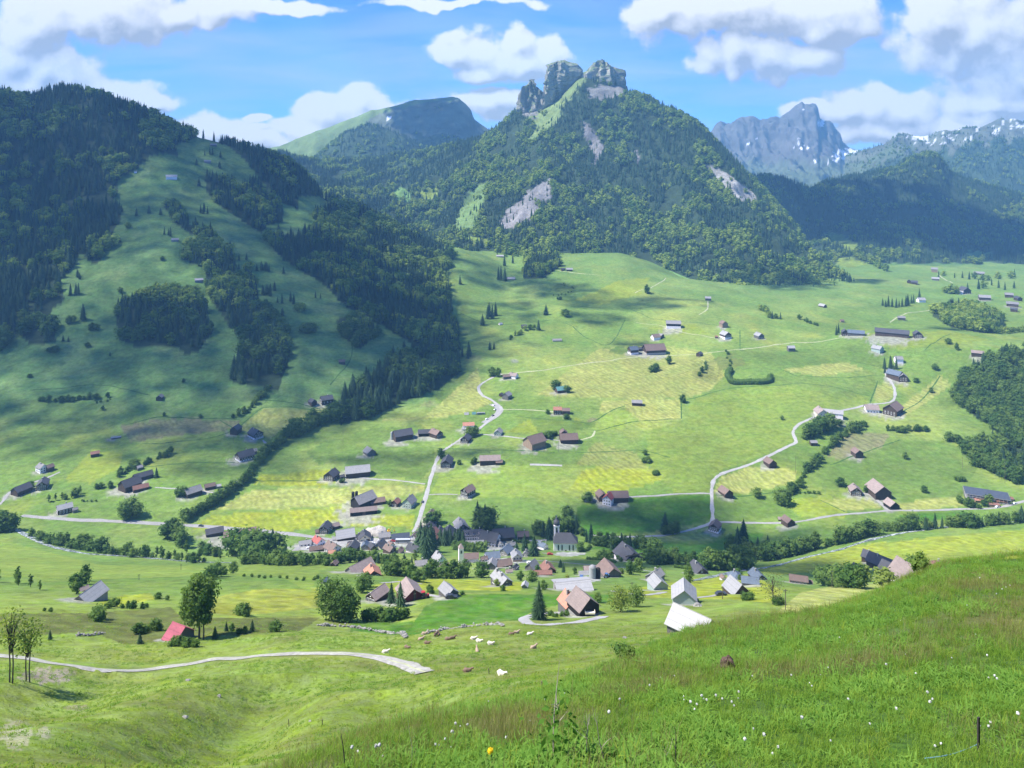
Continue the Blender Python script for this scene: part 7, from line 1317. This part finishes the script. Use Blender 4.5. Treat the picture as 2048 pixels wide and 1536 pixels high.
SHADES = [
 ([gp(150,300,1650,700,440,0,.50), gp(300,560,1230,600,340,0,.36), gp(480,690,1040,320,140,0,.42), gp(60,700,1040,330,120,0,.36), gp(700,600,1300,210,330,25,.55), gp(820,650,1200,110,160,20,.6), gp(-300,400,1500,500,600,0,.7), gp(520,330,1850,330,220,0,.46)], 8, 2300),
 ([gp(120,880,850,300,80,0,.42), gp(400,900,800,150,60,-20,.42), gp(300,830,900,330,70,0,.40)], 8, 2000),
 ([gp(1800,440,2900,700,480,0,.85), gp(1620,420,2900,260,400,0,.85), gp(2150,480,2700,600,500,0,.85)], 16, 2500),
 ([gp(900,285,4300,300,380,0,.8)], 16, 2600),
 ([gp(1080,600,1480,170,120,10,.5), gp(1280,600,1420,150,60,0,.5), gp(1000,560,1600,130,120,0,.5), gp(1150,640,1330,120,45,0,.5)], 9, 2100),
 ([gp(1270,690,1190,40,16,0,.7)], 5, 1800),
 ([gp(1290,1025,668,85,34,5,.6), gp(1380,1090,608,80,38,0,.7), gp(1000,1070,620,55,26,0,.6), gp(1500,1060,630,75,28,0,.6), gp(1225,1150,490,50,34,0,.7), gp(1600,1140,520,75,40,0,.7), gp(1740,1130,500,50,30,0,.7)], 6, 1800),
 ([gp(820,910,790,110,16,5,.6), gp(560,880,840,60,22,0,.55)], 6, 1800),
 ([gp(1900,660,1250,140,60,0,.5), gp(1560,570,1750,120,120,0,.55), gp(1750,580,1800,60,60,0,.6)], 11, 2000),
]
# ---------------------------------------------------------------- camera, sun, sky with clouds, haze, unseen shading clouds overhead
cam = bpy.data.cameras.new('camera'); cam.sensor_fit = 'HORIZONTAL'; cam.sensor_width = 36.0; cam.lens = 36.0*F/2048
cam.shift_x = 0.0; cam.shift_y = -(768-HY)/2048; cam.clip_start = .1; cam.clip_end = 40000
co = link(bpy.data.objects.new('camera', cam)); co.location = (0, 0, 0); co.rotation_euler = (PI/2, 0, 0); sc.camera = co
sl = bpy.data.lights.new('sun', 'SUN'); sl.energy = SUN_E; sl.angle = math.radians(.55); sl.color = (1.0, .955, .88)
so = link(bpy.data.objects.new('sun', sl)); so.rotation_euler = Vector(-SUN).to_track_quat('-Z', 'Y').to_euler(); so.location = (0, 0, 900)

W = bpy.data.worlds.new('World'); sc.world = W; W.use_nodes = True
nt = W.node_tree; bg = nt.nodes['Background']
sky = N(nt, 'ShaderNodeTexSky'); sky.sky_type = 'NISHITA'; sky.sun_disc = False; sky.sun_elevation = SUN_EL; sky.sun_rotation = SUN_AZ; sky.altitude = 1100; sky.air_density = 1.0; sky.dust_density = .6; sky.ozone_density = 1.6
CLOUDS = [ # clouds in the sky: centre and half axes of each puff, in degrees-like direction units of the view (2048 x 1536)
 (60,60,95,70),(20,140,110,60),(240,25,120,62),(165,40,70,45),(330,20,80,30),(440,15,70,38),
 (110,160,110,45),(230,190,95,40),(60,185,120,60),(300,205,60,22),(420,255,70,26),(500,280,70,22),
 (650,222,62,34),(720,205,55,30),(760,235,110,30),(610,250,60,25),(520,235,32,10),(860,300,200,24),
 (905,105,55,34),(955,110,62,40),(1000,125,65,42),(1035,85,30,34),(1090,110,38,42),(1060,130,80,30),(960,150,60,18),(1000,205,110,22),
 (975,215,50,26),(1480,25,230,52),(1640,15,130,40),(1320,18,70,30),
 (1420,115,48,32),(1470,108,60,42),(1540,112,95,46),(1620,110,70,36),(1650,40,110,36),
 (1880,30,85,75),(1960,70,160,105),(2030,150,130,80),(1905,110,60,70),(2000,200,150,26),
 (1700,215,70,32),(1760,210,60,40),(1810,225,95,45),(1650,225,90,22),(1900,250,150,30),(1960,232,90,22),(1780,265,120,26),(560,10,120,12),(900,5,160,10),
]
def cloud_group():
    g = bpy.data.node_groups.new('cloud_density', 'ShaderNodeTree')
    g.interface.new_socket('uv', in_out='INPUT', socket_type='NodeSocketVector')
    g.interface.new_socket('d', in_out='OUTPUT', socket_type='NodeSocketFloat')
    gi = g.nodes.new('NodeGroupInput'); go = g.nodes.new('NodeGroupOutput')
    nz = N(g, 'ShaderNodeTexNoise'); nz.inputs['Scale'].default_value = 11; nz.inputs['Detail'].default_value = 3; nz.inputs['Roughness'].default_value = .55
    g.links.new(gi.outputs[0], nz.inputs['Vector'])
    s1 = N(g, 'ShaderNodeVectorMath', operation='SUBTRACT'); g.links.new(nz.outputs['Color'], s1.inputs[0]); s1.inputs[1].default_value = (.5, .5, .5)
    s2 = N(g, 'ShaderNodeVectorMath', operation='SCALE'); g.links.new(s1.outputs[0], s2.inputs[0]); s2.inputs['Scale'].default_value = .055
    s3 = N(g, 'ShaderNodeVectorMath', operation='ADD'); g.links.new(gi.outputs[0], s3.inputs[0]); g.links.new(s2.outputs[0], s3.inputs[1])
    prev = None
    for cx, cy, rx, ry in CLOUDS:
        u, v, a, b = (cx-CX)/F, (HY-cy)/F, rx*1.06/F, ry*1.2/F
        m = N(g, 'ShaderNodeVectorMath', operation='MULTIPLY_ADD'); g.links.new(s3.outputs[0], m.inputs[0])
        m.inputs[1].default_value = (1/a, 1/b, 0); m.inputs[2].default_value = (-u/a, -v/b, 0)
        l = N(g, 'ShaderNodeVectorMath', operation='LENGTH'); g.links.new(m.outputs[0], l.inputs[0])
        if prev is None: prev = l.outputs['Value']
        else:
            n = N(g, 'ShaderNodeMath', operation='SMOOTH_MIN'); g.links.new(prev, n.inputs[0]); g.links.new(l.outputs['Value'], n.inputs[1]); n.inputs[2].default_value = .22
            prev = n.outputs[0]
    vo = N(g, 'ShaderNodeTexNoise'); vo.inputs['Scale'].default_value = 20; vo.inputs['Detail'].default_value = 7; vo.inputs['Roughness'].default_value = .62
    g.links.new(gi.outputs[0], vo.inputs['Vector'])
    r = math_n(g, 'SUBTRACT', 1.12, prev)
    r = math_n(g, 'ADD', r, math_n(g, 'MULTIPLY', math_n(g, 'SUBTRACT', vo.outputs[0], .5), 1.2))
    vr = N(g, 'ShaderNodeTexVoronoi'); vr.inputs['Scale'].default_value = 26; g.links.new(s3.outputs[0], vr.inputs['Vector'])
    r = math_n(g, 'ADD', r, math_n(g, 'MULTIPLY', math_n(g, 'SUBTRACT', .42, vr.outputs['Distance']), .48))
    g.links.new(r, go.inputs[0])
    return g
CG = cloud_group()
tc = N(nt, 'ShaderNodeTexCoord'); sp = N(nt, 'ShaderNodeSeparateXYZ'); nt.links.new(tc.outputs['Generated'], sp.inputs[0])
yy = math_n(nt, 'MAXIMUM', sp.outputs['Y'], .12)
u = math_n(nt, 'DIVIDE', sp.outputs['X'], yy); v = math_n(nt, 'DIVIDE', sp.outputs['Z'], yy)
cb = N(nt, 'ShaderNodeCombineXYZ'); nt.links.new(u, cb.inputs[0]); nt.links.new(v, cb.inputs[1])
def dens(off):
    a = N(nt, 'ShaderNodeVectorMath', operation='ADD'); nt.links.new(cb.outputs[0], a.inputs[0]); a.inputs[1].default_value = off
    g = N(nt, 'ShaderNodeGroup'); g.node_tree = CG; nt.links.new(a.outputs[0], g.inputs[0]); return g.outputs[0]
d0 = dens((0, 0, 0)); d1 = dens((-.009, .015, 0)); d2 = dens((-.022, .045, 0))
alpha = N(nt, 'ShaderNodeMapRange', interpolation_type='SMOOTHSTEP'); nt.links.new(d0, alpha.inputs[0])
for i_, v_ in zip((1, 2, 3, 4), (-.06, .30, 0, 1)): alpha.inputs[i_].default_value = v_
alpha = alpha.outputs[0]
lit = math_n(nt, 'ADD', math_n(nt, 'MULTIPLY', math_n(nt, 'SUBTRACT', d0, d1), 1.15), math_n(nt, 'MULTIPLY', math_n(nt, 'SUBTRACT', d0, d2), .45))
lit = math_n(nt, 'ADD', lit, .50)
lit = math_n(nt, 'SUBTRACT', lit, maprange(nt, d0, .40, 1.1, 0, .30))
cl = N(nt, 'ShaderNodeValToRGB'); nt.links.new(lit, cl.inputs[0])
cl.color_ramp.elements[0].color = (.44, .445, .465, 1); cl.color_ramp.elements[1].color = (1.0, .99, .96, 1)
e = cl.color_ramp.elements.new(.5); e.color = (.75, .755, .77, 1)
cm = N(nt, 'ShaderNodeVectorMath', operation='SCALE'); nt.links.new(cl.outputs[0], cm.inputs[0]); cm.inputs['Scale'].default_value = CLOUD_L
# thin high streaks
mp = N(nt, 'ShaderNodeMapping'); mp.inputs['Scale'].default_value = (2.2, 13, 1); mp.inputs['Rotation'].default_value = (0, 0, .06); nt.links.new(cb.outputs[0], mp.inputs[0])
ci = N(nt, 'ShaderNodeTexNoise'); ci.inputs['Scale'].default_value = 1.6; ci.inputs['Detail'].default_value = 6; ci.inputs['Roughness'].default_value = .55; ci.inputs['Distortion'].default_value = .4
nt.links.new(mp.outputs[0], ci.inputs['Vector'])
cf = math_n(nt, 'MULTIPLY', maprange(nt, ci.outputs[0], .38, .70, .04, .72), maprange(nt, v, .25, .13, .3, 1))
skc = N(nt, 'ShaderNodeVectorMath', operation='MULTIPLY'); nt.links.new(sky.outputs[0], skc.inputs[0]); skc.inputs[1].default_value = tuple(SKY_T)
sky1 = mixc(nt, 'MIX', cf, skc.outputs[0], tuple(np.array([.72, .82, .93])*CLOUD_L*.8))
fin = mixc(nt, 'MIX', alpha, sky1, cm.outputs[0])
nt.links.new(fin, bg.inputs[0]); bg.inputs[1].default_value = SKY_S
W.cycles.sampling_method = 'MANUAL'; W.cycles.sample_map_resolution = 512

# the air of the valley
def haze():
    m = bpy.data.materials.new('haze_air'); m.use_nodes = True; t = m.node_tree
    for n in list(t.nodes):
        if n.type != 'OUTPUT_MATERIAL': t.nodes.remove(n)
    o = t.nodes['Material Output']; pv = t.nodes.new('ShaderNodeVolumePrincipled')
    pv.inputs['Color'].default_value = (*HAZE_C, 1); pv.inputs['Density'].default_value = HAZE_D; pv.inputs['Anisotropy'].default_value = 0.0
    t.links.new(pv.outputs[0], o.inputs['Volume']); m.cycles.homogeneous_volume = True
    b = MB(); b.box((0, 3675, 190), (14000, 8150, 1700)); ob = b.build('haze', m)
    tag(ob, 'pale blue haze filling the valley air', 'haze', kind='stuff')
if HAZE_D > 0: haze()

# unseen clouds above and beside the view, placed and shaped to shade the slopes
def shade_clouds():
    m, t, b = nmat('cloud_white'); b.inputs['Base Color'].default_value = (.92, .93, .95, 1); b.inputs['Roughness'].default_value = 1
    V0, T0 = ICO[1]
    for k, (pts, rad, alt) in enumerate(SHADES):
        g = np.random.default_rng(100+k); vs = []; fs = []; n = 0
        for (X, Y, Z, rx, ry, rot, cov) in pts:
            cnt = int(np.clip(-math.log(1-cov)*rx*ry/(rad*rad)*1.25, 12, 9000)); a = math.radians(rot)
            i_n = np.arange(cnt)+g.random(); rr = np.sqrt((i_n*.7548776662) % 1); th = ((i_n*.5698402910) % 1)*2*PI; ok = (rr < .7) | (g.random(cnt) > (rr-.7)*3)
            ex, ey = rr*np.cos(th)*rx, rr*np.sin(th)*ry; x = X+ex*math.cos(a)-ey*math.sin(a); y = Y+ex*math.sin(a)+ey*math.cos(a)
            ok &= (cov < .56) | (k < 2) | (fbm(x/(rad*9), y/(rad*9), 300+k, 3) > -.9+.55*rr)
            if cov < .56 and k > 1: ok &= fbm(x/(rad*9), y/(rad*9), 300+k, 3) > -.4+.25*rr
            for x_, y_ in zip(x[ok], y[ok]):
                r = rad*(.6+.7*g.random()); t_ = (alt+g.uniform(-60, 60)-Z)/SUN[2]
                vs.append(V0*np.array([r, r, r*.8])+np.array([x_, y_, Z])+SUN*t_); fs.append(T0+n); n += len(V0)
        me = np_mesh('cloud', np.concatenate(vs), np.concatenate(fs), m, None, True)
        tag(mesh_obj('cloud', me), 'field of white cloud puffs out of view, placed to shade the slopes', 'cloud', 'unseen clouds placed for shade', 'stuff')
shade_clouds()
vs_ = sc.view_settings; sc.display_settings.display_device = 'sRGB'; vs_.view_transform = 'Standard'; vs_.look = 'None'; vs_.exposure = EXPO; vs_.gamma = 1; vs_.use_curve_mapping = False
sc.render.engine = 'CYCLES'; cy = sc.cycles
cy.use_denoising = True; cy.denoiser = 'OPENIMAGEDENOISE'; cy.max_bounces = 5; cy.diffuse_bounces = 2; cy.glossy_bounces = 1; cy.transmission_bounces = 2; cy.volume_bounces = 0; cy.transparent_max_bounces = 6
cy.caustics_reflective = False; cy.caustics_refractive = False; cy.use_adaptive_sampling = True; cy.adaptive_threshold = .02
cy.sample_clamp_indirect = 4.0
